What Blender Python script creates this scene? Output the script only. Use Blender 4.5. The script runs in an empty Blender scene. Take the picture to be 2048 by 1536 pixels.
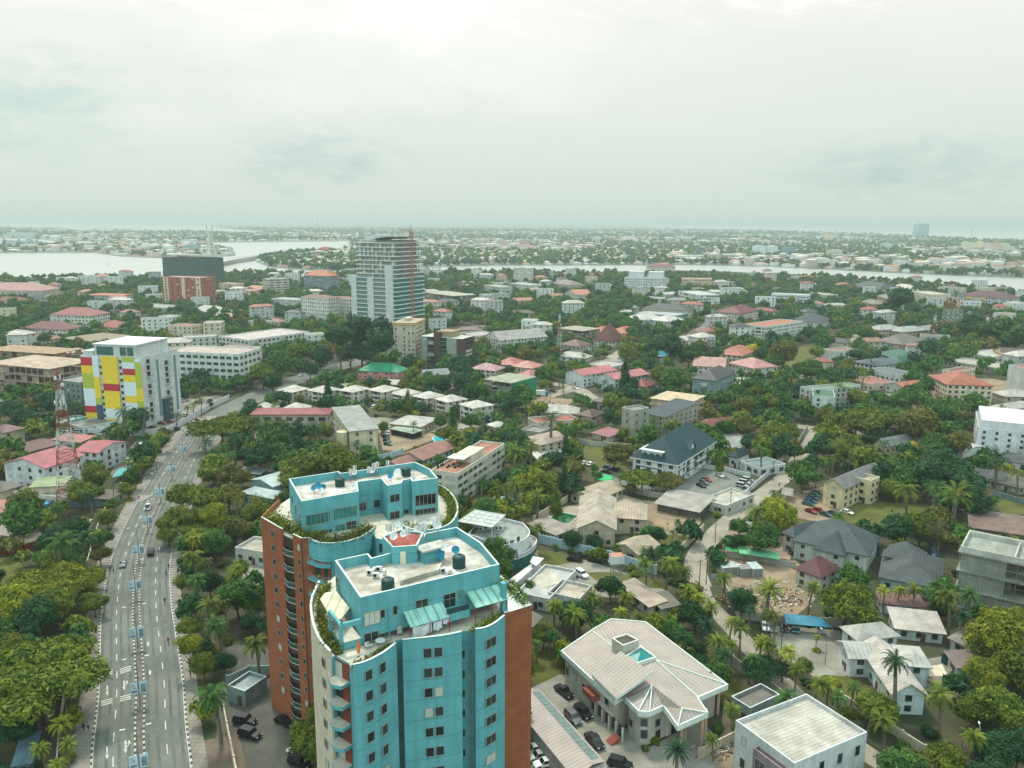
import bpy, bmesh, math, random
from mathutils import Vector, Matrix
random.seed(7)
SC = bpy.context.scene
COL = SC.collection
R = math.radians
# ------------------------------------------------------------------ camera
F = 1640.0; PITCH = R(11.27); ROLL = R(0.28); CAMZ = 100.0
cam_d = bpy.data.cameras.new('camera'); cam = bpy.data.objects.new('camera', cam_d); COL.objects.link(cam)
cam_d.sensor_width = 36.0; cam_d.lens = 36.0*F/2048.0
cam_d.clip_start = 1.0; cam_d.clip_end = 300000.0
CR = Matrix.Rotation(math.pi/2-PITCH, 3, 'X') @ Matrix.Rotation(ROLL, 3, 'Z')
cam.matrix_world = Matrix.Translation((0, 0, CAMZ)) @ CR.to_4x4()
SC.camera = cam
def ray(px, py):
 return CR @ Vector(((px-1024)/F, (768-py)/F, -1.0))
def W(px, py, z=0.0):
 d = ray(px, py)
 t = (z-CAMZ)/min(d.z, -1e-5)
 return Vector((d.x*t, d.y*t, z))
def P(v):
 c = CR.transposed() @ (Vector(v)-Vector((0, 0, CAMZ)))
 return (1024-F*c.x/c.z, 768+F*c.y/c.z, -c.z)
def zat(g, px, py):                       # height above ground point g seen at pixel (px,py)
 d = ray(px, py)
 return CAMZ + d.z*math.hypot(g.x, g.y)/math.hypot(d.x, d.y)
# ------------------------------------------------------------------ world, sun, exposure
world = bpy.data.worlds.new('World'); SC.world = world; world.use_nodes = True
SUN_EL, SUN_AZ = R(58), R(-24)            # azimuth from +Y towards +X
def build_world():
 nt = world.node_tree; N = nt.nodes; L = nt.links; N.clear()
 def n(t, **k):
  x = N.new(t)
  for a, b in k.items(): setattr(x, a, b)
  return x
 def math_(op, a, b=None, c=None, clamp=False):
  x = n('ShaderNodeMath', operation=op, use_clamp=clamp)
  for i, v in enumerate((a, b, c)):
   if v is None: continue
   if isinstance(v, (int, float)): x.inputs[i].default_value = v
   else: L.new(v, x.inputs[i])
  return x.outputs[0]
 out = n('ShaderNodeOutputWorld')
 sky = n('ShaderNodeTexSky', sky_type='NISHITA', sun_disc=False, sun_elevation=SUN_EL, sun_rotation=SUN_AZ, air_density=1.2, dust_density=3.0)
 bsky = n('ShaderNodeBackground'); bsky.inputs[1].default_value = 0.10
 L.new(sky.outputs[0], bsky.inputs[0])
 tc = n('ShaderNodeTexCoord'); sp = n('ShaderNodeSeparateXYZ'); L.new(tc.outputs['Generated'], sp.inputs[0])
 x, y, z = sp.outputs
 hyp = math_('SQRT', math_('ADD', math_('MULTIPLY', x, x), math_('MULTIPLY', y, y)))
 az = n('ShaderNodeMath', operation='ARCTAN2'); L.new(x, az.inputs[0]); L.new(y, az.inputs[1]); az = az.outputs[0]
 el = math_('ARCTAN2', z, hyp)
 def noise(sx, sy, sc, det, dist=0.0, off=0.0):
  cb = n('ShaderNodeCombineXYZ')
  L.new(math_('MULTIPLY', az, sx), cb.inputs[0]); L.new(math_('MULTIPLY', el, sy), cb.inputs[1]); cb.inputs[2].default_value = off
  t = n('ShaderNodeTexNoise'); t.inputs['Scale'].default_value = sc; t.inputs['Detail'].default_value = det
  t.inputs['Roughness'].default_value = 0.6
  t.inputs['Distortion'].default_value = dist; L.new(cb.outputs[0], t.inputs[0]); return t.outputs[0]
 n1 = noise(1.0, 3.0, 3.0, 7, 0.4); n2 = noise(3.0, 9.0, 5.0, 6, 0.6, 4.0); n3 = noise(1.7, 4.2, 11.0, 9, 0.7, 9.0)
 # elevation gradient of the overcast layer
 ramp = n('ShaderNodeValToRGB'); cr = ramp.color_ramp
 def lin(c): return tuple((v/255/12.92 if v/255 <= .04045 else ((v/255+.055)/1.055)**2.4) for v in c)+(1,)
 stops = [(0.0, (172, 184, 178)), (0.05, (176, 188, 181)), (0.16, (180, 190, 184)), (0.28, (190, 195, 188)), (0.42, (199, 200, 194)), (0.60, (207, 206, 201)), (1.0, (204, 204, 200))]
 cr.elements[0].position = 0; cr.elements[0].color = lin(stops[0][1])
 cr.elements[1].position = 1; cr.elements[1].color = lin(stops[-1][1])
 for p, c in stops[1:-1]:
  e = cr.elements.new(p); e.color = lin(c)
 f = math_('DIVIDE', el, R(28), clamp=True)
 f = math_('ADD', f, math_('MULTIPLY', math_('SUBTRACT', n1, 0.5), math_('MULTIPLY', math_('MINIMUM', math_('MULTIPLY', f, 3.0), 1.0), 0.35)), clamp=True)
 L.new(f, ramp.inputs[0])
 col = ramp.outputs[0]
 def mix(fac, a, b, bt='MIX'):
  m = n('ShaderNodeMixRGB', blend_type=bt)
  if isinstance(fac, (int, float)): m.inputs[0].default_value = fac
  else: L.new(fac, m.inputs[0])
  for i, v in ((1, a), (2, b)):
   if isinstance(v, tuple): m.inputs[i].default_value = v
   else: L.new(v, m.inputs[i])
  return m.outputs[0]
 def blob(px, py, wx, wy, amt, edge=0.45, nz=None):
  d = ray(px, py); a0 = math.atan2(d.x, d.y); e0 = math.atan2(d.z, math.hypot(d.x, d.y))
  dx = math_('DIVIDE', math_('SUBTRACT', az, a0), wx/F); dy = math_('DIVIDE', math_('SUBTRACT', el, e0), wy/F)
  r2 = math_('ADD', math_('MULTIPLY', dx, dx), math_('MULTIPLY', dy, dy))
  g = math_('SUBTRACT', 1.0, r2)
  g = math_('ADD', g, math_('MULTIPLY', math_('SUBTRACT', nz or n3, 0.5), 4.2))
  g = math_('MULTIPLY', g, 1.0/edge/2, clamp=True)
  return math_('MULTIPLY', g, math_('MULTIPLY', math_('SUBTRACT', 1.9, math_('MINIMUM', r2, 1.9)), amt/1.9), clamp=True)
 # white glow high ahead and bright wisps, then grey-blue cumulus banks
 glow = blob(720, -20, 760, 260, 0.95, 2.4, n1); col = mix(glow, col, (.84, .835, .80, 1))
 w = math_('MULTIPLY', math_('SUBTRACT', n2, 0.5), 6.0, clamp=True)
 wm = math_('MULTIPLY', math_('SUBTRACT', f, 0.38), 3.0, clamp=True)
 col = mix(math_('MULTIPLY', math_('MULTIPLY', w, wm), 0.85), col, (.93, .92, .90, 1))
 blue = lin((148, 170, 167)); blue2 = lin((152, 170, 172))
 col = mix(blob(625, 318, 190, 72, 0.95, 0.9), col, blue2)
 col = mix(blob(1800, 338, 290, 66, 0.9, 0.9), col, blue)
 col = mix(blob(20, 205, 230, 110, 0.9, 1.0), col, lin((150, 176, 170)))
 col = mix(blob(1500, 300, 420, 90, 0.25, 1.6), col, lin((196, 203, 196)))
 bcl = n('ShaderNodeBackground')
 hi = math_('MULTIPLY', math_('SUBTRACT', el, R(28)), 1.6, clamp=True); back = math_('MULTIPLY', math_('MULTIPLY', y, -1.6, clamp=True), 0.75)  # added gain on the unseen sky overhead and behind camera, lights the walls
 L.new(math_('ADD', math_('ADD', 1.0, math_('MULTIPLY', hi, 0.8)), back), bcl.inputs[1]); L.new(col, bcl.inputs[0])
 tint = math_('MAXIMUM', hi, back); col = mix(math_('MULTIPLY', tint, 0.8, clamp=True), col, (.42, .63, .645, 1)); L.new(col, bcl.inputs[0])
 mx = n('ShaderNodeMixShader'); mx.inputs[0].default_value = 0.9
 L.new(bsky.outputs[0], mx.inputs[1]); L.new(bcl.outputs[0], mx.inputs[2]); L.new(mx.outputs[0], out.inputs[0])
build_world()
sun_d = bpy.data.lights.new('sun', 'SUN'); sun = bpy.data.objects.new('sun', sun_d); COL.objects.link(sun)
sun_d.energy = 2.2; sun_d.angle = R(9); sun_d.color = (1.0, 0.90, 0.76)
sdir = Vector((math.sin(SUN_AZ)*math.cos(SUN_EL), math.cos(SUN_AZ)*math.cos(SUN_EL), math.sin(SUN_EL)))
sun.rotation_euler = sdir.to_track_quat('Z', 'Y').to_euler(); sun.location = (0, 0, 300)
SC.view_settings.view_transform = 'Standard'; SC.view_settings.look = 'None'
SC.view_settings.gamma = 1; SC.view_settings.exposure = 0.66
cy = SC.cycles; cy.max_bounces = 5; cy.diffuse_bounces = 2; cy.glossy_bounces = 2; cy.transmission_bounces = 2
cy.volume_bounces = 0; cy.transparent_max_bounces = 4; cy.use_denoising = True; cy.caustics_reflective = False; cy.caustics_refractive = False
cy.use_adaptive_sampling = True
# ------------------------------------------------------------------ materials
def s2l(r, g, b): return tuple(((v/255)/12.92 if v/255 <= .04045 else ((v/255+.055)/1.055)**2.4) for v in (r, g, b))
MATS = {}
def mat(key, col, rough=0.75, var=0.25, scale=0.6, bump=0.0, pat=None, met=0.0, spec=0.35, rnd=0.0, col2=None, per=0.6, streak=0.0, curtain=0):
 """procedural surface: base colour broken up by two noises, an optional ribbed/tiled/striped pattern in metric UV"""
 if key in MATS: return MATS[key]
 m = bpy.data.materials.new(key); m.use_nodes = True; nt = m.node_tree; N = nt.nodes; L = nt.links
 b = N['Principled BSDF']; b.inputs['Roughness'].default_value = rough; b.inputs['Metallic'].default_value = met
 b.inputs['Specular IOR Level'].default_value = spec
 c = tuple(col)+(1,)
 def mixc(fac, a, d, bt='MIX'):
  x = N.new('ShaderNodeMixRGB'); x.blend_type = bt
  if isinstance(fac, float): x.inputs[0].default_value = fac
  else: L.new(fac, x.inputs[0])
  for i, v in ((1, a), (2, d)):
   if isinstance(v, tuple): x.inputs[i].default_value = v
   else: L.new(v, x.inputs[i])
  return x.outputs[0]
 geo = N.new('ShaderNodeNewGeometry')
 def noise(sc, det=4):
  t = N.new('ShaderNodeTexNoise'); t.inputs['Scale'].default_value = sc; t.inputs['Detail'].default_value = det
  L.new(geo.outputs['Position'], t.inputs['Vector']); return t
 t1 = noise(scale, 5); rp = N.new('ShaderNodeValToRGB'); rp.color_ramp.elements[0].position = .35; rp.color_ramp.elements[1].position = .68
 L.new(t1.outputs[0], rp.inputs[0])
 dark = tuple(v*(1-var) for v in col)+(1,) if col2 is None else tuple(col2)+(1,)
 cur = mixc(rp.outputs[0], dark, c)
 t2 = noise(scale*7, 3); rp2 = N.new('ShaderNodeValToRGB'); rp2.color_ramp.elements[0].position = .3; rp2.color_ramp.elements[1].position = .7
 rp2.color_ramp.elements[0].color = (1-var*.5,)*3+(1,); L.new(t2.outputs[0], rp2.inputs[0])
 cur = mixc(1.0, cur, rp2.outputs[0], 'MULTIPLY')
 if streak:
  mp = N.new('ShaderNodeMapping'); mp.inputs['Scale'].default_value = (1.1, 1.1, .07); L.new(geo.outputs['Position'], mp.inputs[0]); ts = N.new('ShaderNodeTexNoise'); ts.inputs['Scale'].default_value = 1.0; ts.inputs['Detail'].default_value = 4; L.new(mp.outputs[0], ts.inputs['Vector'])
  ms = N.new('ShaderNodeMapRange'); ms.inputs[1].default_value = .32; ms.inputs[2].default_value = .62; ms.inputs[3].default_value = 1-streak; L.new(ts.outputs[0], ms.inputs[0]); cur = mixc(1.0, cur, ms.outputs[0], 'MULTIPLY')
 if curtain:
  oc = N.new('ShaderNodeObjectInfo'); gt = N.new('ShaderNodeMath'); gt.operation = 'GREATER_THAN'; gt.inputs[1].default_value = 1-curtain; L.new(oc.outputs['Random'], gt.inputs[0]); cur = mixc(gt.outputs[0], cur, (.30, .32, .28, 1))
 if rnd:
  oi = N.new('ShaderNodeObjectInfo'); mr = N.new('ShaderNodeMapRange'); mr.inputs[3].default_value = 1-rnd; mr.inputs[4].default_value = 1+rnd
  L.new(oi.outputs['Random'], mr.inputs[0]); cur = mixc(1.0, cur, mr.outputs[0], 'MULTIPLY')
 if pat:
  uv = N.new('ShaderNodeUVMap'); uv.uv_map = 'UV'; sp = N.new('ShaderNodeSeparateXYZ'); L.new(uv.outputs[0], sp.inputs[0])
  def saw(o, per_, duty, lo):
   d = N.new('ShaderNodeMath'); d.operation = 'DIVIDE'; L.new(o, d.inputs[0]); d.inputs[1].default_value = per_
   fr = N.new('ShaderNodeMath'); fr.operation = 'FRACT'; L.new(d.outputs[0], fr.inputs[0])
   g = N.new('ShaderNodeMath'); g.operation = 'LESS_THAN'; L.new(fr.outputs[0], g.inputs[0]); g.inputs[1].default_value = duty
   q = N.new('ShaderNodeMapRange'); L.new(g.outputs[0], q.inputs[0]); q.inputs[3].default_value = 1; q.inputs[4].default_value = lo
   return q.outputs[0]
  if pat == 'rib': cur = mixc(1.0, cur, saw(sp.outputs[0], per, .22, .72), 'MULTIPLY')
  if pat == 'tile':
   cur = mixc(1.0, cur, saw(sp.outputs[1], per, .25, .62), 'MULTIPLY'); cur = mixc(1.0, cur, saw(sp.outputs[0], per*.9, .16, .82), 'MULTIPLY')
  if pat == 'grid':
   cur = mixc(1.0, cur, saw(sp.outputs[1], per, .1, .7), 'MULTIPLY'); cur = mixc(1.0, cur, saw(sp.outputs[0], per, .1, .7), 'MULTIPLY')
  if pat == 'course': cur = mixc(1.0, cur, saw(sp.outputs[1], per, .06, .80), 'MULTIPLY')
  if pat == 'stripe':
   d = N.new('ShaderNodeMath'); d.operation = 'DIVIDE'; L.new(sp.outputs[0], d.inputs[0]); d.inputs[1].default_value = per
   fr = N.new('ShaderNodeMath'); fr.operation = 'FRACT'; L.new(d.outputs[0], fr.inputs[0])
   g = N.new('ShaderNodeMath'); g.operation = 'LESS_THAN'; L.new(fr.outputs[0], g.inputs[0]); g.inputs[1].default_value = .5
   cur = mixc(g.outputs[0], cur, (.03, .03, .03, 1))
 L.new(cur, b.inputs['Base Color'])
 if bump:
  bp = N.new('ShaderNodeBump'); bp.inputs['Strength'].default_value = bump; bp.inputs['Distance'].default_value = .1
  L.new(t2.outputs[0], bp.inputs['Height']); L.new(bp.outputs[0], b.inputs['Normal'])
 MATS[key] = m; return m
def wall(r, g, b, **k): return mat('wall_%d_%d_%d' % (r, g, b), s2l(r, g, b), 0.85, **{**dict(var=.24, scale=.25, streak=.22), **k})
def roofm(r, g, b, pat='rib', per=0.7, **k): return mat('roof_%d_%d_%d_%s' % (r, g, b, pat), s2l(r, g, b), 0.6, pat=pat, per=per, **{**dict(var=.38, scale=.28), **k})
GLASS = mat('window_glass', (.03, .05, .05), .12, var=.3, rnd=.6, spec=.6, curtain=.18)
GLASS_G = mat('green_glass', (.02, .10, .085), .1, var=.3, rnd=.5, spec=.6)
GLASS_T = mat('pale_tinted_glass', (.05, .26, .22), .15, var=.35, rnd=.3, spec=.5)
FRAME = mat('window_frame', (.28, .30, .28), .5, var=.1)
FRAMEW = mat('white_frame', (.75, .76, .74), .5, var=.1)
DARK = mat('dark_void', (.012, .016, .016), .8)
CONC = mat('concrete', s2l(150, 150, 140), .9, var=.35, scale=.3, bump=.1)
CONCP = mat('pale_concrete', s2l(196, 196, 186), .9, var=.35, scale=.25)
WHITE = mat('white_paint', (.64, .67, .66), .7, var=.18, scale=.3, streak=.18)
METAL = mat('grey_metal', (.22, .24, .24), .45, met=.3, var=.15)
RED = mat('red_paint', s2l(170, 50, 45), .6, var=.2)
# ------------------------------------------------------------------ mesh builder
def put_uv(me):
 uv = me.uv_layers.new(name='UV').data
 vs = me.vertices
 for p in me.polygons:
  n = p.normal
  u = Vector((0, 0, 1)).cross(n)
  if u.length < .05: u = Vector((1, 0, 0))
  u.normalize(); v = n.cross(u)
  for li in p.loop_indices:
   co = vs[me.loops[li].vertex_index].co
   uv[li].uv = (co.dot(u), co.dot(v))
class MB:
 def __init__(s): s.v = []; s.f = []; s.m = []; s.uv = None; s.smooth = False
 def face(s, pts, m=0):
  i = len(s.v); s.v += [tuple(p) for p in pts]; s.f.append(tuple(range(i, i+len(pts)))); s.m.append(m); return s
 def prism(s, poly, z0, z1, m=0, top=None, bottom=False):
  a = sum(poly[i][0]*poly[(i+1) % len(poly)][1]-poly[(i+1) % len(poly)][0]*poly[i][1] for i in range(len(poly)))
  if a < 0: poly = poly[::-1]
  i = len(s.v); n = len(poly)
  s.v += [(p[0], p[1], z0) for p in poly]+[(p[0], p[1], z1) for p in poly]
  for k in range(n):
   q = (k+1) % n; s.f.append((i+k, i+q, i+n+q, i+n+k)); s.m.append(m)
  s.f.append(tuple(i+n+k for k in range(n))); s.m.append(m if top is None else top)
  if bottom: s.f.append(tuple(i+k for k in reversed(range(n)))); s.m.append(m)
  return s
 def box(s, x0, x1, y0, y1, z0, z1, m=0, top=None):
  return s.prism([(x0, y0), (x1, y0), (x1, y1), (x0, y1)], z0, z1, m, top, True)
 def obox(s, c, ang, lx, ly, z0, z1, m=0, top=None):
  ca, sa = math.cos(ang), math.sin(ang)
  return s.prism([(c[0]+ca*x*lx/2-sa*y*ly/2, c[1]+sa*x*lx/2+ca*y*ly/2) for x, y in ((-1, -1), (1, -1), (1, 1), (-1, 1))], z0, z1, m, top, True)
 def tube(s, a, b, r, n=6, m=0, r2=None):
  a = Vector(a); b = Vector(b); d = (b-a)
  if d.length < 1e-6: return s
  d.normalize(); u = d.orthogonal().normalized(); w = d.cross(u); r2 = r if r2 is None else r2
  i = len(s.v)
  for k in range(n):
   t = 2*math.pi*k/n; s.v.append(tuple(a+(u*math.cos(t)+w*math.sin(t))*r))
  for k in range(n):
   t = 2*math.pi*k/n; s.v.append(tuple(b+(u*math.cos(t)+w*math.sin(t))*r2))
  for k in range(n): q = (k+1) % n; s.f.append((i+k, i+q, i+n+q, i+n+k)); s.m.append(m)
  s.f.append(tuple(i+k for k in reversed(range(n)))); s.m.append(m); s.f.append(tuple(i+n+k for k in range(n))); s.m.append(m)
  return s
 def parapet(s, poly, z0, z1, t=.25, m=0, cap=None, capm=None):
  """ring wall following a closed polygon, inside it"""
  a = sum(poly[i][0]*poly[(i+1) % len(poly)][1]-poly[(i+1) % len(poly)][0]*poly[i][1] for i in range(len(poly)))
  if a < 0: poly = poly[::-1]
  n = len(poly); inn = inset(poly, t); i = len(s.v)
  for z, pl in ((z0, poly), (z1, poly), (z1, inn), (z0, inn)): s.v += [(p[0], p[1], z) for p in pl]
  for k in range(n):
   q = (k+1) % n
   s.f.append((i+k, i+q, i+n+q, i+n+k)); s.m.append(m)
   s.f.append((i+n+k, i+n+q, i+2*n+q, i+2*n+k)); s.m.append(m if capm is None else capm)
   s.f.append((i+2*n+k, i+2*n+q, i+3*n+q, i+3*n+k)); s.m.append(m if cap is None else cap)
  return s
 def mesh(s, name, mats, off=(0, 0, 0)):
  me = bpy.data.meshes.new(name)
  ox, oy, oz = off
  me.from_pydata([(a-ox, b-oy, c-oz) for a, b, c in s.v], [], s.f)
  for mt in (mats if isinstance(mats, (list, tuple)) else [mats]): me.materials.append(mt)
  me.polygons.foreach_set('material_index', s.m); me.update(); put_uv(me)
  if s.smooth: me.polygons.foreach_set('use_smooth', [True]*len(me.polygons))
  return me
 def build(s, name, mats, parent=None, world=False):
  off = parent.location if (world and parent) else (0, 0, 0)
  o = bpy.data.objects.new(name, s.mesh(name, mats, off)); COL.objects.link(o)
  if parent: o.parent = parent
  return o
def inset(poly, t):
 n = len(poly); out = []
 for i in range(n):
  p0, p1, p2 = Vector(poly[i-1][:2]), Vector(poly[i][:2]), Vector(poly[(i+1) % n][:2])
  d1 = (p1-p0); d2 = (p2-p1)
  if d1.length < 1e-6 or d2.length < 1e-6: out.append((p1.x, p1.y)); continue
  d1.normalize(); d2.normalize()
  n1 = Vector((-d1.y, d1.x)); n2 = Vector((-d2.y, d2.x)); b = n1+n2
  if b.length < .2: out.append((p1.x+n1.x*t, p1.y+n1.y*t)); continue
  b.normalize(); k = t/max(.35, b.dot(n1)); out.append((p1.x+b.x*k, p1.y+b.y*k))
 return out
def tag(o, label=None, cat=None, group=None, kind=None):
 if label: o['label'] = label
 if cat: o['category'] = cat
 if group: o['group'] = group
 if kind: o['kind'] = kind
 return o
LAND = []                                  # (world xy, noun phrase) landmarks for generated labels
def thing(name, label, cat, loc, rot=0.0, group=None, mark=None):
 o = bpy.data.objects.new(name, None); COL.objects.link(o); o.empty_display_size = .5
 o.location = loc; o.rotation_euler = (0, 0, rot); tag(o, label, cat, group)
 if mark: LAND.append((Vector((loc[0], loc[1])), mark))
 return o
def struct(name, mb, mats): o = mb.build(name, mats); o['kind'] = 'structure'; return o
AVOID = []                                 # footprints kept clear of scattered trees: (cx, cy, radius)
AVPOLY = []
def inpoly(p, poly):
 c = False; x, y = p[0], p[1]; j = len(poly)-1
 for i in range(len(poly)):
  xi, yi = poly[i][0], poly[i][1]; xj, yj = poly[j][0], poly[j][1]
  if (yi > y) != (yj > y) and x < (xj-xi)*(y-yi)/(yj-yi)+xi: c = not c
  j = i
 return c
def clear(x, y, r=0):
 for (cx, cy_, hx, hy, a) in AVOID:
  dx, dy = x-cx, y-cy_; ca, sa = math.cos(-a), math.sin(-a)
  if abs(dx*ca-dy*sa) < hx+r and abs(dx*sa+dy*ca) < hy+r: return False
 for pl, (x0, y0, x1, y1) in AVPOLY:
  if x0 < x < x1 and y0 < y < y1 and inpoly((x, y), pl): return False
 return True
def avoid_poly(pl):
 xs = [p[0] for p in pl]; ys = [p[1] for p in pl]; AVPOLY.append((pl, (min(xs), min(ys), max(xs), max(ys))))
def pw(pts, z=0.0): return [tuple(W(a, b, z))[:2] for a, b in pts]
def smooth_line(pts, k=6):
 out = []; n = len(pts)
 for i in range(n-1):
  p0, p1, p2, p3 = (Vector(pts[max(0, i-1)]), Vector(pts[i]), Vector(pts[i+1]), Vector(pts[min(n-1, i+2)]))
  for j in range(k):
   t = j/k; out.append(.5*((2*p1)+(p2-p0)*t+(2*p0-5*p1+4*p2-p3)*t*t+(3*p1-p0-3*p2+p3)*t**3))
 out.append(Vector(pts[-1])); return out
def offset_line(ln, d):
 out = []
 for i, p in enumerate(ln):
  t = (ln[min(i+1, len(ln)-1)]-ln[max(i-1, 0)]); t.normalize(); out.append(Vector((p.x+t.y*d, p.y-t.x*d)))
 return out                              # d > 0 is to the right of travel
def strip(mb, ln, a, b, z, m=0):
 A, B = offset_line(ln, a), offset_line(ln, b)
 for i in range(len(ln)-1): mb.face([(B[i].x, B[i].y, z), (B[i+1].x, B[i+1].y, z), (A[i+1].x, A[i+1].y, z), (A[i].x, A[i].y, z)], m)
# ------------------------------------------------------------------ water and land
def water_mat():
 m = mat('lagoon_water', (.36, .37, .345), .3, var=.1, scale=.003, spec=1.0)
 nt = m.node_tree; N = nt.nodes; L = nt.links; b = N['Principled BSDF']
 g = N.new('ShaderNodeNewGeometry'); t = N.new('ShaderNodeTexNoise'); t.inputs['Scale'].default_value = .05; t.inputs['Detail'].default_value = 5
 L.new(g.outputs['Position'], t.inputs['Vector']); bp = N.new('ShaderNodeBump'); bp.inputs['Strength'].default_value = .12; bp.inputs['Distance'].default_value = 1.0
 L.new(t.outputs[0], bp.inputs['Height']); L.new(bp.outputs[0], b.inputs['Normal']); return m
WATER = water_mat()
mb = MB(); S = 62000; mb.face([(-S, -S, -.8), (S, -S, -.8), (S, S, -.8), (-S, S, -.8)]); struct('water', mb, WATER)
def ground_mat(key, green, soil, scale):
 m = mat(key, green, .95, var=.4, scale=scale, col2=soil, bump=.2); return m
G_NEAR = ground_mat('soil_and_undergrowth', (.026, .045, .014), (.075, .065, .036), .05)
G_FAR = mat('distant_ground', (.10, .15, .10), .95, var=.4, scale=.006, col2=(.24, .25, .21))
def land(name, pts, z=0.0, m=G_FAR, world=None):
 poly = pw(pts, z)+(world or []); mb = MB(); mb.prism(poly, -3, z, 0); return struct(name, mb, m)
shore = [(-900, 540), (-300, 545), (0, 552), (110, 556), (210, 560), (320, 556), (430, 549), (520, 545), (560, 548), (640, 556), (700, 549), (850, 540), (1030, 543), (1150, 545), (1300, 541), (1400, 541), (1536, 546), (1660, 554), (1740, 563), (1860, 570), (1950, 577), (2060, 590), (2300, 610)]
land('ground', shore, 0.0, G_NEAR, [(900, -400), (-900, -400)])
far_edge = [(700, 497), (640, 505), (560, 514), (520, 522), (545, 534), (640, 541), (720, 541), (850, 533), (1000, 530), (1150, 530), (1370, 529), (1536, 532), (1700, 540), (1800, 545), (1860, 548), (2060, 556), (2500, 572)]
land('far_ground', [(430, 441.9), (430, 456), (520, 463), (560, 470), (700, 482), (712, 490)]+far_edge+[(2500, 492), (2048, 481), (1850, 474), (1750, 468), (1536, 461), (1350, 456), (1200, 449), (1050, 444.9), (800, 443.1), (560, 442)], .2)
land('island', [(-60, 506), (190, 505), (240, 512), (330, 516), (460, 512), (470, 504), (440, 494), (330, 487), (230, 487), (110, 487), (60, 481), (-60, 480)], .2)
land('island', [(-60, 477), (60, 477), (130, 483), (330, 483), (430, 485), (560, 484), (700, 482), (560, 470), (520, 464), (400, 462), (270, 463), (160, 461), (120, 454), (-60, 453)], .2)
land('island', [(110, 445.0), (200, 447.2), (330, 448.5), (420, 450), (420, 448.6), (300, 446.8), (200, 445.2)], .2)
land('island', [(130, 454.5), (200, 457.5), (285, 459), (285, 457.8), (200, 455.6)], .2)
# air
def haze():
 m = bpy.data.materials.new('haze'); m.use_nodes = True; nt = m.node_tree; nt.nodes.clear()
 o = nt.nodes.new('ShaderNodeOutputMaterial'); v = nt.nodes.new('ShaderNodeVolumePrincipled')
 v.inputs['Color'].default_value = (.62, .75, .73, 1); v.inputs['Density'].default_value = 1.35e-4; v.inputs['Anisotropy'].default_value = .2
 nt.links.new(v.outputs[0], o.inputs['Volume'])
 mb = MB(); s = 66000; mb.box(-s, s, -s, s, -4, 112); ob = mb.build('haze', m); tag(ob, 'pale haze hanging over the city and lagoon', 'haze', kind='stuff')
haze()
# ------------------------------------------------------------------ roads
ASPH = mat('asphalt', s2l(112, 116, 108), .9, var=.36, scale=.09)
WEAR = mat('worn_asphalt', s2l(96, 101, 94), .85, var=.3, scale=.2)
LANE = mat('dusty_lane', s2l(156, 148, 134), .95, var=.3, scale=.15)
PAVE = mat('paving', s2l(140, 136, 126), .95, var=.3, scale=.3, pat='grid', per=1.2)
PAVE2 = mat('brown_paving', s2l(112, 100, 88), .95, var=.3, scale=.3)
PAINT = mat('road_paint', (.6, .6, .54), .8, var=.3, scale=.8)
KERB = mat('striped_kerb', (.5, .5, .46), .8, var=.3, pat='stripe', per=1.9)
GRASS = mat('lawn_grass', (.105, .115, .022), .95, var=.35, scale=.15, bump=.3)
DIRT = mat('bare_dirt', s2l(150, 132, 108), .95, var=.35, scale=.12)
COURT = mat('courtyard_concrete', s2l(150, 148, 136), .95, var=.35, scale=.12, col2=s2l(118, 114, 104))
POOL = mat('pool_water', (.03, .42, .48), .08, var=.1, spec=.8)
POOLG = mat('green_pool_water', (.02, .12, .04), .1, var=.2, spec=.8)
cl = [(282, 1700), (281, 1620), (279, 1536), (277, 1470), (279, 1380), (275, 1300), (271, 1230), (273, 1160), (279, 1120), (290, 1080), (303, 1045), (319, 1008), (336, 973), (353, 940), (367, 916), (386, 887), (404, 862), (428, 840), (466, 815), (530, 785), (600, 757), (700, 727), (790, 703), (880, 678), (960, 650)]
HW = smooth_line([Vector(p) for p in pw(cl)], 6)
mb = MB(); strip(mb, HW, -8.3, 9.0, .004); struct('road', mb, ASPH); avoid_poly([tuple(p) for p in offset_line(HW, -11)]+[tuple(p) for p in reversed(offset_line(HW, 11))])
near = HW[:100]
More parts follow.
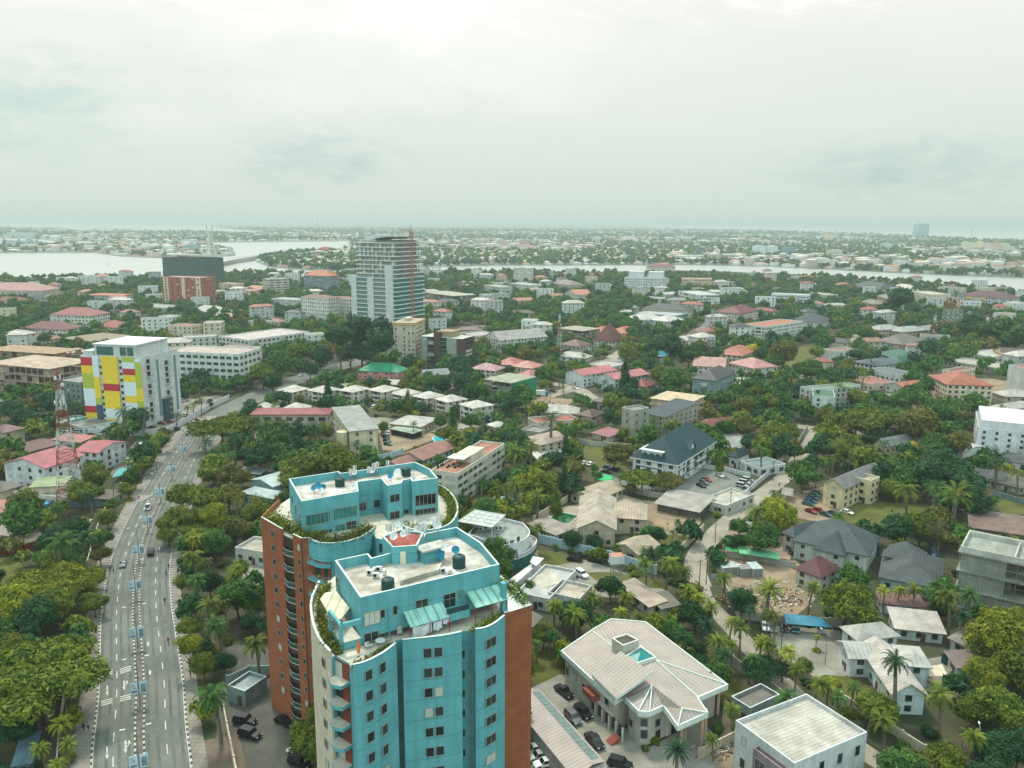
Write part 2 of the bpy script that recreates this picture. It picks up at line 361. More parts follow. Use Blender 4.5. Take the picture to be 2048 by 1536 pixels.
# travel is away from the camera: negative offsets lie to the left
mb = MB()
for d in (-7.4, -5.6, -3.4, -1.7, 1.7, 3.4, 6.0, 7.7): strip(mb, near, d-.3, d+.3, .0062)
struct('road_wear', mb, WEAR)
mb = MB(); strip(mb, near, -11.6, -8.3, .06); strip(mb, near, 9.0, 11.6, .06); struct('pavement', mb, PAVE)
mb = MB(); strip(mb, HW[:23], -15.8, -11.6, .05); strip(mb, HW[:15], 11.6, 18.0, .05); struct('pavement', mb, PAVE2)
def kerb(ln, d, w=.28, h=.16, skip=()):
 mb = MB(); A, B = offset_line(ln, d-w/2), offset_line(ln, d+w/2)
 for i in range(len(ln)-1):
  if i in skip: continue
  a, b, c, e = B[i], B[i+1], A[i+1], A[i]
  mb.face([(a.x, a.y, h), (b.x, b.y, h), (c.x, c.y, h), (e.x, e.y, h)]); mb.face([(a.x, a.y, 0), (b.x, b.y, 0), (b.x, b.y, h), (a.x, a.y, h)]); mb.face([(c.x, c.y, 0), (e.x, e.y, 0), (e.x, e.y, h), (c.x, c.y, h)])
 o = mb.build('kerb', KERB); o['kind'] = 'structure'
 # continuous stripe coordinate along the kerb
 uv = o.data.uv_layers['UV'].data; s = 0; L_ = [0.0]
 for i in range(len(ln)-1): s += (ln[i+1]-ln[i]).length; L_.append(s)
 f = 0
 for i in range(len(ln)-1):
  if i in skip: continue
  for q, order in enumerate(((0, 1, 1, 0), (0, 1, 1, 0), (1, 0, 0, 1))):
   p = o.data.polygons[f]; f += 1
   for j, li in enumerate(p.loop_indices): uv[li].uv = (L_[i]+(L_[i+1]-L_[i])*order[j], 0)
for d in (-8.15, -.65, .95, 8.85): kerb(near, d, w=.34, h=.2)
mb = MB(); strip(mb, near, -.5, .8, .15); struct('median', mb, mat('median_soil', s2l(112, 108, 96), .95, var=.4, scale=.6))
mb = MB()
def dashes(mb, ln, d, on=3.2, off=5.0, w=.2, z=.008):
 O = offset_line(ln, d); s = 0; seg = []
 tot = [0]
 for i in range(len(O)-1): tot.append(tot[-1]+(O[i+1]-O[i]).length)
 def at_(t):
  for i in range(len(O)-1):
   if tot[i+1] >= t:
    k = (t-tot[i])/max(1e-6, tot[i+1]-tot[i]); p = O[i].lerp(O[i+1], k); dd = (O[i+1]-O[i]).normalized(); return p, dd
  return O[-1], (O[-1]-O[-2]).normalized()
 t = 0
 while t+on < tot[-1]:
  p, dd = at_(t); q, _ = at_(t+on); n = Vector((dd.y, -dd.x))*w/2
  mb.face([(p.x+n.x, p.y+n.y, z), (q.x+n.x, q.y+n.y, z), (q.x-n.x, q.y-n.y, z), (p.x-n.x, p.y-n.y, z)]); t += on+off
dashes(mb, near, -4.45); dashes(mb, near, 4.95)
strip(mb, near, -8.0, -7.86, .008); strip(mb, near, 8.55, 8.69, .008)
def mark(mb, pts): mb.face([(*W(a, b)[:2], .009) for a, b in pts])
for (x0, y0, x1, y1) in ((203, 1344, 225, 1338), (240, 1338, 262, 1331), (202, 1402, 225, 1396), (240, 1393, 262, 1388)):
 for k in range(3): mark(mb, [(x0, y0+k*4), (x1, y1+k*4), (x1, y1+k*4+1.8), (x0, y0+k*4+1.8)])
def arrow(mb, x, y, s=1.0, turn=False):
 mark(mb, [(x-1.3*s, y-19*s), (x+1.3*s, y-19*s), (x+1.3*s, y-5*s), (x-1.3*s, y-5*s)]); mark(mb, [(x-3.2*s, y-6*s), (x+3.2*s, y-6*s), (x, y+1*s)])
 if turn:
  mark(mb, [(x+2*s, y-8*s), (x+5.8*s, y-12*s), (x+5.8*s, y-15*s), (x+4.4*s, y-15*s), (x+4.4*s, y-12.5*s), (x+1.5*s, y-9.6*s)]); mark(mb, [(x+2.6*s, y-14*s), (x+8.4*s, y-14.5*s), (x+6*s, y-20*s)])
arrow(mb, 214.5, 1390); arrow(mb, 248, 1380, 1, True); arrow(mb, 214, 1517, 1.25); arrow(mb, 251, 1505, 1.25, True)
for (x, y) in ((282, 1290), (296, 1288), (285, 1350), (300, 1345)): mark(mb, [(x-2, y-4), (x+2, y-4), (x+2, y+4), (x-2, y+4)])
struct('road_marking', mb, PAINT)
def road(pts, w, m=LANE, k=5, z=.006, name='road'):
 ln = smooth_line([Vector(p) for p in pw(pts)], k); mb = MB(); strip(mb, ln, -w/2, w/2, z); struct(name, mb, m)
 avoid_poly([tuple(p) for p in offset_line(ln, -w/2-1)]+[tuple(p) for p in reversed(offset_line(ln, w/2+1))]); return ln
lane = road([(1625, 858), (1620, 885), (1595, 920), (1568, 955), (1522, 990), (1478, 1024), (1438, 1060), (1402, 1100), (1390, 1135), (1400, 1172)], 6.6)
road([(1398, 1160), (1412, 1200), (1470, 1262), (1530, 1330), (1575, 1375), (1640, 1432), (1710, 1490), (1790, 1545), (1850, 1600)], 5.0, z=.010)
road([(1480, 832), (1540, 845), (1625, 856), (1700, 862), (1740, 868)], 8, z=.010)
road([(1602, 758), (1635, 732), (1662, 713), (1695, 693), (1715, 670)], 6, z=.012)
road([(1060, 800), (1120, 785), (1170, 768), (1200, 748), (1225, 715), (1250, 700)], 9, z=.012)
road([(1070, 762), (1110, 768), (1150, 775), (1190, 800), (1215, 810)], 9, z=.014)
road([(238, 845), (300, 848), (360, 838), (392, 842), (420, 832)], 8, z=.012)
road([(160, 1005), (210, 990), (262, 1000), (285, 990)], 7, z=.014)
road([(1355, 690), (1390, 665), (1425, 640), (1445, 622)], 8, z=.012)
road([(1880, 800), (1960, 770), (2060, 775)], 12, z=.012)
NP = [0]
def patch(pts, m, name, z=None, av=True, k=0):
 NP[0] += 1; z = z or .018+.002*NP[0]
 poly = pw(pts)
 if k: poly = [tuple(p) for p in smooth_line([Vector(p) for p in poly+[poly[0]]], k)[:-1]]
 mb = MB(); mb.face([(x, y, z) for x, y in poly]); struct(name, mb, m)
 if av: avoid_poly(poly)
for pts, m, nm in [
 ([(296, 856), (335, 822), (380, 796), (440, 790), (455, 799), (424, 813), (366, 847), (332, 864)], COURT, 'car_park'),
 ([(455, 1290), (560, 1290), (620, 1400), (640, 1640), (380, 1640), (430, 1500), (440, 1400)], mat('dark_courtyard', s2l(92, 92, 84), .95, var=.35, scale=.15), 'courtyard'),
 ([(1075, 1100), (1120, 1105), (1235, 1140), (1330, 1180), (1300, 1200), (1230, 1195), (1060, 1190), (1035, 1150)], COURT, 'courtyard'),
 ([(1065, 1345), (1130, 1350), (1230, 1430), (1290, 1500), (1400, 1440), (1460, 1500), (1420, 1640), (1060, 1640)], COURT, 'courtyard'),
 ([(1150, 1010), (1250, 990), (1310, 1010), (1395, 1030), (1400, 1060), (1340, 1090), (1290, 1065), (1200, 1070), (1075, 1060), (1095, 1020)], mat('pool_terrace', s2l(168, 156, 140), .95, var=.3, scale=.15), 'courtyard'),
 ([(1290, 1000), (1400, 1020), (1402, 1045), (1375, 1075), (1310, 1060), (1280, 1030)], DIRT, 'courtyard'),
 ([(1075, 1100), (1140, 1108), (1170, 1120), (1120, 1130), (1080, 1132)], GRASS, 'lawn'),
 ([(1172, 1145), (1230, 1144), (1330, 1165), (1345, 1178), (1250, 1175), (1190, 1160)], GRASS, 'lawn'),
 ([(1330, 1068), (1385, 1072), (1345, 1110), (1318, 1095)], GRASS, 'lawn'),
 ([(1150, 890), (1230, 892), (1280, 905), (1250, 940), (1185, 935), (1145, 905)], GRASS, 'lawn'),
 ([(1330, 1255), (1400, 1280), (1480, 1370), (1545, 1400), (1470, 1470), (1440, 1400), (1390, 1330), (1330, 1290)], GRASS, 'lawn'),
 ([(1060, 1310), (1120, 1290), (1128, 1345), (1065, 1375)], GRASS, 'lawn'),
 ([(1690, 1010), (1770, 1005), (1870, 1012), (1840, 1055), (1790, 1065), (1700, 1050), (1650, 1035)], GRASS, 'lawn'),
 ([(1570, 990), (1640, 975), (1700, 960), (1680, 1030), (1640, 1045), (1590, 1035), (1545, 1010)], DIRT, 'courtyard'),
 ([(1990, 990), (2080, 995), (2080, 1040), (2000, 1025)], GRASS, 'lawn'),
 ([(1455, 1060), (1530, 1062), (1590, 1080), (1580, 1120), (1520, 1110), (1440, 1110)], mat('pinkish_yard', s2l(160, 138, 124), .95, var=.3, scale=.2), 'courtyard'),
 ([(1440, 1115), (1590, 1122), (1640, 1160), (1630, 1200), (1560, 1260), (1480, 1230), (1450, 1180)], DIRT, 'courtyard'),
 ([(1530, 1245), (1680, 1262), (1700, 1300), (1780, 1340), (1700, 1350), (1640, 1365), (1560, 1310)], COURT, 'courtyard'),
 ([(1650, 1350), (1720, 1355), (1770, 1410), (1800, 1450), (1690, 1420)], GRASS, 'lawn'),
 ([(1790, 1330), (1900, 1310), (2000, 1330), (1900, 1400), (1820, 1370)], COURT, 'courtyard'),
 ([(1380, 930), (1440, 938), (1500, 965), (1440, 1010), (1370, 1005), (1340, 985)], mat('grey_car_park', s2l(120, 124, 116), .95, var=.3, scale=.2), 'car_park'),
 ([(1180, 935), (1260, 940), (1310, 980), (1280, 985), (1230, 965)], mat('grey_car_park', (0, 0, 0)), 'car_park'),
 ([(1840, 745), (2060, 765), (2060, 790), (1900, 790)], DIRT, 'courtyard'),
 ([(1540, 700), (1610, 690), (1650, 700), (1600, 730), (1545, 735)], GRASS, 'lawn'),
 ([(1450, 1390), (1470, 1500), (1560, 1640), (1420, 1640)], DIRT, 'courtyard'),
 ([(755, 860), (850, 860), (880, 875), (800, 905), (765, 900)], DIRT, 'courtyard'),
 ([(0, 1180), (60, 1165), (70, 1190), (40, 1230), (0, 1240)], COURT, 'courtyard'),
 ([(-40, 1110), (40, 1120), (60, 1160), (0, 1180), (-40, 1180)], GRASS, 'lawn'),
 ([(-60, 1420), (80, 1430), (60, 1500), (-60, 1510)], GRASS, 'lawn'),
 ([(220, 950), (232, 925), (275, 880), (290, 885), (255, 930), (240, 955)], mat('parking_tarmac', s2l(120, 112, 104), .95, var=.2), 'car_park'),
 ([(235, 985), (262, 992), (268, 1004), (236, 1008)], GRASS, 'lawn'),
 ([(940, 1000), (985, 985), (1015, 990), (990, 1010), (950, 1020)], GRASS, 'lawn'),
 ([(1075, 790), (1150, 800), (1120, 822), (1040, 815)], DIRT, 'courtyard'),
 ([(1060, 905), (1120, 895), (1130, 910), (1080, 925)], CONCP, 'courtyard'),
 ([(760, 910), (850, 915), (800, 930), (770, 930)], GRASS, 'lawn'),
 ([(580, 835), (760, 835), (960, 850), (930, 870), (700, 850)], COURT, 'courtyard'),
 ([(490, 1125), (560, 1120), (570, 1170), (480, 1180)], COURT, 'courtyard'),
]: patch(pts, m, nm)
for pts, m, cap in [([(1098, 1038), (1122, 1025), (1156, 1033), (1137, 1049)], POOLG, (.45, .55, .5)), ([(1005, 995), (1030, 1000), (1020, 1012), (998, 1006)], POOL, (.6, .6, .55)), ([(865, 876), (880, 873), (892, 880), (872, 886)], POOL, (.6, .6, .55))]:
 q = pw(pts); mb = MB(); mb.face([(x, y, .14) for x, y in q], 1); mb.parapet(inset(q if sum(q[i-1][0]*q[i][1]-q[i][0]*q[i-1][1] for i in range(len(q))) > 0 else q[::-1], -.5), 0, .22, .5, 0)
 o = mb.build('swimming_pool', [mat('pool_rim', cap, .7, var=.2), m])
 tag(o, ['green watered rectangular swimming pool beside the beige roofed compound house', 'small blue pool half hidden by palms right of the terrace topped block', 'small turquoise pool behind the terrace topped cream block'][[POOLG, POOL, POOL].index(m) if pts[0][0] != 865 else 2], 'pool'); avoid_poly(q)
# ------------------------------------------------------------------ windows, doors and the general house builder
WC = {}
def win_mesh(w, h, style):
 k = (round(w, 1), round(h, 1), style)
 if k in WC: return WC[k]
 w, h = k[0], k[1]; mb = MB(); fr = {'w': FRAMEW}.get(style[0], FRAME); gl = {'g': GLASS_G, 't': GLASS_T}.get(style[-1], GLASS); t = .07 if w < 2.5 else .1
 mb.face([(-w/2, -.02, 0), (w/2, -.02, 0), (w/2, -.02, h), (-w/2, -.02, h)], 1)
 for a in ((-w/2, w/2, -t, 0), (-w/2, w/2, h, h+t), (-w/2-t, -w/2, -t, h+t), (w/2, w/2+t, -t, h+t)): mb.box(a[0], a[1], -.09, .0, a[2], a[3])
 n = max(1, round(w/.9)) if w > 1 else (2 if w > .8 else 1)
 for i in range(1, n): x = -w/2+w*i/n; mb.box(x-.03, x+.03, -.06, -.0, 0, h)
 if h > 2.2: mb.box(-w/2, w/2, -.05, 0, h*.66-.03, h*.66+.03)
 WC[k] = mb.mesh('window', [fr, gl]); return WC[k]
def put_win(parent, x, y, z, ang, w, h, style='d', name='window'):
 o = bpy.data.objects.new(name, win_mesh(w, h, style)); COL.objects.link(o); o.parent = parent; o.location = (x, y, z); o.rotation_euler = (0, 0, ang); return o
def win_line(parent, p0, p1, z, ts, w, h, style='d', off=0.03):
 """windows on the wall p0>p1 (local xy, outside lies to the right of travel)"""
 p0 = Vector(p0[:2]); p1 = Vector(p1[:2]); d = (p1-p0); L = d.length; d.normalize(); n = Vector((d.y, -d.x)); a = math.atan2(d.y, d.x)
 for t in ts:
  q = p0+d*(t if t > 1 or isinstance(t, int) else t*L)+n*off; put_win(parent, q.x, q.y, z, a, w, h, style)
def win_auto(parent, p0, p1, z0, floors, fh, sp=3.0, w=1.3, h=1.3, style='d', skip=0.0, first=0, sill=1.0, cap=90):
 L = (Vector(p1[:2])-Vector(p0[:2])).length; n = max(1, int((L-.6)/sp)); ts = [(i+.5)/n for i in range(n)]
 w = min(w, L/n*.75)
 for f in range(first, floors):
  tt = [t for t in ts if random.random() >= skip]; win_line(parent, p0, p1, z0+f*fh+sill, [max(.001, min(.999, t)) for t in tt], w, h, style)
def roof_hip(mb, x0, x1, y0, y1, z, rise, m=0, m2=None, th=.18, ridge=None):
 lx, ly = x1-x0, y1-y0
 mb.box(x0, x1, y0, y1, z-th, z, m if m2 is None else m2)
 if lx >= ly: a = ly/2 if ridge is None else ridge; r0, r1 = (x0+a, (y0+y1)/2, z+rise), (x1-a, (y0+y1)/2, z+rise)
 else: a = lx/2 if ridge is None else ridge; r0, r1 = ((x0+x1)/2, y0+a, z+rise), ((x0+x1)/2, y1-a, z+rise)
 e = .004; A, B, C, D = (x0, y0, z+e), (x1, y0, z+e), (x1, y1, z+e), (x0, y1, z+e)
 if lx >= ly: mb.face([A, B, r1, r0], m); mb.face([B, C, r1], m); mb.face([C, D, r0, r1], m); mb.face([D, A, r0], m)
 else: mb.face([A, B, r0], m); mb.face([B, C, r1, r0], m); mb.face([C, D, r1], m); mb.face([D, A, r0, r1], m)
 return r0, r1
def roof_gable(mb, x0, x1, y0, y1, z, rise, axis='x', m=0, wm=1, th=.16, wi=.5):
 """ridge along axis, thick slopes, gable end walls wi inside the edge in material wm"""
 if axis == 'x':
  yc = (y0+y1)/2; prof = [(y0, z), (yc, z+rise), (y1, z)]; f = lambda a, b, c: (a, b, c); e0, e1 = x0, x1
 else:
  xc = (x0+x1)/2; prof = [(x0, z), (xc, z+rise), (x1, z)]; f = lambda a, b, c: (b, a, c); e0, e1 = y0, y1
 for (a, b) in ((0, 1), (1, 2)):
  (u0, z0), (u1, z1) = prof[a], prof[b]
  mb.face([f(e0, u0, z0), f(e1, u0, z0), f(e1, u1, z1), f(e0, u1, z1)], m); mb.face([f(e0, u0, z0-th), f(e0, u1, z1-th), f(e1, u1, z1-th), f(e1, u0, z0-th)], m)
  for e in (e0, e1): mb.face([f(e, u0, z0), f(e, u1, z1), f(e, u1, z1-th), f(e, u0, z0-th)], m)
 for e in (e0+wi, e1-wi): mb.face([f(e, prof[0][0]+wi, z-th), f(e, prof[1][0], z+rise-th-.06), f(e, prof[2][0]-wi, z-th)], wm)
 for (u, s) in ((prof[0][0], 1), (prof[2][0], -1)): mb.face([f(e0, u, z), f(e1, u, z), f(e1, u, z-th), f(e0, u, z-th)], m)
def frame_ABC(A, B, C, base):
 """eave corners as pixels + base (pixel row of B's foot if > 100, else height in metres) -> origin, yaw, length, depth, height"""
 if base > 100:
  G = W(B[0], base, 0); h = zat(G, B[0], B[1])
 else: h = base
 h = max(h, 2.8)
 a, b, c = W(A[0], A[1], h), W(B[0], B[1], h), W(C[0], C[1], h)
 u = Vector((b.x-a.x, b.y-a.y)); L = u.length; yaw = math.atan2(u.y, u.x); u.normalize(); n = Vector((-u.y, u.x)); D = abs((c.x-b.x)*n.x+(c.y-b.y)*n.y)
 if base < 650 and base > 100: D = min(D, max(9, L*.5))
 return (a.x, a.y), yaw, L, D, h
HOUSES = []
def house(label, cat, A, B, C, base, roof='hip', wc=(200, 198, 186), rc=(150, 60, 55), fl=2, rise=None, name='house', mark=None, sp=3.2, ww=1.3, wh=1.3, style='d', group=None, pat='rib', over=.7, balc=0, skip=0.0, minD=6, maxD=60, bands=None, side=True, rects=None, tanks=0, abc=None, per=.7):
 (ax, ay), yaw, L, D, h = abc or frame_ABC(A, B, C, base)
 D = min(max(D, minD), maxD)
 T = thing(name, label, cat, (ax, ay, 0), yaw, group, mark)
 mid = Vector((ax, ay))+Vector((math.cos(yaw)*L/2-math.sin(yaw)*D/2, math.sin(yaw)*L/2+math.cos(yaw)*D/2))
 AVOID.append((mid.x, mid.y, L/2+1, D/2+1, yaw)); HOUSES.append((T, mid, L, D, h))
 wm = wall(*wc) if isinstance(wc, tuple) else wc; o = over if roof in ('hip', 'gx', 'gy', 'shed') else 0
 x0, x1, y0, y1 = o, L-o, o, D-o
 fh = h/fl
 mb = MB(); mb.box(x0, x1, y0, y1, -.3, h, 0)
 if roof in ('gx', 'gy'): pass
 if bands:
  bm = wall(*bands)
  for f in range(1, fl+1): mb.box(x0-.08, x1+.08, y0-.08, y1+.08, f*fh-.35-(.02 if f == fl else 0), f*fh-(.02 if f == fl else 0)-.1, 1)
  mb.build('wall', [wm, bm], T)
 else: mb.build('wall', wm, T)
 if isinstance(rc, tuple): gm = sum(rc)/3; rc = tuple(int((c*.82+gm*.18)*.92) for c in rc)
 rm = roofm(*rc, pat=pat, per=per) if isinstance(rc, tuple) else rc
 mb = MB(); rise = rise if rise is not None else min(L, D)*.22
 if roof == 'hip': roof_hip(mb, 0, L, 0, D, h+.2, rise); mb.build('roof', rm, T)
 elif roof == 'gx': roof_gable(mb, 0, L, 0, D, h+.16, rise, 'x'); mb.build('roof', [rm, wm], T)
 elif roof == 'gy': roof_gable(mb, 0, L, 0, D, h+.16, rise, 'y'); mb.build('roof', [rm, wm], T)
 elif roof == 'shed':
  mb.face([(0, 0, h+.15), (L, 0, h+.15), (L, D, h+.15+rise), (0, D, h+.15+rise)]); mb.face([(0, 0, h), (0, D, h+rise), (L, D, h+rise), (L, 0, h)]); mb.face([(0, 0, h), (L, 0, h), (L, 0, h+.15), (0, 0, h+.15)])
  for x in (0, L): mb.face([(x, 0, h), (x, 0, h+.15), (x, D, h+.15+rise), (x, D, h+rise)])
  for x in (x0, x1): mb.face([(x, y0, h), (x, y1, h), (x, y1, h+rise*.95)], 1)
  mb.build('roof', [rm, wm], T)
 elif roof == 'flat':
  mb.parapet([(0, 0), (L, 0), (L, D), (0, D)], h-.02, h+.9, .25, 1, capm=2); mb.box(.3, L-.3, .3, D-.3, h, h+.12, 0)
  mb.build('roof', [rm, wm, WHITE], T)
  if tanks:
   for q in range(tanks): water_tank((ax, ay), yaw, L*(.25+.4*q), D*.6, h+.12, mark or 'building')
 elif roof == 'slab':
  mb.box(-.3, L+.3, -.3, D+.3, h, h+.3, 0); mb.box(L*.3, L*.55, D*.4, D*.75, h+.3, h+2.2, 1); mb.build('roof', [rm, wm], T)
 faces = [((x0, y0), (x1, y0)), ((x1, y0), (x1, y1))]
 if side: faces.append(((x0, y1), (x0, y0)))
 for i, (p, q) in enumerate(faces):
  if rects is not None and i < len(rects) and rects[i] is None: continue
  win_auto(T, p, q, 0, fl, fh, sp, ww, min(wh, fh*.6), style, skip, sill=fh*.33)
 if balc:
  Lw = x1-x0; k = max(1, int(Lw/8)); m1 = wall(*(min(255, c+20) for c in wc)) if isinstance(wc, tuple) else wm
  for b in range(k):
   xc = x0+Lw*(b+.5)/k; bw = min(3.6, Lw/k*.5)
   for f in range(1, fl):
    mb = MB(); mb.box(xc-bw/2, xc+bw/2, y0-1.2, y0, f*fh-.2, f*fh); mb.box(xc-bw/2, xc+bw/2, y0-1.2, y0-1.05, f*fh, f*fh+.9)
    for s in (-1, 1): mb.box(xc+s*bw/2-.075*(1+s), xc+s*bw/2+.075*(1-s), y0-1.05, y0, f*fh, f*fh+.9)
    mb.face([(xc-bw/2+.2, y0-.13, f*fh), (xc+bw/2-.2, y0-.13, f*fh), (xc+bw/2-.2, y0-.13, f*fh+2.3), (xc-bw/2+.2, y0-.13, f*fh+2.3)], 1); mb.build('balcony', [m1, GLASS], T)
 elif fl <= 3:
  mb = MB(); xd = x0+(x1-x0)*.5+.9; mb.box(xd-.55, xd+.55, y0-.07, y0, 0, 2.1); mb.build('door', mat('door_brown', (.10, .05, .03), .6), T)
 return T, L, D, h
TANKG = mat('dark_green_plastic', (.01, .055, .05), .5, var=.15)
TANKB = mat('blue_plastic', (.02, .28, .5), .5, var=.15)
TK = {}
TANKS = []
def tank_parts(T, r, h, m):
 k = (round(r, 1), round(h, 1), m.name)
 if k not in TK:
  mb = MB(); prof = [(.0, r*.98), (h*.08, r), (h*.2, r*.96), (h*.22, r), (h*.45, r*.96), (h*.47, r), (h*.7, r*.96), (h*.72, r), (h*.85, r*.97), (h*.95, r*.7), (h, r*.32)]; n = 18
  for i in range(len(prof)-1):
   for k_ in range(n):
    a, b = 2*math.pi*k_/n, 2*math.pi*(k_+1)/n; (z0, r0), (z1, r1) = prof[i], prof[i+1]
    mb.face([(r0*math.cos(a), r0*math.sin(a), z0), (r0*math.cos(b), r0*math.sin(b), z0), (r1*math.cos(b), r1*math.sin(b), z1), (r1*math.cos(a), r1*math.sin(a), z1)])
  lid = MB(); lid.tube((0, 0, h-.02), (0, 0, h+.1), r*.34, 14)
  TK[k] = (mb.mesh('body', m), lid.mesh('lid', m))
 for nm, me in zip(('body', 'lid'), TK[k]):
  o = bpy.data.objects.new(nm, me); COL.objects.link(o); o.parent = T
def water_tank(org, yaw, x, y, z, where, r=1.0, h=1.9, m=None, label=None):
 ca, sa = math.cos(yaw), math.sin(yaw); loc = (org[0]+ca*x-sa*y, org[1]+sa*x+ca*y, z)
 T = thing('water_tank', label or 'dark water tank standing on the roof of the %s' % where, 'water tank', loc, 0, 'water tanks on roofs'); tank_parts(T, r, h, m or TANKG); return T
# ------------------------------------------------------------------ vegetation prototypes
def leafm(key, a, b, dry=None):
 m = bpy.data.materials.new(key); m.use_nodes = True; nt = m.node_tree; N = nt.nodes; L = nt.links; p = N['Principled BSDF']
 p.inputs['Roughness'].default_value = .7; p.inputs['Specular IOR Level'].default_value = .2
 g = N.new('ShaderNodeNewGeometry'); t = N.new('ShaderNodeTexNoise'); t.inputs['Scale'].default_value = .45; t.inputs['Detail'].default_value = 3; L.new(g.outputs['Position'], t.inputs['Vector'])
 r = N.new('ShaderNodeValToRGB'); r.color_ramp.elements[0].position = .36; r.color_ramp.elements[1].position = .66
 r.color_ramp.elements[0].color = tuple(a)+(1,); r.color_ramp.elements[1].color = tuple(b)+(1,); L.new(t.outputs[0], r.inputs[0])
 t2 = N.new('ShaderNodeTexNoise'); t2.inputs['Scale'].default_value = 3.5; t2.inputs['Detail'].default_value = 2; L.new(g.outputs['Position'], t2.inputs['Vector'])
 mr = N.new('ShaderNodeMapRange'); mr.inputs[1].default_value = .3; mr.inputs[2].default_value = .7; mr.inputs[3].default_value = .82; mr.inputs[4].default_value = 1.15; L.new(t2.outputs[0], mr.inputs[0])
 oi = N.new('ShaderNodeObjectInfo'); mo = N.new('ShaderNodeMapRange'); mo.inputs[3].default_value = .78; mo.inputs[4].default_value = 1.2; L.new(oi.outputs['Random'], mo.inputs[0])
 k = N.new('ShaderNodeMath'); k.operation = 'MULTIPLY'; L.new(mr.outputs[0], k.inputs[0]); L.new(mo.outputs[0], k.inputs[1])
 x = N.new('ShaderNodeMixRGB'); x.blend_type = 'MULTIPLY'; x.inputs[0].default_value = 1; L.new(r.outputs[0], x.inputs[1]); L.new(k.outputs[0], x.inputs[2]); L.new(x.outputs[0], p.inputs['Base Color'])
 tr = N.new('ShaderNodeBsdfTranslucent'); L.new(x.outputs[0], tr.inputs[0]); ms = N.new('ShaderNodeMixShader'); ms.inputs[0].default_value = .25
 L.new(p.outputs[0], ms.inputs[1]); L.new(tr.outputs[0], ms.inputs[2]); L.new(ms.outputs[0], N['Material Output'].inputs[0]); return m
LEAF = {
 'green': leafm('green_leaves', (.018, .070, .015), (.085, .180, .030)),
 'dark': leafm('dark_green_leaves', (.008, .042, .016), (.034, .108, .032)),
 'olive': leafm('olive_leaves', (.042, .085, .010), (.19, .225, .022)),
 'yellow': leafm('yellow_green_leaves', (.09, .135, .010), (.30, .31, .022)),
 'rust': leafm('rusty_olive_leaves', (.065, .08, .018), (.165, .15, .03)),
 'gold': leafm('yellow_blossom', (.4, .33, .03), (.55, .45, .04)),
 'dry': leafm('dry_grey_twigs', (.16, .13, .08), (.27, .23, .15)),
}
BARK = mat('bark', (.11, .085, .06), .95, var=.4, scale=1.2)
def crown_mesh(name, seed, nleaf, size, flat=.62, lobes=9, spread=.62, cone=False, layered=False):
 """unit crown: radius about 1, base at z 0; leaf clumps on and inside many small lobes"""
 rr = random.Random(seed); mb = MB(); L = []
 for i in range(lobes):
  a = rr.uniform(0, 2*math.pi); d = math.sqrt(rr.random())*spread if i else 0
  if cone: t = i/lobes; L.append(((rr.uniform(-.1, .1), rr.uniform(-.1, .1), t*3.0+.35), (.62*(1-t*.75), .62*(1-t*.75), .5)))
  elif layered: z = flat*(.55+rr.uniform(-.28, .3)*(1-d*.5)); s = rr.uniform(.28, .46); L.append(((math.cos(a)*d*1.15, math.sin(a)*d*1.15, z), (s, s, s*.3)))
  else: z = flat*(.75+rr.uniform(-.38, .42)*(1-d*.7))-d*d*.15; s = rr.uniform(.2, .47)*(1.15-d*.35); L.append(((math.cos(a)*d, math.sin(a)*d, z), (s, s, s*rr.uniform(.62, .85))))
 tw = sum(l[1][0]**2 for l in L)
 for (c, s) in L:
  n = int(nleaf*s[0]**2/tw)
  for k in range(n):
   v = Vector((rr.gauss(0, 1), rr.gauss(0, 1), rr.gauss(0, 1)+.35)).normalized(); q = rr.uniform(.72, 1.08) if rr.random() < .85 else rr.uniform(.3, .75)
   q *= 1+.26*math.sin(v.x*7+c[0]*9)*math.sin(v.y*8+c[1]*7)
   p = Vector((c[0]+v.x*s[0]*q, c[1]+v.y*s[1]*q, max(.02, c[2]+v.z*s[2]*q)))
   nn = (v+Vector((rr.gauss(0, .45), rr.gauss(0, .45), rr.gauss(0, .45)+.25))).normalized()
   u = nn.orthogonal().normalized(); w = nn.cross(u); t = rr.uniform(0, 6.28); u, w = u*math.cos(t)+w*math.sin(t), w*math.cos(t)-u*math.sin(t)
   z = size*rr.uniform(.6, 1.3); tip = u*z*1.3-nn*z*.35
   mb.face([p-w*z*.5, p+u*z*.35-w*z*.1+nn*z*.12, p+tip, p+w*z*.5])
 me = mb.mesh(name, LEAF['green']); return me
def trunk_mesh(seed, h=1.0, r=.05, limbs=6, reach=.6, up=.45):
 rr = random.Random(seed); mb = MB(); top = Vector((rr.uniform(-.05, .05), rr.uniform(-.05, .05), h*.75)); mb.tube((0, 0, -.02), top, r, 8, 0, r*.62)
 for i in range(limbs):
  a = 2*math.pi*i/limbs+rr.uniform(-.4, .4); d = reach*rr.uniform(.6, 1.0); m_ = top+Vector((math.cos(a)*d*.5, math.sin(a)*d*.5, up*.45)); e = top+Vector((math.cos(a)*d, math.sin(a)*d, up*rr.uniform(.7, 1.1)))
  mb.tube(top-Vector((0, 0, .12*(i % 2))), m_, r*.5, 5, 0, r*.33); mb.tube(m_, e, r*.33, 5, 0, r*.14)
 return mb.mesh('trunk', BARK)
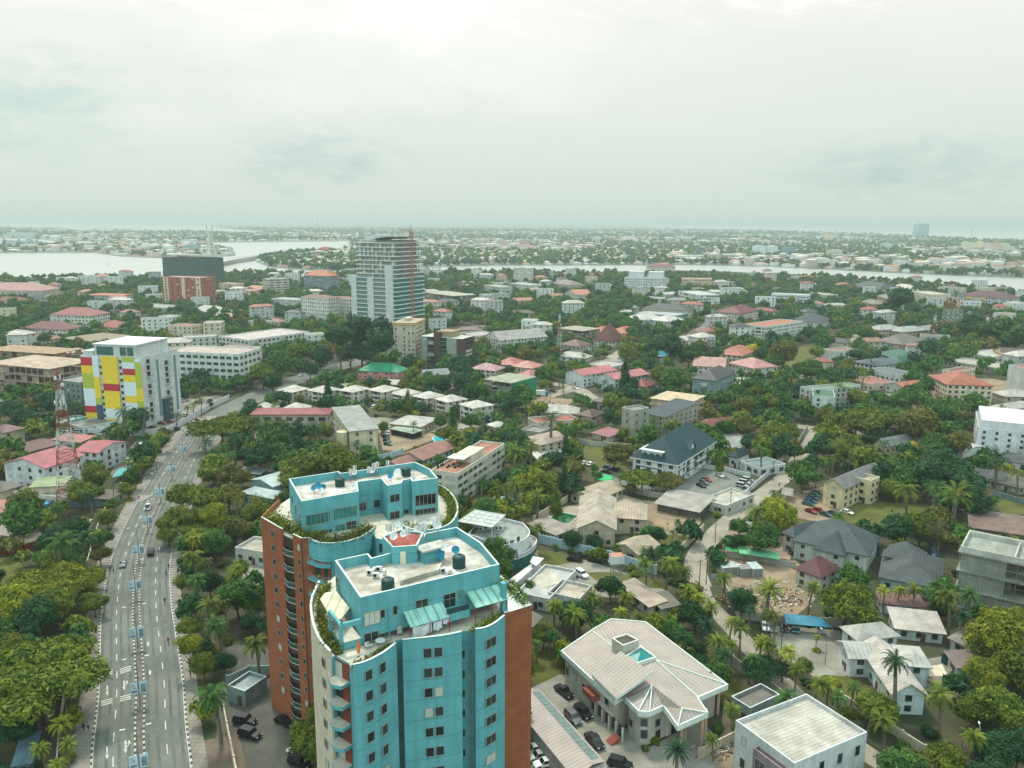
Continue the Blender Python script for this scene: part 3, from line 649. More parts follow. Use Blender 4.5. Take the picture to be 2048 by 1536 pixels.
def bare_mesh(seed):
 rr = random.Random(seed); mb = MB()
 def grow(p, d, l, r, n):
  e = p+d*l; mb.tube(p, e, r, 5 if n > 2 else 3, 0, r*.65)
  if n == 0: return
  for _ in range(3 if n > 1 else 4):
   a = d.orthogonal().normalized(); a.rotate(Matrix.Rotation(rr.uniform(0, 6.28), 3, d)); q = (d+a*rr.uniform(.45, .95)+Vector((0, 0, .12))).normalized(); grow(e, q, l*rr.uniform(.62, .82), r*.62, n-1)
 grow(Vector((0, 0, 0)), Vector((0, 0, 1)), .5, .04, 6)
 me = mb.mesh('crown', LEAF['dry']); return me
def palm_meshes(seed, fr=22, L=1.0, droop=.9, lean=.06, tr=.035, leaf=18, w=.20):
 """unit palm: trunk height 1, frond length L; several arching fronds with separate leaflets"""
 rr = random.Random(seed); mb = MB(); top = Vector((lean, lean*.4, 1.0))
 for i in range(fr):
  a = 2*math.pi*i/fr*2.618+rr.uniform(-.15, .15); el = R(78-95*(i/fr)**.85)+rr.uniform(-.08, .08); d = Vector((math.cos(a), math.sin(a), 0)); side = Vector((-d.y, d.x, 0)); p = top.copy(); seg = 7; ln = L*rr.uniform(.85, 1.1); pts = [p.copy()]; e = el
  for s in range(seg):
   p = p+(d*math.cos(e)+Vector((0, 0, math.sin(e))))*ln/seg; e -= droop*(.16+.05*s); pts.append(p.copy())
  for s in range(seg): mb.tube(pts[s], pts[s+1], .008*(1-s/seg*.7), 3)
  for k in range(leaf):
   t = .12+.88*(k+.5)/leaf; f = t*seg; s = min(seg-1, int(f)); q = pts[s].lerp(pts[s+1], f-s); dr = (pts[s+1]-pts[s]).normalized(); wl = w*L*math.sin(math.pi*(t*.82+.14))**.7*rr.uniform(.8, 1.15)
   for sg in (-1, 1):
    tip = q+(side*sg*.9+dr*.75-Vector((0, 0, .38))).normalized()*wl; b = dr*L*.026
    mb.face([q-b, q+b, tip])
 t = MB(); n = 7
 for s in range(n):
  z0, z1 = s/n, (s+1)/n; t.tube((lean*z0**2, lean*.4*z0**2, z0), (lean*z1**2, lean*.4*z1**2, z1), tr*(1.25-.35*z0), 7, 0, tr*(1.25-.35*z1))
 return mb.mesh('crown', LEAF['green']), t.mesh('trunk', mat('palm_trunk', (.20, .16, .12), .95, var=.35, scale=2))
PROTO = {}
def proto(kind, lod):
 k = (kind, lod)
 if k not in PROTO:
  nl = {0: 6500, 1: 2200, 2: 520}[lod]; sz = {0: .088, 1: .145, 2: .27}[lod]
  v = []
  for s in range(3):
   if kind == 'broad': v.append((crown_mesh('crown', 10+s, nl, sz, .78, 19), trunk_mesh(s, 1.0), None))
   if kind == 'spread': v.append((crown_mesh('crown', 30+s, int(nl*1.25), sz*.85, .5, 30, .8, layered=True), trunk_mesh(s+5, 1.0, .05, 8, .9, .5), None))
   if kind == 'tall': v.append((crown_mesh('crown', 50+s, nl, sz, 1.25, 14, .45), trunk_mesh(s+9, 1.0), None))
   if kind == 'column': v.append((crown_mesh('crown', 60+s, nl, sz*1.0, 1, 9, cone=True), trunk_mesh(s+12, 1.0, .05, 3, .2), None))
   if kind == 'shrub': v.append((crown_mesh('crown', 70+s, int(nl*.4), sz*1.5, .7, 7, .5), None, None))
   if kind == 'bare': v.append((bare_mesh(80+s), trunk_mesh(s+20, 1.0, .07, 3, .3), None))
   if kind in ('palm', 'datepalm'): a, b = palm_meshes(90+s, {0: 24, 1: 18, 2: 12}[lod] if kind == 'palm' else {0: 34, 1: 24, 2: 14}[lod], 1.0, 1.05 if kind == 'palm' else .7, .10 if kind == 'palm' else .02, .03 if kind == 'palm' else .05, {0: 20, 1: 12, 2: 7}[lod], {0: .22, 1: .3, 2: .42}[lod]*(1 if kind == 'palm' else .7)); v.append((a, b, None))
  PROTO[k] = v
 return PROTO[k]
TREES = []
NAMES = {'broad': ('broadleaf_tree', 'tree'), 'spread': ('spreading_tree', 'tree'), 'tall': ('broadleaf_tree', 'tree'), 'column': ('column_tree', 'tree'), 'shrub': ('shrub', 'shrub'), 'bare': ('bare_tree', 'tree'), 'palm': ('palm_tree', 'palm tree'), 'datepalm': ('date_palm_tree', 'palm tree')}
ADJ = {'green': 'green', 'dark': 'dark green', 'olive': 'olive green', 'yellow': 'yellow green', 'rust': 'rusty olive', 'gold': 'yellow blossoming', 'dry': 'grey leafless'}
def tree(x, y, r, kind='broad', col='green', h=None, label=None, seed=None):
 """r crown radius in metres, h total height"""
 dist = math.hypot(x, y); lod = 0 if dist < 270 else (1 if dist < 620 else 2); rr = random.Random(int(x*13+y*7) if seed is None else seed)
 pr = proto(kind, lod); cm, tm, _ = pr[rr.randrange(3)]
 nm, cat = NAMES[kind]; T = thing(nm, label, cat, (x, y, 0), rr.uniform(0, 6.28))
 def part(me, name, loc, sc, m=None):
  o = bpy.data.objects.new(name, me); COL.objects.link(o); o.parent = T; o.location = loc; o.scale = sc
  if m: o.material_slots[0].link = 'OBJECT'; o.material_slots[0].material = m
  return o
 if kind in ('palm', 'datepalm'):
  h = h or r*2.4; # palm: crown is modelled on top of a unit trunk with unit fronds
  # keep fronds round: crown mesh is shifted so its hub sits on the trunk top
  lean = .10 if kind == 'palm' else .02
  o = part(cm, 'crown', (lean*h-lean*r, lean*.4*(h-r), h-r), (r, r, r), LEAF[col])
  part(tm, 'trunk', (0, 0, 0), (h, h, h))
  tr = T.children[-1]; w = min(1, .30/(.035*h)) if kind == 'palm' else 1
 elif kind == 'shrub': part(cm, 'foliage', (0, 0, -r*.15), (r, r, h or r*1.1), LEAF[col])
 elif kind == 'bare': h = h or r*1.5; part(cm, 'crown', (0, 0, h*.22), (r*.62, r*.62, h*.42), LEAF['dry']); part(tm, 'trunk', (0, 0, -.2), (r*.6, r*.6, h*.3))
 else:
  h = h or r*{'broad': 1.7, 'spread': 1.45, 'tall': 2.6, 'column': 4.2}[kind]; ch = {'broad': 1.25, 'spread': .85, 'tall': 1.75, 'column': 3.6}[kind]; zs = min(r*ch, h*.86) / ch
  part(cm, 'crown', (0, 0, h-zs*ch), (r, r, zs), LEAF[col]); part(tm, 'trunk', (0, 0, -.1), (r, r, (h-zs*ch)*1.2+.6))
 TREES.append([T, x, y, r, h or r, kind, col, label]); return T
def treepx(px, py, rpx, kind='broad', col='green', k=None, label=None, htop=None):
 """crown centre and crown radius in photo pixels; k = height / radius"""
 k = k or {'broad': 1.7, 'spread': 1.45, 'tall': 2.6, 'column': 4.2, 'shrub': 1.0, 'bare': 1.6, 'palm': 2.3, 'datepalm': 1.9}[kind]
 cf = {'broad': .66, 'spread': .72, 'tall': .62, 'column': .55, 'shrub': .5, 'bare': .6, 'palm': .93, 'datepalm': .9}[kind]
 r = 5.0
 if kind in ('broad', 'spread') and py > 820: rpx *= 1.14
 for _ in range(6): z = min(k*r*cf, 60); p = W(px, py, z); r = rpx/F*P(p)[2]
 return tree(p.x, p.y, r, kind, col, k*r, label)
# ------------------------------------------------------------------ the turquoise twin towers in front
TEAL = mat('turquoise_render', s2l(100, 172, 178), .85, var=.16, scale=.25, pat='course', per=3.2, streak=.16)
TEALI = mat('turquoise_parapet', s2l(86, 166, 174), .8, var=.15, scale=.4)
BRICK = mat('brick_cladding', s2l(156, 92, 62), .85, var=.22, scale=.5, pat='grid', per=.6)
CREAM = mat('cream_cladding', s2l(205, 196, 174), .85, var=.2, scale=.4, pat='course', per=1.07)
ROOFD = mat('weathered_roof_deck', s2l(204, 203, 198), .95, var=.3, scale=.35, col2=s2l(150, 142, 126))
TILE = mat('red_roof_tiles', s2l(160, 84, 70), .8, var=.3, scale=.8)
STONE = mat('terrace_paving', s2l(196, 192, 176), .9, var=.2, scale=.6)
RAIL = mat('railing_metal', s2l(190, 190, 180), .5, var=.1, met=.2)
COPE = mat('pale_coping', s2l(205, 216, 208), .8, var=.15)
Z1, Z0 = 48.0, 41.6
def cen(poly): return (sum(p[0] for p in poly)/len(poly), sum(p[1] for p in poly)/len(poly))
def planemeet(p0, p1, px, py):
 d = ray(px, py); n = Vector((p1[1]-p0[1], p0[0]-p1[0])); t = (n.x*p0[0]+n.y*p0[1])/(n.x*d.x+n.y*d.y); return Vector((d.x*t, d.y*t, CAMZ+d.z*t))
def winpx(T, p0, p1, px, py, w, h, style='d', name='window'):
 """window centred at the pixel on the wall line p0>p1 (world xy, outside to the right of travel)"""
 q = planemeet(p0, p1, px, py); a = math.atan2(p1[1]-p0[1], p1[0]-p0[0]); n = Vector((math.sin(a), -math.cos(a)))*.04
 return put_win(T, q.x+n.x-T.location.x, q.y+n.y-T.location.y, q.z-h/2, a, w, h, style, name)
def arc(pts, k=5): return [tuple(p) for p in smooth_line([Vector(p) for p in pts], k)]
def tower_front():
 # penthouse outline at parapet height, from its corners in the photograph
 pent = pw([(669.7, 1120.4), (720.7, 1194.8), (999, 1128.5), (963.2, 1085.6), (913.7, 1053.7), (848.6, 1066.7), (838, 1090), (743.6, 1115.2), (736.5, 1106.4)], Z1)
 c = cen(pent); T = thing('apartment_tower', 'front turquoise apartment tower with laundry terrace and a brick clad right wing', 'apartment tower', (c[0], c[1], 0), 0, mark='front turquoise tower')
 M = MB(); M.prism(pent, Z0, Z1-1.6, 0, 1); M.parapet(pent, Z1-1.6, Z1, .28, 0, 0, 2); M.build('penthouse', [TEAL, ROOFD, COPE], T, True)
 # main shaft
 left = arc(pw([(640, 1162), (624.5, 1200), (627, 1240), (640, 1275), (662, 1302)], Z0), 4)
 p1 = arc(pw([(705.75, 1330.7), (728, 1325), (750, 1315), (770, 1303), (789.5, 1288)], Z0), 3)
 p2 = arc(pw([(804.5, 1281), (835, 1277.5), (865, 1274.5), (895, 1270.5), (922, 1264.5)], Z0), 3)
 p3 = arc(pw([(950, 1259.5), (970, 1256), (990, 1246), (1007, 1232)], Z0), 3)
 a = pw([(670, 1298), (698, 1313), (790, 1268), (804, 1266), (924, 1250), (948, 1247)], Z0)
 br = pw([(1008, 1228), (1064, 1211), (1035, 1180), (1000, 1150)], Z0)
 bk = pw([(960, 1090), (700, 1120)], Z0)
 core = left+[a[0], a[1]]+p1+[a[2], a[3]]+p2+[a[4], a[5]]+p3+[br[3]]+bk
 M = MB(); M.prism(core, -.3, Z0-1.0, 0, 1); M.build('wall', [TEAL, STONE], T, True)
 for nm, seg, m in (('cream_facade', left, CREAM), ('curved_facade', p1, TEAL), ('curved_facade', p2, TEAL), ('curved_facade', p3, TEAL)):
  M = MB(); ring = [Vector(p) for p in seg]; L_ = offset_line(ring, .3); In = offset_line(ring, -.05)
  poly = [tuple(p) for p in L_]+[tuple(p) for p in reversed(In)]; M.prism(poly, -.3, Z0+(.25 if m is not CREAM else .1), 0, 1); M.build(nm, [m, COPE], T, True)
 M = MB(); M.prism(br, -.3, Z0+.1, 0, 1); M.build('brick_wing', [BRICK, COPE], T, True)
 # terrace floors
 # windows on the three curved panels, floor by floor
 def chord(seg, px, py):
  q = W(px, py, Z0-8); best = min(range(len(seg)-1), key=lambda i: abs(P((*seg[i], Z0))[0]+P((*seg[i+1], Z0))[0]-2*px)); d = Vector(seg[best+1])-Vector(seg[best]); n = Vector((d.y, -d.x)).normalized()*.3
  return (seg[best][0]+n.x, seg[best][1]+n.y), (seg[best+1][0]+n.x, seg[best+1][1]+n.y)
 for k in range(13):
  for seg, pts in ((p1, ((737+k*1.45, 1350+k*41.2), (764.5+k*1.6, 1335.5+k*41))), (p2, ((855+k*1.0, 1306+k*39.6), (876.5+k*.7, 1304+k*39.4))), (p3, ((981.5, 1285+k*38.6),))):
   for (x, y) in pts:
    a0, b0 = chord(seg, x, 1300); q = planemeet(a0, b0, x, y)
    if q.z < 1.5: continue
    winpx(T, a0, b0, x, y, 2.0 if seg is p3 else 1.05, 1.35)
 for k in range(12):
  a0, b0 = a[4], a[5]; winpx(T, a0, b0, 926+k*.2, 1308+k*39.4, .5, 1.2)
  for (s, t) in ((a[2], a[3]), (a[4], a[5])):
   pass
 for s, x in ((2, 796), (4, 938)):
  M = MB(); m0 = Vector(a[s]).lerp(Vector(a[s+1]), .25 if s == 2 else .5); m1 = Vector(a[s]).lerp(Vector(a[s+1]), .75 if s == 2 else .82); d = (m1-m0).normalized(); n = Vector((d.y, -d.x))*.05
  M.face([(m0.x+n.x, m0.y+n.y, 0), (m1.x+n.x, m1.y+n.y, 0), (m1.x+n.x, m1.y+n.y, Z0-4), (m0.x+n.x, m0.y+n.y, Z0-4)]); M.build('louvre_strip', mat('grey_louvre', s2l(120, 150, 146), .7, pat='course', per=.5), T, True)
 for k in range(13):                       # windows in the cream curve
  for seg, x in ((left, 651),):
   i = len(seg)-4; d = Vector(seg[i+1])-Vector(seg[i]); n = Vector((d.y, -d.x)).normalized()*.3; a0 = (seg[i][0]+n.x, seg[i][1]+n.y); b0 = (seg[i+1][0]+n.x, seg[i+1][1]+n.y)
   winpx(T, a0, b0, 648+k*1.4, 1325+k*40.5, 1.1, 1.3)
 # corner balconies between the cream curve and the first panel
 b0, b1 = Vector(a[0]), Vector(a[1]); d = (b1-b0).normalized(); n = Vector((d.y, -d.x))
 for k in range(1, 13):
  z = Z0-1.2-k*3.2+.6
  if z < 1: break
  M = MB(); q = [b0-n*.2, b0+n*1.5+d*.3, (b0+b1)/2+n*2.1, b1+n*1.5, b1-n*.2]; M.prism([tuple(v) for v in q], z-.55, z, 0, 2, True)
  for i in range(1, 3):
   for j in range(5): M.tube((q[i].x, q[i].y, z+.22*(j+1)), (q[i+1].x, q[i+1].y, z+.22*(j+1)), .025, 4, 1)
   M.tube((q[i].x, q[i].y, z), (q[i].x, q[i].y, z+1.1), .04, 4, 1)
  M.build('balcony', [TEAL, RAIL, STONE], T, True)
  M = MB(); e0 = b0+n*.06; e1 = b1+n*.06; M.face([(e0.x, e0.y, z), (e1.x, e1.y, z), (e1.x, e1.y, z+2.5), (e0.x, e0.y, z+2.5)]); M.face([((e0.x+e1.x)/2, (e0.y+e1.y)/2, z+.05), tuple(e1-d*.2)+(z+.05,), tuple(e1-d*.2)+(z+2.3,), ((e0.x+e1.x)/2, (e0.y+e1.y)/2, z+2.3)][0:0] or [(e0.x+n.x*.03, e0.y+n.y*.03, z+.05), ((e0.x+e1.x)/2+n.x*.03, (e0.y+e1.y)/2+n.y*.03, z+.05), ((e0.x+e1.x)/2+n.x*.03, (e0.y+e1.y)/2+n.y*.03, z+2.2), (e0.x+n.x*.03, e0.y+n.y*.03, z+2.2)], 1)
  M.build('balcony_doors', [mat('brick_reveal', s2l(132, 66, 46), .9), GLASS], T, True)
 # penthouse windows and doors (front wall, left wall)
 f0, f1 = pent[1], pent[2]; l0, l1 = pent[0], pent[1]
 for (x, y, w, h, s, nm) in ((843.5, 1211, 1.9, 1.9, 'd', 'window'), (744, 1235.5, 2.3, 1.9, 'd', 'window'), (765, 1227, .55, 1.2, 'd', 'window'), (790, 1220, .6, 1.3, 'd', 'window'), (742.5, 1273, 2.1, 1.3, 'd', 'window'), (798.5, 1259, .7, 1.2, 'd', 'window'), (899, 1202, 1.9, 2.4, 'd', 'door'), (922, 1188, .9, 1.2, 't', 'window'), (988, 1171, 1.3, 1.3, 't', 'window')): winpx(T, f0, f1, x, y, w, h, s, nm)
 for (x, y, w, h) in ((676, 1163, 1.6, 1.6), (678, 1175, .8, 1.0)): winpx(T, l0, l1, x, y, w, h)
 def onfront(x, y): return planemeet(f0, f1, x, y)
 fd = (Vector(f1)-Vector(f0)).normalized(); fn = Vector((fd.y, -fd.x))
 def fbox(M, xa, xb, za, zb, d0, d1, m=0):
  a_ = onfront(xa, 1200); b_ = onfront(xb, 1200); A = Vector((a_.x, a_.y)); B = Vector((b_.x, b_.y)); M.prism([tuple(A+fn*d0), tuple(B+fn*d0), tuple(B+fn*d1), tuple(A+fn*d1)], za, zb, m, None, True)
 for xa, xb, za, zb in ((722, 724, Z0-.9, Z1-3), (775.5, 777, Z0-.9, Z1-2.5), (827, 828.5, Z0, Z1-.2), (930, 931.4, Z0, Z1-3)): M = MB(); fbox(M, xa, xb, za, zb, 0, .12); M.build('downpipe', TEALI, T, True)
 # open frame corner room at left of the penthouse, below parapet level
 M = MB(); zt = Z0+3.2
 fr = [Vector(f0)-fd*3.0, Vector(f0), ]
 A, B = fr[0]+fn*0.0, fr[1]-fd*.02; back = -fn*4.5
 M.prism([tuple(A), tuple(B), tuple(B-fn*.0+back), tuple(A+back)], Z0-.9, Z0+.2, 0, 1)
 for q in (A, A+back): M.obox((q.x, q.y), math.atan2(fd.y, fd.x), .5, .5, Z0, zt)
 M.obox(((A.x+B.x)/2, (A.y+B.y)/2), math.atan2(fd.y, fd.x), 3.0, .4, zt-.7, zt); M.obox((A.x+back.x/2, A.y+back.y/2), math.atan2(fn.y, fn.x), 4.6, .4, zt-.5, zt-.01); M.build('open_corner_frame', [TEAL, STONE], T, True)
 # balcony of the penthouse door
 M = MB(); fbox(M, 880, 926, Z0+.3, Z0+1.5, .05, 2.2); M.build('penthouse_balcony', [TEAL], T, True)
 M = MB(); fbox(M, 881, 925, Z0+1.5, Z0+2.35, 2.05, 2.15); M.build('balcony_railing', [mat('dark_railing', (.03, .07, .07), .4)], T, True)
 # projecting fin wall on the right end
 q = W(1003, 1165, Z1-2.2); M = MB(); M.obox((q.x+.3, q.y-.8), math.atan2(fd.y, fd.x), .7, .9, Z0-1, Z1-1.8); M.build('corner_pier', [TEAL], T, True)
 # roof top: stair block, slab canopy, ducts
 st = pw([(764.5, 1073.7), (784.5, 1096), (834.5, 1092.5), (848, 1066), (800, 1060)], Z1+1.2)
 M = MB(); M.prism(st, Z1-1.6, Z1+1.0, 0, 1); M.parapet(st, Z1+1.0, Z1+1.35, .3, 0, 0, 2); M.build('stair_block', [TEAL, TILE, COPE], T, True)
 s2 = pw([(831, 1092), (845.4, 1103.8), (896.8, 1090), (881, 1079)], Z1+.9); M = MB(); M.prism(s2, Z1+.6, Z1+.9, 2, None, True); M.prism(inset(s2, .5) if cen(s2) else s2, Z1-1.6, Z1+.6, 0); M.build('roof_room', [TEAL, ROOFD, CONCP], T, True)
 s3 = pw([(800, 1148), (884, 1126), (878, 1140), (800, 1163)], Z1-1); M = MB(); M.prism(s3, Z1-1.6, Z1-.9, 0); M.build('duct_housing', [ROOFD], T, True)
 dr = planemeet(st[1], st[2], 806, 1110); M = MB(); ang = math.atan2(st[2][1]-st[1][1], st[2][0]-st[1][0]); M.obox((dr.x, dr.y-.06), ang, .9, .08, Z1-1.6, Z1+.5); M.build('door', mat('cream_door', s2l(220, 216, 190), .6), T, True)
 return T, pent, left, p1, p2, p3, br, f0, fd, fn, onfront
FT = tower_front()
def tower_back():
 pent = pw([(577.5, 957.5), (603, 1002.5), (717, 982.5), (714.5, 963.5), (762, 957), (774.5, 971), (803, 966), (806, 960), (821, 957.5), (824, 962.5), (875.75, 956), (859.5, 937.5), (830.75, 923.75), (682, 946), (677, 942.5)], Z1)
 c = cen(pent); T = thing('apartment_tower', 'rear turquoise apartment tower with planted terraces and a brick clad left wing', 'apartment tower', (c[0], c[1], 0), 0, mark='rear turquoise tower')
 M = MB(); M.prism(pent, Z0-1, Z1-1.6, 0, 1); M.parapet(pent, Z1-1.6, Z1, .28, 0, 0, 2); M.build('penthouse', [TEAL, ROOFD, COPE], T, True)
 bl = pw([(525, 1035), (567, 1059), (588, 1069), (605, 1077)], Z0); bside = pw([(622, 1076)], Z0)[0]
 bay = arc(pw([(620, 1076), (640, 1084), (668, 1085), (700, 1080), (726, 1070), (745, 1056)], Z0), 4)
 ter = arc(pw([(808, 1052), (835, 1060), (870, 1058), (900, 1046), (913, 1022), (908, 998), (893, 980), (876, 970)], Z0), 4)
 back = pw([(700, 960), (590, 980), (560, 1000)], Z0)
 rec = pw([(752, 1066), (790, 1075), (800, 1062)], Z0)
 zt = Z0-1.0
 core = bl[:2]+[bl[2], bl[3], bside]+bay+[rec[0], rec[1]]+ter+back
 M = MB(); M.prism(core, -.3, zt, 0, 1); M.build('wall', [TEAL, STONE], T, True)
 # brick skin left of the recess and right of it
 nin = lambda p, q: (Vector((q[1]-p[1], p[0]-q[0]))).normalized()
 for (p, q) in ((bl[0], bl[1]), (bl[2], bl[3]), (bl[3], bside)):
  n = nin(p, q)*.35; M = MB(); M.prism([p, q, (q[0]+n.x, q[1]+n.y), (p[0]+n.x, p[1]+n.y)], -.3, Z0+.2, 0, 1); M.build('brick_facade', [BRICK, COPE], T, True)
 e = pw([(525, 1035)], Z0)[0]; b_ = pw([(560, 1000)], Z0)[0]; M = MB(); M.prism([e, b_, (b_[0]-.3, b_[1]), (e[0]-.3, e[1])], -.3, Z0+.19, 0); M.build('brick_facade', [BRICK], T, True)
 n = nin(bl[0], bl[1])*.36
 p, q = (bl[0][0]+n.x, bl[0][1]+n.y), (bl[1][0]+n.x, bl[1][1]+n.y)
 for k in range(12):
  winpx(T, p, q, 546+k*1.9, 1067+k*28.4, 1.2, 1.2, 'd')
  n2 = nin(bl[2], bl[3])*.36; winpx(T, (bl[2][0]+n2.x, bl[2][1]+n2.y), (bl[3][0]+n2.x, bl[3][1]+n2.y), 598+k*1.5, 1095+k*28.4, .8, 1.1, 'd')
 # glazed recess with curved balconies
 m = (Vector(bl[1])+Vector(bl[2]))/2; n = nin(bl[1], bl[2])
 M = MB(); a_, b2 = Vector(bl[1])+n*.02, Vector(bl[2])+n*.02; M.face([(*a_, 2), (*b2, 2), (*b2, Z0-1.2), (*a_, Z0-1.2)]); M.build('recess_glazing', mat('brown_dark_glass', (.05, .035, .03), .2, spec=.6), T, True)
 for k in range(12):
  z = Z0-4.4-k*3.2
  if z < 1: break
  M = MB(); M.prism([tuple(Vector(bl[1])+n*.05), tuple(Vector(bl[1])+n*.35), tuple(m+n*.8), tuple(Vector(bl[2])+n*.35), tuple(Vector(bl[2])+n*.05)], z-.2, z, 0, None, True)
  pts = [Vector(bl[1])+n*.35, m+n*.8, Vector(bl[2])+n*.35]
  for i in range(2):
   M.tube((*pts[i], z+1.0), (*pts[i+1], z+1.0), .05, 4, 0)
   M.face([(*pts[i], z), (*pts[i+1], z), (*pts[i+1], z+.95), (*pts[i], z+.95)], 1)
  M.build('balcony', [RAIL, mat('dark_balustrade_glass', (.05, .09, .08), .15)], T, True)
 # curved turquoise bay with planter rim and balconies
 M = MB(); r = offset_line([Vector(v) for v in bay], .45); M.prism([tuple(v) for v in r]+[tuple(v) for v in reversed(bay)], Z0-3.6, Z0+.1, 0, 1, True); M.build('curved_parapet', [TEAL, COPE], T, True)
 M = MB(); r = offset_line([Vector(v) for v in ter], .35); M.prism([tuple(v) for v in r]+[tuple(v) for v in reversed(ter)], -.3, Z0+.15, 0, 1, True); M.build('curved_parapet', [TEAL, COPE], T, True)
 seg = bay[:8]
 for k in range(1, 12):
  z = Z0-1.0-3.2*k
  if z < 1: break
  M = MB(); o_ = offset_line([Vector(v) for v in seg], .9); M.prism([tuple(v) for v in o_]+[tuple(v) for v in reversed(seg)], z-.5, z-.05, 0, None, True)
  for j in range(4):
   for i in range(len(o_)-1): M.tube((*o_[i], z+.2+.25*j), (*o_[i+1], z+.2+.25*j), .025, 3, 1)
  M.build('balcony', [TEAL, RAIL], T, True)
  i0 = offset_line([Vector(v) for v in seg], .05); M = MB()
  for i in range(len(i0)-1): M.face([(*i0[i], z), (*i0[i+1], z), (*i0[i+1], z+2.3), (*i0[i], z+2.3)], 1 if i in (2, 3, 5) else 0)
  M.build('balcony_doors', [mat('brick_reveal', (0, 0, 0)), GLASS], T, True)
  for i, w in ((9, 2.2), (12, 1.6), (17, 2.0)):
   if i+1 < len(bay):
    p, q = Vector(bay[i]), Vector(bay[i+1]); d = (q-p).normalized(); nn = Vector((d.y, -d.x)); mid = (p+q)/2+nn*.06; put_win(T, mid.x-T.location.x, mid.y-T.location.y, z+.8, math.atan2(d.y, d.x), w, 1.4, 't' if i == 9 else 'd')
  p, q = Vector(rec[0]), Vector(rec[1]); d = (q-p).normalized(); nn = Vector((d.y, -d.x)); mid = p.lerp(q, .35)+nn*.05; put_win(T, mid.x-T.location.x, mid.y-T.location.y, z+.5, math.atan2(d.y, d.x), 1.6, 1.8)
 # penthouse openings, by wall
 for (i, x, y, w, h, s) in ((1, 636, 1037, 4.6, 2.0, 't'), (1, 690, 1025, 4.8, 2.1, 't'), (1, 640, 1071, 4.6, 1.9, 'g'), (1, 680, 1057, 1.9, 1.6, 't'), (1, 703, 1055, 2.0, 2.6, 'd'), (3, 725, 1013, 1.4, 1.6, 'd'), (3, 754, 1007, 1.3, 1.5, 'd'), (3, 726, 1044, 1.4, 1.6, 'd'), (3, 755, 1038, 1.3, 1.5, 'd'), (5, 789.5, 996, 2.0, 1.5, 'd'), (5, 789.5, 1030, 2.0, 1.5, 'd'), (7, 811, 1030, 1.3, 2.3, 'd'), (9, 851, 999, 4.3, 2.2, 'd'), (9, 851, 1030, 4.3, 2.8, 'd'), (0, 585, 998, .8, 1.6, 'd'), (0, 592, 1020, .8, 2.0, 'd'), (0, 600, 1037, .9, 1.8, 'd')):
  winpx(T, pent[i], pent[i+1], x, y, w, h, s)
 p, q = pent[1], pent[2]; M = MB()
 for (x, i) in ((656.5, 1),):
  g = planemeet(pent[i], pent[i+1], x, 1020); M.tube((g.x, g.y-.1, Z0-1), (g.x, g.y-.1, Z1-2), .1, 6)
 M.build('downpipe', TEALI, T, True)
 return T, pent, bay, ter, bl
BT = tower_back()
# things that stand on the two roofs and terraces
def dish(x, y, z, r, az, m=None, h=1.2, label=None, name='satellite_dish'):
 T = thing(name, label or 'round satellite dish', 'satellite dish', (x, y, z), az, 'satellite dishes on the turquoise tower roofs')
 M = MB(); n = 14; prof = [(0, 0), (.5, .05), (.85, .15), (1.0, .22)]; c = Vector((0, -.1, h)); ax = Vector((0, -.8, .6)).normalized(); u = Vector((1, 0, 0)); w = ax.cross(u)
 for i in range(3):
  for k in range(n):
   a, b = 2*math.pi*k/n, 2*math.pi*(k+1)/n; f = lambda pr, t: c+(u*math.cos(t)+w*math.sin(t))*pr[0]*r+ax*pr[1]*r
   M.face([f(prof[i], a), f(prof[i], b), f(prof[i+1], b), f(prof[i+1], a)])
 M.build('reflector', m or mat('dish_white', s2l(222, 224, 220), .6), T)
 M = MB(); M.tube((0, 0, 0), (0, 0, h), .045, 6); M.tube(c, c+ax*r*.9, .02, 4); M.tube(c-w*r*.9, c+ax*r*.9, .015, 4); M.build('mount', METAL, T); return T
def aerial(x, y, z, h, red=True, label=None):
 T = thing('antenna_mast', label, 'antenna', (x, y, z), random.uniform(0, 3), 'antenna masts on the turquoise tower roofs'); M = MB()
 for k in range(int(h)): M.tube((0, 0, k), (0, 0, min(h, k+1)), .05, 5, k % 2 if red else 1)
 M.build('pole', [RED, mat('dish_white', (0, 0, 0))], T)
 for k in range(3):
  a = k*2.1; M = MB(); M.obox((.3*math.cos(a), .3*math.sin(a)), a, .14, .3, h*.55, h*.55+1.3); M.build('antenna_panel', mat('dish_white', (0, 0, 0)), T)
 return T
mat('dish_white', s2l(222, 224, 220), .6)
BLUE = mat('blue_dish', s2l(30, 130, 160), .5)
_w = [('white', None), ('blue', BLUE)]
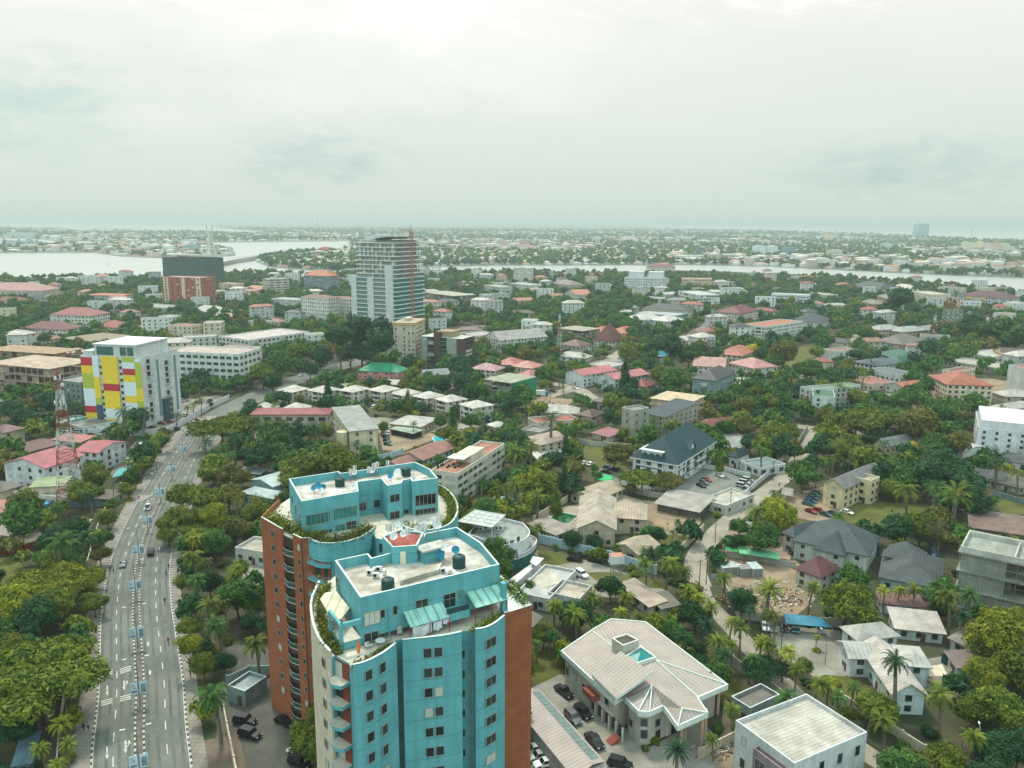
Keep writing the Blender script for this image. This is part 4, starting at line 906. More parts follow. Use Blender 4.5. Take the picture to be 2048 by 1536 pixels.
for i, (x, y, r, b, z) in enumerate([(657, 1099-24, .9, 0, Z1+1), (880.5, 1117, 1.1, 1, Z1-1.6), (888.5, 1103, .8, 0, Z1-.5), (911, 1108, .9, 1, Z1-1.6), (629, 982, .9, 1, Z1-1.3), (637, 978, 1.0, 1, Z1-.8), (647, 981, .9, 1, Z1-1.3), (644, 988, .9, 0, Z1-1.6), (706.5, 979, 1.0, 0, Z1-1.6), (711, 951, .8, 0, Z1-1.4), (745, 946, .9, 0, Z1-1.4), (782, 958, .9, 1, Z1-1.6), (796, 950, 1.1, 0, Z1-1.6), (825, 965, .9, 0, Z1-1.6), (795, 1056, .7, 0, Z1+1), (789, 1081, .9, 0, Z1+1.2), (808, 1076, .8, 0, Z1+1.2), (849, 1056, .8, 0, Z1+1), (833, 1066, .8, 0, Z1+1.2), (866, 1047, .8, 0, Z1+1), (875, 1058, 1.0, 0, Z1+1.2)]):
 if i == 0: continue
 p = W(x, y+4, z+.2); col = 'blue' if b else 'white'
 front = y > 1040
 dish(p.x, p.y, z, r*.75, random.uniform(-.5, .5), _w[b][1], 1.3, '%s satellite dish on the %s turquoise tower roof, %s' % (col, 'front' if front else 'rear', ('at %d steps from its left corner' % i) if 0 else 'amid its roof aerials'))
for i, (x, y, h) in enumerate([(777, 1085, 4.5), (784, 1082, 4), (816, 1090, 4), (841, 1085, 4.5), (851, 1082, 4), (870, 1075, 4.5), (877, 1073, 5), (710, 958, 3.6), (702, 962, 3), (748, 954, 3.8), (755, 952, 4), (776, 948, 3.8), (738, 956, 2.6)]):
 z = Z1+1.2 if y > 1040 else Z1-1.6; p = W(x, y, z); aerial(p.x, p.y, z, h*.8, True, 'slim antenna mast on the %s turquoise tower roof' % ('front' if y > 1040 else 'rear'))
def tank_px(x, y, z, r=1.1, h=2.2, label=None):
 p = W(x, y, z); water_tank((p.x, p.y), 0, 0, 0, z, '', r, h, TANKG, label)
tank_px(776, 1179, Z1-1.6, 1.0, 1.9, 'dark green water tank at the front left roof edge of the front turquoise tower')
tank_px(918, 1134, Z1-1.6, 1.05, 2.1, 'dark green water tank by the roof room of the front turquoise tower')
tank_px(680, 972, Z1-1.6, .98, 1.9, 'dark green water tank on the left roof half of the rear turquoise tower')
tank_px(812.5, 951, Z1-1.6, .98, 1.9, 'dark green water tank on the right roof half of the rear turquoise tower')
ACW = mat('ac_white', s2l(214, 214, 206), .6, var=.15)
def acunit(p, ang, label, grp='outdoor air conditioning units on roofs', s=1.0):
 T = thing('air_conditioner', label, 'air conditioner', tuple(p), ang, grp); M = MB(); M.box(-.5*s, .5*s, -.2*s, .2*s, .12, .85*s); M.build('casing', ACW, T)
 M = MB(); M.tube((-.12*s, -.22*s, .48*s), (-.12*s, -.2*s, .48*s), .27*s, 14); M.build('fan_grille', DARK, T); M = MB(); M.box(-.4, -.3, -.2, .2, 0, .12); M.box(.3, .4, -.2, .2, 0, .12); M.build('foot_rail', METAL, T)
for i, (x, y) in enumerate([(740, 1150), (748, 1146), (752, 1156), (769, 1149), (758, 1143), (887, 1146), (894, 1150), (901, 1147)]):
 p = W(x, y, Z1-1.6); acunit(p, random.choice((0, .2, 1.6)), 'white air conditioner among the %s units on the front turquoise tower roof' % ('left' if i < 5 else 'right'))
p = W(665, 958, Z1-1.6); acunit(p, .1, 'lone white air conditioner on the rear turquoise tower roof')
# roof gardens: one planting per terrace edge
def garden(name_label, line, z, col, rng, n, r=.55, cat='roof planting'):
 rr = random.Random(rng); M = MB(); ln = [Vector(v) for v in line]; tot = sum((ln[i+1]-ln[i]).length for i in range(len(ln)-1))
 for k in range(n):
  t = rr.random()*tot; i = 0
  while i < len(ln)-2 and t > (ln[i+1]-ln[i]).length: t -= (ln[i+1]-ln[i]).length; i += 1
  p = ln[i].lerp(ln[i+1], min(1, t/max(.01, (ln[i+1]-ln[i]).length)))+Vector((rr.gauss(0, r*.8), rr.gauss(0, r*.8)))
  h = abs(rr.gauss(0, r*1.3)); c = Vector((p.x, p.y, z+h*.7)); nn = Vector((rr.gauss(0, 1), rr.gauss(0, 1), rr.gauss(.6, 1))).normalized(); u = nn.orthogonal().normalized(); w = nn.cross(u); s = rr.uniform(.12, .3)
  M.face([c-u*s, c-w*s*.5, c+u*s*1.4, c+w*s*.5], rr.choice((0, 0, 1)))
 c = ln[len(ln)//2]; T = thing('planted_border', name_label, cat, (c.x, c.y, z)); M.build('foliage', [LEAF[col], LEAF['yellow' if col != 'rust' else 'olive']], T, True)
 M = MB(); a = offset_line(ln, r*.7); b = offset_line(ln, -r*.7); M.prism([tuple(v) for v in a]+[tuple(v) for v in reversed(b)], z-.15, z+.05); M.build('planter', mat('planter_soil', (.06, .05, .03), .95), T, True)
zt = Z0-1.0
garden('olive and rust flower border along the curved bay terrace of the rear tower', offset_line([Vector(v) for v in BT[2]], -.9), Z0-.4, 'rust', 1, 2600, .9)
garden('green border round the big curved terrace right of the rear tower', offset_line([Vector(v) for v in BT[3]], -.9), Z0-.5, 'olive', 2, 2600, .7)
garden('green planting on top of the brick left wing of the rear tower', offset_line([Vector(v) for v in (BT[4][0], BT[4][1], BT[4][3])], -1.6), Z0-.5, 'olive', 3, 1800, 1.0)
garden('potted plants along the cream curved terrace of the front tower', offset_line([Vector(v) for v in FT[2]], -1.2), Z0-.7, 'olive', 4, 1300, .8)
garden('low plants on the first curved front terrace of the front tower', offset_line([Vector(v) for v in FT[3]], -.8), Z0-.6, 'rust', 5, 500, .45)
garden('plants on the right curved front terrace of the front tower', offset_line([Vector(v) for v in FT[5]], -.9), Z0-.6, 'olive', 6, 600, .6)
garden('planting on the terrace above the brick right wing of the front tower', offset_line([Vector(v) for v in pw([(1060, 1208), (1030, 1178), (1008, 1160)], Z0)], -.9), Z0, 'green', 7, 700, .7)
# awnings, laundry, furniture
T0, pent, left_, p1_, p2_, p3_, br_, f0, fd, fn, onf = FT
def awning(pxs, z0, z1, label, m, posts=True, d=3.0):
 a = onf(pxs[0], 1230); b = onf(pxs[1], 1230); A, B = Vector((a.x, a.y)), Vector((b.x, b.y)); c = (A+B)/2; T = thing('terrace_awning', label, 'awning', (c.x, c.y, Z0-1)); M = MB()
 M.face([(*(A+fn*.05), z1), (*(B+fn*.05), z1), (*(B+fn*d), z0), (*(A+fn*d), z0)][::-1]); M.face([(*(A+fn*.05), z1-.06), (*(B+fn*.05), z1-.06), (*(B+fn*d), z0-.06), (*(A+fn*d), z0-.06)]); M.build('sheet', m, T, True)
 M = MB()
 for k in range(5): q0 = A.lerp(B, k/4); M.tube((*(q0+fn*.05), z1+.03), (*(q0+fn*d), z0+.03), .05, 4)
 M.build('rafters', METAL, T, True)
 for q in (A, B, A.lerp(B, .5)):
  M = MB(); M.tube((*(q+fn*(d-.1)), Z0-1), (*(q+fn*(d-.1)), z0-.05), .07, 6); M.build('post', RED, T, True)
AWN = mat('pale_green_sheet', s2l(150, 205, 190), .5, pat='rib', per=1.3)
awning((806, 884), Z0+1.3, Z0+2.6, 'pale green awning above the laundry on the front tower terrace', AWN, d=2.6)
awning((932, 994), Z0+2.0, Z0+3.2, 'pale green awning over the right front terrace of the front tower', AWN, d=3.2)
A_ = Vector(left_[6]); Tn = thing('terrace_pergola', 'cream canopy over the curved left terrace of the front tower', 'pergola', (A_.x, A_.y, Z0-1)); M = MB()
q = pw([(672, 1182), (699, 1216), (683, 1238), (664, 1240), (640, 1198), (650, 1186)], Z0+2.3); M.prism(q, Z0+2.2, Z0+2.35, 0, None, True); M.build('canopy', mat('cream_canopy', s2l(214, 208, 180), .8, pat='rib', per=1.5), Tn, True)
for v in q:
 M = MB(); M.tube((*v, Z0-1), (*v, Z0+2.2), .07, 5); M.build('post', METAL, Tn, True)
LIN = mat('white_linen', (.72, .76, .78), .9)
for i, (xa, xb, sc) in enumerate(((812, 850, 1.5), (853, 870, 1.3), (872, 884, .7))):
 a = onf(xa, 1230); b = onf(xb, 1230); A, B = Vector((a.x, a.y))+fn*2.3, Vector((b.x, b.y))+fn*2.3; T = thing('laundry_sheet', ['wide white sheet hanging at the left of the laundry line', 'white towel hanging mid laundry line beside the wide sheet', 'small pale cloth at the right end of the laundry line'][i], 'laundry', (A.x, A.y, Z0+1.1)); M = MB(); n = 8
 for k in range(n):
  u0, u1 = A.lerp(B, k/n), A.lerp(B, (k+1)/n); w0, w1 = math.sin(k*1.7)*.12, math.sin((k+1)*1.7)*.12; dz0, dz1 = math.sin(math.pi*k/n)*.25, math.sin(math.pi*(k+1)/n)*.25
  M.face([(*(u0+fn*w0), Z0+1.1-sc-dz0), (*(u1+fn*w1), Z0+1.1-sc-dz1), (*u1, Z0+1.2-dz1), (*u0, Z0+1.2-dz0)])
 M.build('cloth', LIN, T, True)
g = W(717, 1304, Z0-1); T = thing('gas_cylinder', 'orange upright cylinder on the first front terrace', 'cylinder', (g.x, g.y, Z0-1)); M = MB(); M.tube((0, 0, 0), (0, 0, 1.5), .24, 10); M.build('body', mat('orange_paint', s2l(225, 130, 50), .6), T); M = MB(); M.tube((0, 0, 1.5), (0, 0, 1.7), .1, 8); M.build('cap', METAL, T)
g = W(761, 1290, Z0-1); T = thing('garden_table', 'round white garden table on the first front terrace', 'table', (g.x, g.y, Z0-1)); M = MB(); M.tube((0, 0, .7), (0, 0, .76), .75, 18); M.build('table_top', WHITE, T); M = MB(); M.tube((0, 0, 0), (0, 0, .7), .08, 8); M.build('leg', WHITE, T)
for i, (x, y) in enumerate(((734, 1297), (741, 1295))):
 g = W(x, y, Z0-1); T = thing('plastic_chair', '%s white plastic chair on the first front terrace' % ('left' if i == 0 else 'right'), 'chair', (g.x, g.y, Z0-1), .6+i, 'plastic chairs on the terrace'); M = MB(); M.box(-.25, .25, -.25, .25, .4, .45); M.build('seat', WHITE, T); M = MB(); M.box(-.25, .25, .2, .25, .45, .9); M.build('backrest', WHITE, T)
 for sx in (-.22, .22):
  for sy in (-.22, .22): M = MB(); M.tube((sx, sy, 0), (sx, sy, .4), .025, 4); M.build('leg', WHITE, T)
# ------------------------------------------------------------------ landmark buildings
def wpart(T, name, mats, fn):
 M = MB(); fn(M); return M.build(name, mats, T, True)
ROOFW = roofm(166, 156, 148, 'rib', .9, var=.18)
METALW = mat('pale_mast_metal', s2l(190, 194, 188), .6)
def villa():
 g = W(1128, 1368, 0); h = zat(g, 1121.5, 1306)
 E = {k: W(x, y, h) for k, (x, y) in dict(L=(1121.5, 1304.5), A=(1229, 1404.5), B=(1249, 1393), b1=(1250, 1399), b2=(1276.5, 1426), b3=(1299, 1427.5), C=(1326.5, 1415), D=(1355, 1456), Ee=(1416.5, 1428), Fv=(1396.5, 1398), G=(1456.5, 1372), H=(1291.5, 1245.7), I=(1221.5, 1239.5), J=(1186.5, 1259.5)).items()}
 T = thing('villa', 'large cream villa with ribbed beige hip roof, stair turret, teal skylight and arcade', 'villa', (g.x, g.y, 0), 0, mark='cream hip roofed villa')
 ring = [E[k] for k in ('L', 'A', 'B', 'b1', 'b2', 'b3', 'C', 'D', 'Ee', 'Fv', 'G', 'H', 'I', 'J')]; r2 = [(v.x, v.y) for v in ring]; avoid_poly(r2)
 inn = inset(r2 if sum(r2[i-1][0]*r2[i][1]-r2[i][0]*r2[i-1][1] for i in range(14)) > 0 else r2[::-1], .9)
 wm = wall(200, 194, 178)
 ks = ['L', 'A', 'B', 'b1', 'b2', 'b3', 'C', 'c2', 'Fv2', 'G2', 'H', 'I', 'J']
 wp = dict(zip(('L', 'A', 'B', 'b1', 'b2', 'b3', 'C', 'D', 'Ee', 'Fv', 'G', 'H', 'I', 'J'), inn if (inn[0][0]-ring[0].x)**2+(inn[0][1]-ring[0].y)**2 < 9 else inn[::-1]))
 c2 = W(1345, 1402, h); f2 = W(1378, 1392, h); g2 = W(1432, 1366, h)
 body = [wp['L'], wp['A'], wp['B'], wp['b1'], wp['b2'], wp['b3'], wp['C'], (c2.x, c2.y), (f2.x, f2.y), (g2.x, g2.y), wp['H'], wp['I'], wp['J']]
 wpart(T, 'wall', wm, lambda M: M.prism(body, -.2, h-.3))
 V = lambda k, dz=0.: Vector((E[k].x, E[k].y, h+dz))
 K = W(1249, 1312, h+3); Mx = W(1311, 1320, h+3.1); N_ = W(1304, 1370, h+2.3); O = W(1364, 1417, h+1.9)
 def f(M):
  q = .18
  for fc in (('L', 'A', 'N', 'K'), ('A', 'B', 'N'), ('C', 'D', 'O', 'N'), ('D', 'Ee', 'O'), ('Ee', 'Fv', 'N', 'O'), ('Fv', 'G', 'M', 'N'), ('G', 'H', 'M'), ('H', 'I', 'J', 'K', 'M'), ('J', 'L', 'K'), ('K', 'N', 'M'), ('B', 'C', 'N')):
   M.face([dict(K=K, M=Mx, N=N_, O=O)[k] if k in 'KMNO' else V(k, q) for k in fc])
  bay = W(1293, 1372, h+1.9)
  for a, b in (('B', 'b1'), ('b1', 'b2'), ('b2', 'b3'), ('b3', 'C')): M.face([V(a, .2), V(b, .2), bay])
 roof = wpart(T, 'roof', ROOFW, f)
 wpart(T, 'fascia', COPE, lambda M: M.parapet(r2, h-.75, h+.4, .3))
 # raised roof strip
 def f(M):
  p = [W(1184, 1349, h+1.4), W(1232, 1396, h+1.4), W(1304, 1345, h+4.9), W(1241, 1302, h+4.9)]
  M.face(p); 
  for i in range(4): a, b = p[i], p[(i+1) % 4]; M.face([a, b, b-Vector((0, 0, .6)), a-Vector((0, 0, .6))], 1)
 wpart(T, 'roof', [ROOFW, COPE], f)
 for a, b in ((('K'), W(1186, 1263, h+.3)), ('M', V('Fv', .3)), ('M', V('G', .3)), ('N', V('b2', .35)), ('N', V('b3', .35)), ('O', V('D', .3)), ('O', V('Ee', .3))):
  a = dict(K=K, M=Mx, N=N_, O=O)[a]; M = MB(); M.tube(a+Vector((0, 0, .08)), b, .16, 4); M.build('ridge_cap', COPE, T, True)
 st = pw([(1224, 1276), (1246, 1291), (1278, 1279.5), (1253, 1267)], h+5.4)
 def f(M): M.prism(st, h+.5, h+5, 0, 1); M.parapet(st, h+5, h+5.4, .3, 0, 0, 2)
 wpart(T, 'stair_turret', [wm, mat('dark_roof_grid', s2l(90, 82, 72), .8, pat='grid', per=.8), COPE], f)
 sk = pw([(1251, 1312), (1274, 1327), (1313, 1314.5), (1281, 1292)], h+3.6); cs = cen(sk)
 def f(M): M.prism(sk, h+1, h+3.2, 0, 1); M.parapet(sk, h+3.2, h+3.7, .3, 0, 0, 0)
 wpart(T, 'skylight_kerb', [COPE, DARK], f)
 def f(M):
  for i in range(4): a, b = inset(sk, .4)[i] if False else sk[i], sk[(i+1) % 4]; a = Vector(a).lerp(Vector(cs), .12); b = Vector(b).lerp(Vector(cs), .12); M.face([(*a, h+3.3), (*b, h+3.3), (*cs, h+4.3)])
 wpart(T, 'skylight', mat('teal_glass', (.01, .22, .22), .2), f)
 for dx, dy, c_ in (((1258, 1243), (1292, 1250), 0),): pass
 # windows and arches
 p0, p1 = wp['L'], wp['A']
 for x, y, w, hh in ((1135, 1342, 1.0, 1.8), (1143, 1334, 1.2, 2.3), (1169, 1378, 1.3, 2.0), (1151, 1352, 1.0, 1.4), (1214, 1400, 1.3, 2.0)): winpx(T, p0, p1, x, y, w, hh)
 d = (Vector(p1)-Vector(p0)).normalized(); n = Vector((d.y, -d.x)); L_ = (Vector(p1)-Vector(p0)).length
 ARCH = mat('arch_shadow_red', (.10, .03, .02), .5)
 for i in range(5):
  q = planemeet(p0, p1, 1188+i*13.5, 1412+i*11); c = Vector((q.x, q.y))+n*.1; M = MB(); pts = [(c-d*.8, .4), (c+d*.8, .4), (c+d*.8, 2.4)]+[(c+d*.8*math.cos(t), 2.4+.8*math.sin(t)) for t in (R(30), R(60), R(90), R(120), R(150))]+[(c-d*.8, 2.4)]
  M.face([(*a, z) for a, z in pts]); M.build('arched_opening', ARCH, T, True)
  M = MB(); c2_ = c+d*1.05+n*.25; M.tube((*c2_, 0), (*c2_, 3.0), .2, 8); M.build('column', WHITE, T, True)
 wpart(T, 'arcade_ledge', wm, lambda M: M.prism([tuple(Vector(p0).lerp(Vector(p1), .42)), p1, tuple(Vector(p1)+n*.6), tuple(Vector(p0).lerp(Vector(p1), .42)+n*.6)], 3.35, 3.7, 0, None, True))
 q = planemeet(p0, p1, 1187, 1385); c = Vector((q.x, q.y)); M = MB(); M.prism([tuple(c-d*2), tuple(c+d*2.4), tuple(c+d*2+n*1.6), tuple(c-d*1.6+n*1.6)], 3.6, 4.9, 0, None, True); M.build('red_balcony', mat('terracotta', s2l(150, 78, 64), .7), T, True)
 for a, b, x in (('b1', 'b2', 1262), ('b2', 'b3', 1288), ('b3', 'C', 1315)):
  for y, hh in ((1445, 1.6), (1468, 1.8)): winpx(T, wp[a], wp[b], x, y, 1.3, hh)
 for k, (x, y) in enumerate(((1362, 1490), (1369, 1484), (1402, 1494), (1409, 1480), (1413, 1428), (1435, 1428))):
  p = W(x, y, 0) if k < 4 else W(x, y, 0); M = MB(); M.tube((p.x, p.y, 0), (p.x, p.y, h-.7), .32, 10); M.build('column', mat('pink_column', s2l(196, 168, 148), .8), T, True)
 M = MB(); a = Vector((c2.x, c2.y)); b = Vector((f2.x, f2.y)); dd = (b-a).normalized(); nn = Vector((dd.y, -dd.x))*.05; M.face([(*(a+nn), .1), (*(b+nn), .1), (*(b+nn), 4), (*(a+nn), 4)]); M.build('porch_shade', DARK, T, True)  # dark sheet standing in for the shade behind the porch columns
 M = MB()
 s0 = planemeet(p0, p1, 1244, 1450); s0 = Vector((s0.x, s0.y))
 for i in range(6): M.obox(tuple(s0+n*(1.2+.35*i)), math.atan2(d.y, d.x), 1.8, .36, 0, 1.1-.18*i)
 M.build('entrance_steps', mat('terracotta', (0, 0, 0)), T, True)
villa()
def solar_shed():
 # long low building with rooflights beside the brick wing, drawn from its eave corners
 h = 4.0; q = pw([(1076, 1374), (1209, 1523), (1150, 1560), (1020, 1400)], h); T = thing('outbuilding', 'long low pale building with a glazed strip of rooflights beside the front tower', 'building', (*cen(q), 0), 0, mark='long shed with rooflights')
 avoid_poly(q)
 def f(M): M.prism(inset(q, .2), -.1, h-.2)
 wpart(T, 'wall', wall(190, 186, 176), lambda M: M.prism(q, -.1, h-.25)); r = [Vector(v) for v in q]
 m0, m1 = r[0].lerp(r[3], .42), r[1].lerp(r[2], .42)
 def f(M):
  M.face([(*r[0], h), (*r[1], h), (*m1, h+.9), (*m0, h+.9)]); M.face([(*m0, h+.9), (*m1, h+.9), (*r[2], h), (*r[3], h)])
  for a, b, z in ((r[0], r[1], h), (r[1], r[2], h)): M.face([(*a, h-.3), (*b, h-.3), (*b, h), (*a, h)])
 wpart(T, 'roof', ROOFW, f)
 GL = mat('rooflight_glass', s2l(110, 135, 128), .25)
 for k in range(18):
  t0, t1 = .06+k*.05, .06+k*.05+.042; M = MB(); a = r[0].lerp(r[1], t0).lerp(m0.lerp(m1, t0), .15); b = r[0].lerp(r[1], t1).lerp(m0.lerp(m1, t1), .15); c = r[0].lerp(r[1], t1).lerp(m0.lerp(m1, t1), .8); d = r[0].lerp(r[1], t0).lerp(m0.lerp(m1, t0), .8)
  M.face([(*a, h+.2), (*b, h+.2), (*c, h+.8), (*d, h+.8)]); M.build('rooflight', GL, T, True)
solar_shed()
def panel_tower():
 A, B, C = (161, 714), (281, 719), (330, 698); (ax, ay), yaw, L, D, h = frame_ABC(A, B, C, 856); T = thing('apartment_block', 'white apartment block with yellow, red, green and blue panels and a glazed penthouse', 'apartment block', (ax, ay, 0), yaw, mark='colour panelled block'); D = min(D, 30)
 AVPOLY and None; c, s = math.cos(yaw), math.sin(yaw); AVOID.append((ax+c*L/2-s*D/2, ay+s*L/2+c*D/2, L/2+2, D/2+2, yaw))
 M = MB(); M.box(0, L, 0, D, -.2, h); M.parapet([(0, 0), (L, 0), (L, D), (0, D)], h, h+1, .3); M.build('wall', WHITE, T)
 cols = dict(Y=mat('yellow_panel', s2l(232, 200, 50), .7, var=.1), R=mat('red_panel', s2l(186, 48, 58), .7, var=.1), G=mat('lime_panel', s2l(176, 186, 70), .7, var=.1), W=mat('pale_panel', s2l(214, 222, 226), .7, var=.08), N=mat('navy_panel', s2l(52, 82, 104), .7, var=.1))
 def panel(u0, u1, seq, off):
  z = h+(.9 if off > .3 else 0)
  zt = z; tot = sum(w for _, w in seq)
  for k, w in seq:
   z1 = zt-z*w/tot; M = MB(); M.box(L*u0, L*u1, -off, 0, z1+.02, zt); M.build('facade_panel', cols[k], T); zt = z1
 panel(0, .2, (('R', 1.2), ('Y', 1.2), ('G', 2.2), ('W', 2.6), ('R', 1), ('Y', 1.2), ('W', .6)), .25)
 panel(.2, .30, (('W', 3), ('Y', 3), ('G', 1), ('N', 3)), .5)
 panel(.36, .62, (('Y', 4.2), ('R', 1.1), ('Y', 2.8), ('W', 1.5), ('Y', 1.2)), .8)
 panel(.70, .90, (('G', .8), ('W', 1.0), ('R', 1.0), ('Y', 1.1), ('W', 2.2), ('Y', 1.1), ('W', 1.3), ('N', 1.4), ('R', 1.2)), .5)
 panel(.90, 1.0, (('W', .4), ('G', 4), ('Y', 2), ('G', 1), ('N', 3)), .3)
 fl = 11; fh = h/fl
 for f in range(fl):
  for u in (.33, .66): put_win(T, L*u, -.05, f*fh+1, 0, 1.3, 1.3)
 M = MB(); M.box(L*.04, L*.2, .5, D*.5, h+.1, h+3.2); M.box(L*.22, L*.9, 1, D*.9, h+.1, h+6.2); M.box(L*.2, L*.92, .6, D*.92, h+6.2, h+6.8); M.build('penthouse', WHITE, T)
 for u, w in ((.40, 9), (.70, 3.2), (.82, 3.2)): put_win(T, L*u, .93, h+1.4, 0, min(w, L*.3), 4.0, 'g')
 # right side: balcony stacks and tall glazed slots
 for v, w in ((.18, 3.4), (.66, 3.4)):
  for f in range(1, fl):
   M = MB(); y0 = D*v; M.box(L, L+1.5, y0-w/2, y0+w/2, f*fh-.25, f*fh); 
   for k in range(4): M.box(L+1.42, L+1.5, y0-w/2, y0+w/2, f*fh+.2+k*.25, f*fh+.26+k*.25, 1)
   M.face([(L+.04, y0-1.2, f*fh+.1), (L+.04, y0+1.2, f*fh+.1), (L+.04, y0+1.2, f*fh+2.3), (L+.04, y0-1.2, f*fh+2.3)], 2); M.build('balcony', [WHITE, METAL, GLASS], T)
 for v in (.42, .9): M = MB(); M.box(L, L+.06, D*v-1, D*v+1, 3, h-2); M.build('glazed_slot', mat('blue_grey_glazing', s2l(120, 150, 160), .2, pat='course', per=1.6), T)
 # glass entrance box with its sign
 p = W(303, 840, 0); e = thing('entrance_pavilion', 'dark glass entrance cube with green roof at the foot of the colour panelled block', 'pavilion', (p.x, p.y, 0), yaw); w = 33/F*P((p.x, p.y, 4))[2]
 GG = mat('gridded_dark_glass', (.03, .08, .09), .12, pat='grid', per=1.3); zt = zat(p, 303, 796)
 M = MB(); M.box(0, w, 0, w*.8, 0, zt); M.build('glass_wall', GG, e); M = MB(); M.box(-.1, w+.1, -.1, w*.8+.1, zt, zt+.3, 0, 1); M.build('roof', [WHITE, GRASS], e)
 M = MB(); s_ = .5
 def seg(x0, x1, z0, z1): M.box(x0, x1, -.12, -.02, z0, z1)
 bx, bz = w*.32, zt*.55
 for d_, ss in ((0, 'abged'), (1.5, 'afgcd')):       # the figures 2 5 in bar lettering
  x = bx+d_; S = {'a': (0, 1, 1.7, 1.95), 'g': (0, 1, .85, 1.1), 'd': (0, 1, 0, .25), 'b': (.75, 1, 1, 1.8), 'e': (0, .25, .1, 1), 'f': (0, .25, 1, 1.8), 'c': (.75, 1, .1, 1)}
  for k in ss: a = S[k]; seg(x+a[0], x+a[1], bz+a[2], bz+a[3])
 M.build('number_sign', mat('lit_sign_white', (.7, .62, .5), .6), e)
panel_tower()
def building_site_tower():
 A, B, C = (703, 553), (789, 557), (846, 551); (ax, ay), yaw, L, D, h = frame_ABC(A, B, C, 662); D = min(D, 45)
 T = thing('unfinished_tower', 'tall unfinished apartment tower with bare upper floors and a curved wing roof', 'tower', (ax, ay, 0), yaw, mark='tall unfinished tower')
 c, s = math.cos(yaw), math.sin(yaw); AVOID.append((ax+c*L/2-s*D/2, ay+s*L/2+c*D/2, L/2+3, D/2+3, yaw)); G = Vector((ax+c*L, ay+s*L, 0)); ht = zat(G, 792, 484)
 n1 = 12; fh = h/n1; n2 = int(round((ht-h)/fh)); SL = mat('slab_concrete', s2l(218, 224, 216), .85, var=.2)
 core = mat('bare_interior', s2l(176, 180, 170), .9, var=.35, scale=.15)
 M = MB(); M.box(2, L-1.5, 1.5, D-1.5, 0, h); M.box(L*.22, L-4, 3, D-4, h, ht+1); M.build('core', core, T)
 for f in range(n1): M = MB(); M.box(.2, L+1.8, -.8, D, (f+1)*fh-.7, (f+1)*fh); M.build('floor_slab', SL, T)
 for f in range(n2): z = h+(f+1)*fh; M = MB(); M.box(L*.12, L+1.0, 0, D-1, z-.8, z); M.build('floor_slab', SL, T)
 for x0, x1, z1 in ((0, .12, h+1), (.38, .52, h+.5), (.80, .97, h+fh*3)):
  M = MB(); M.box(L*x0, L*x1, -1.0, .6, 0, z1); M.build('white_cladding', WHITE, T)
 random.seed(3)
 for f in range(n1):
  for x0, x1, m in ((.13, .38, GLASS_G), (.53, .79, GLASS)): 
   M = MB(); M.box(L*x0, L*x1, .3, 1.4, f*fh, (f+1)*fh-.5); M.build('glazing', mat('tower_glazing_%d' % (x0 > .4), (.14, .27, .25) if x0 < .4 else (.26, .29, .26), .25, pat='grid', per=2.2), T)
  M = MB(); M.box(L-1.4, L+.6, 1, D-1, f*fh, (f+1)*fh-.5); M.build('glazing', mat('green_curtain_glass', (.04, .20, .18), .2, pat='grid', per=2.8), T)
 for f in range(n2):
  z = h+f*fh
  for k in range(9):
   x = L*.14+k*L*.095; M = MB(); M.box(x, x+.7, .4, 1.1, z, z+fh-.45); M.build('pillar', CONC, T)
   if random.random() < .8: M = MB(); M.box(x+.9, x+L*.08, 1.5, 2.2, z, z+fh-.6); M.build('infill_wall', random.choice((WHITE, CONCP, core)), T)
  for k in range(4):
   y = 2+k*(D-5)/3.4; M = MB(); M.box(L-.2, L+.5, y, y+.7, z, z+fh-.45); M.build('pillar', CONC, T)
 M = MB(); n = 10; x0, x1 = L*.55, L+4
 for k in range(n):
  u0, u1 = k/n, (k+1)/n; zf = lambda u: ht+2.0+2.8*math.sin(u*1.9+.1); xa, xb = x0+(x1-x0)*u0, x0+(x1-x0)*u1
  M.face([(xa, -2, zf(u0)), (xb, -2, zf(u1)), (xb, D+1, zf(u1)), (xa, D+1, zf(u0))]); M.face([(xa, -2, zf(u0)-.5), (xa, D+1, zf(u0)-.5), (xb, D+1, zf(u1)-.5), (xb, -2, zf(u1)-.5)]); M.face([(xa, -2, zf(u0)-.5), (xb, -2, zf(u1)-.5), (xb, -2, zf(u1)), (xa, -2, zf(u0))])
 M.build('wing_roof', mat('dark_wing_roof', s2l(126, 130, 122), .7), T)
 for x, w, hh, m in ((.3, .16, 4.5, WHITE), (.18, .14, 1.5, CONCP), (.45, .1, 6, WHITE)): M = MB(); M.box(L*x, L*(x+w), 3, D*.6, ht, ht+hh); M.build('plant_room', m, T)
 for x in (.62, .75, .9): M = MB(); M.box(L*x, L*x+.7, 1, 1.7, ht, ht+3.5); M.build('pillar', CONC, T)
 # tower crane in front of the right face
 g = W(826, 668); zt = zat(g, 817, 449); CRN = mat('crane_orange', s2l(176, 96, 72), .6, var=.2); K = thing('tower_crane', 'orange red tower crane standing in front of the unfinished tower', 'crane', (g.x, g.y, 0), .3, mark='tower crane')
 lattice(K, 'mast', 2.2, 2.2, 0, zt-8, 3.0, CRN, r=.15); M = MB(); M.box(-1.3, 1.3, -1.3, 1.3, zt-8, zt-6.2); M.build('slewing_unit', CRN, K); M = MB(); M.box(1.3, 2.8, -1, 1, zt-8, zt-5.8); M.build('cab', WHITE, K)
 M = MB(); M.tube((0, 0, zt-6.2), (0, 0, zt), .5, 4, 0, .2); M.build('tower_head', CRN, K)
 J = Vector((-.15, .98, .1)); M = MB()
 for w in (-.7, .7): M.tube((w, 0, zt-6), (w+J.x*36, J.y*36, zt-6+J.z*20), .14, 4)
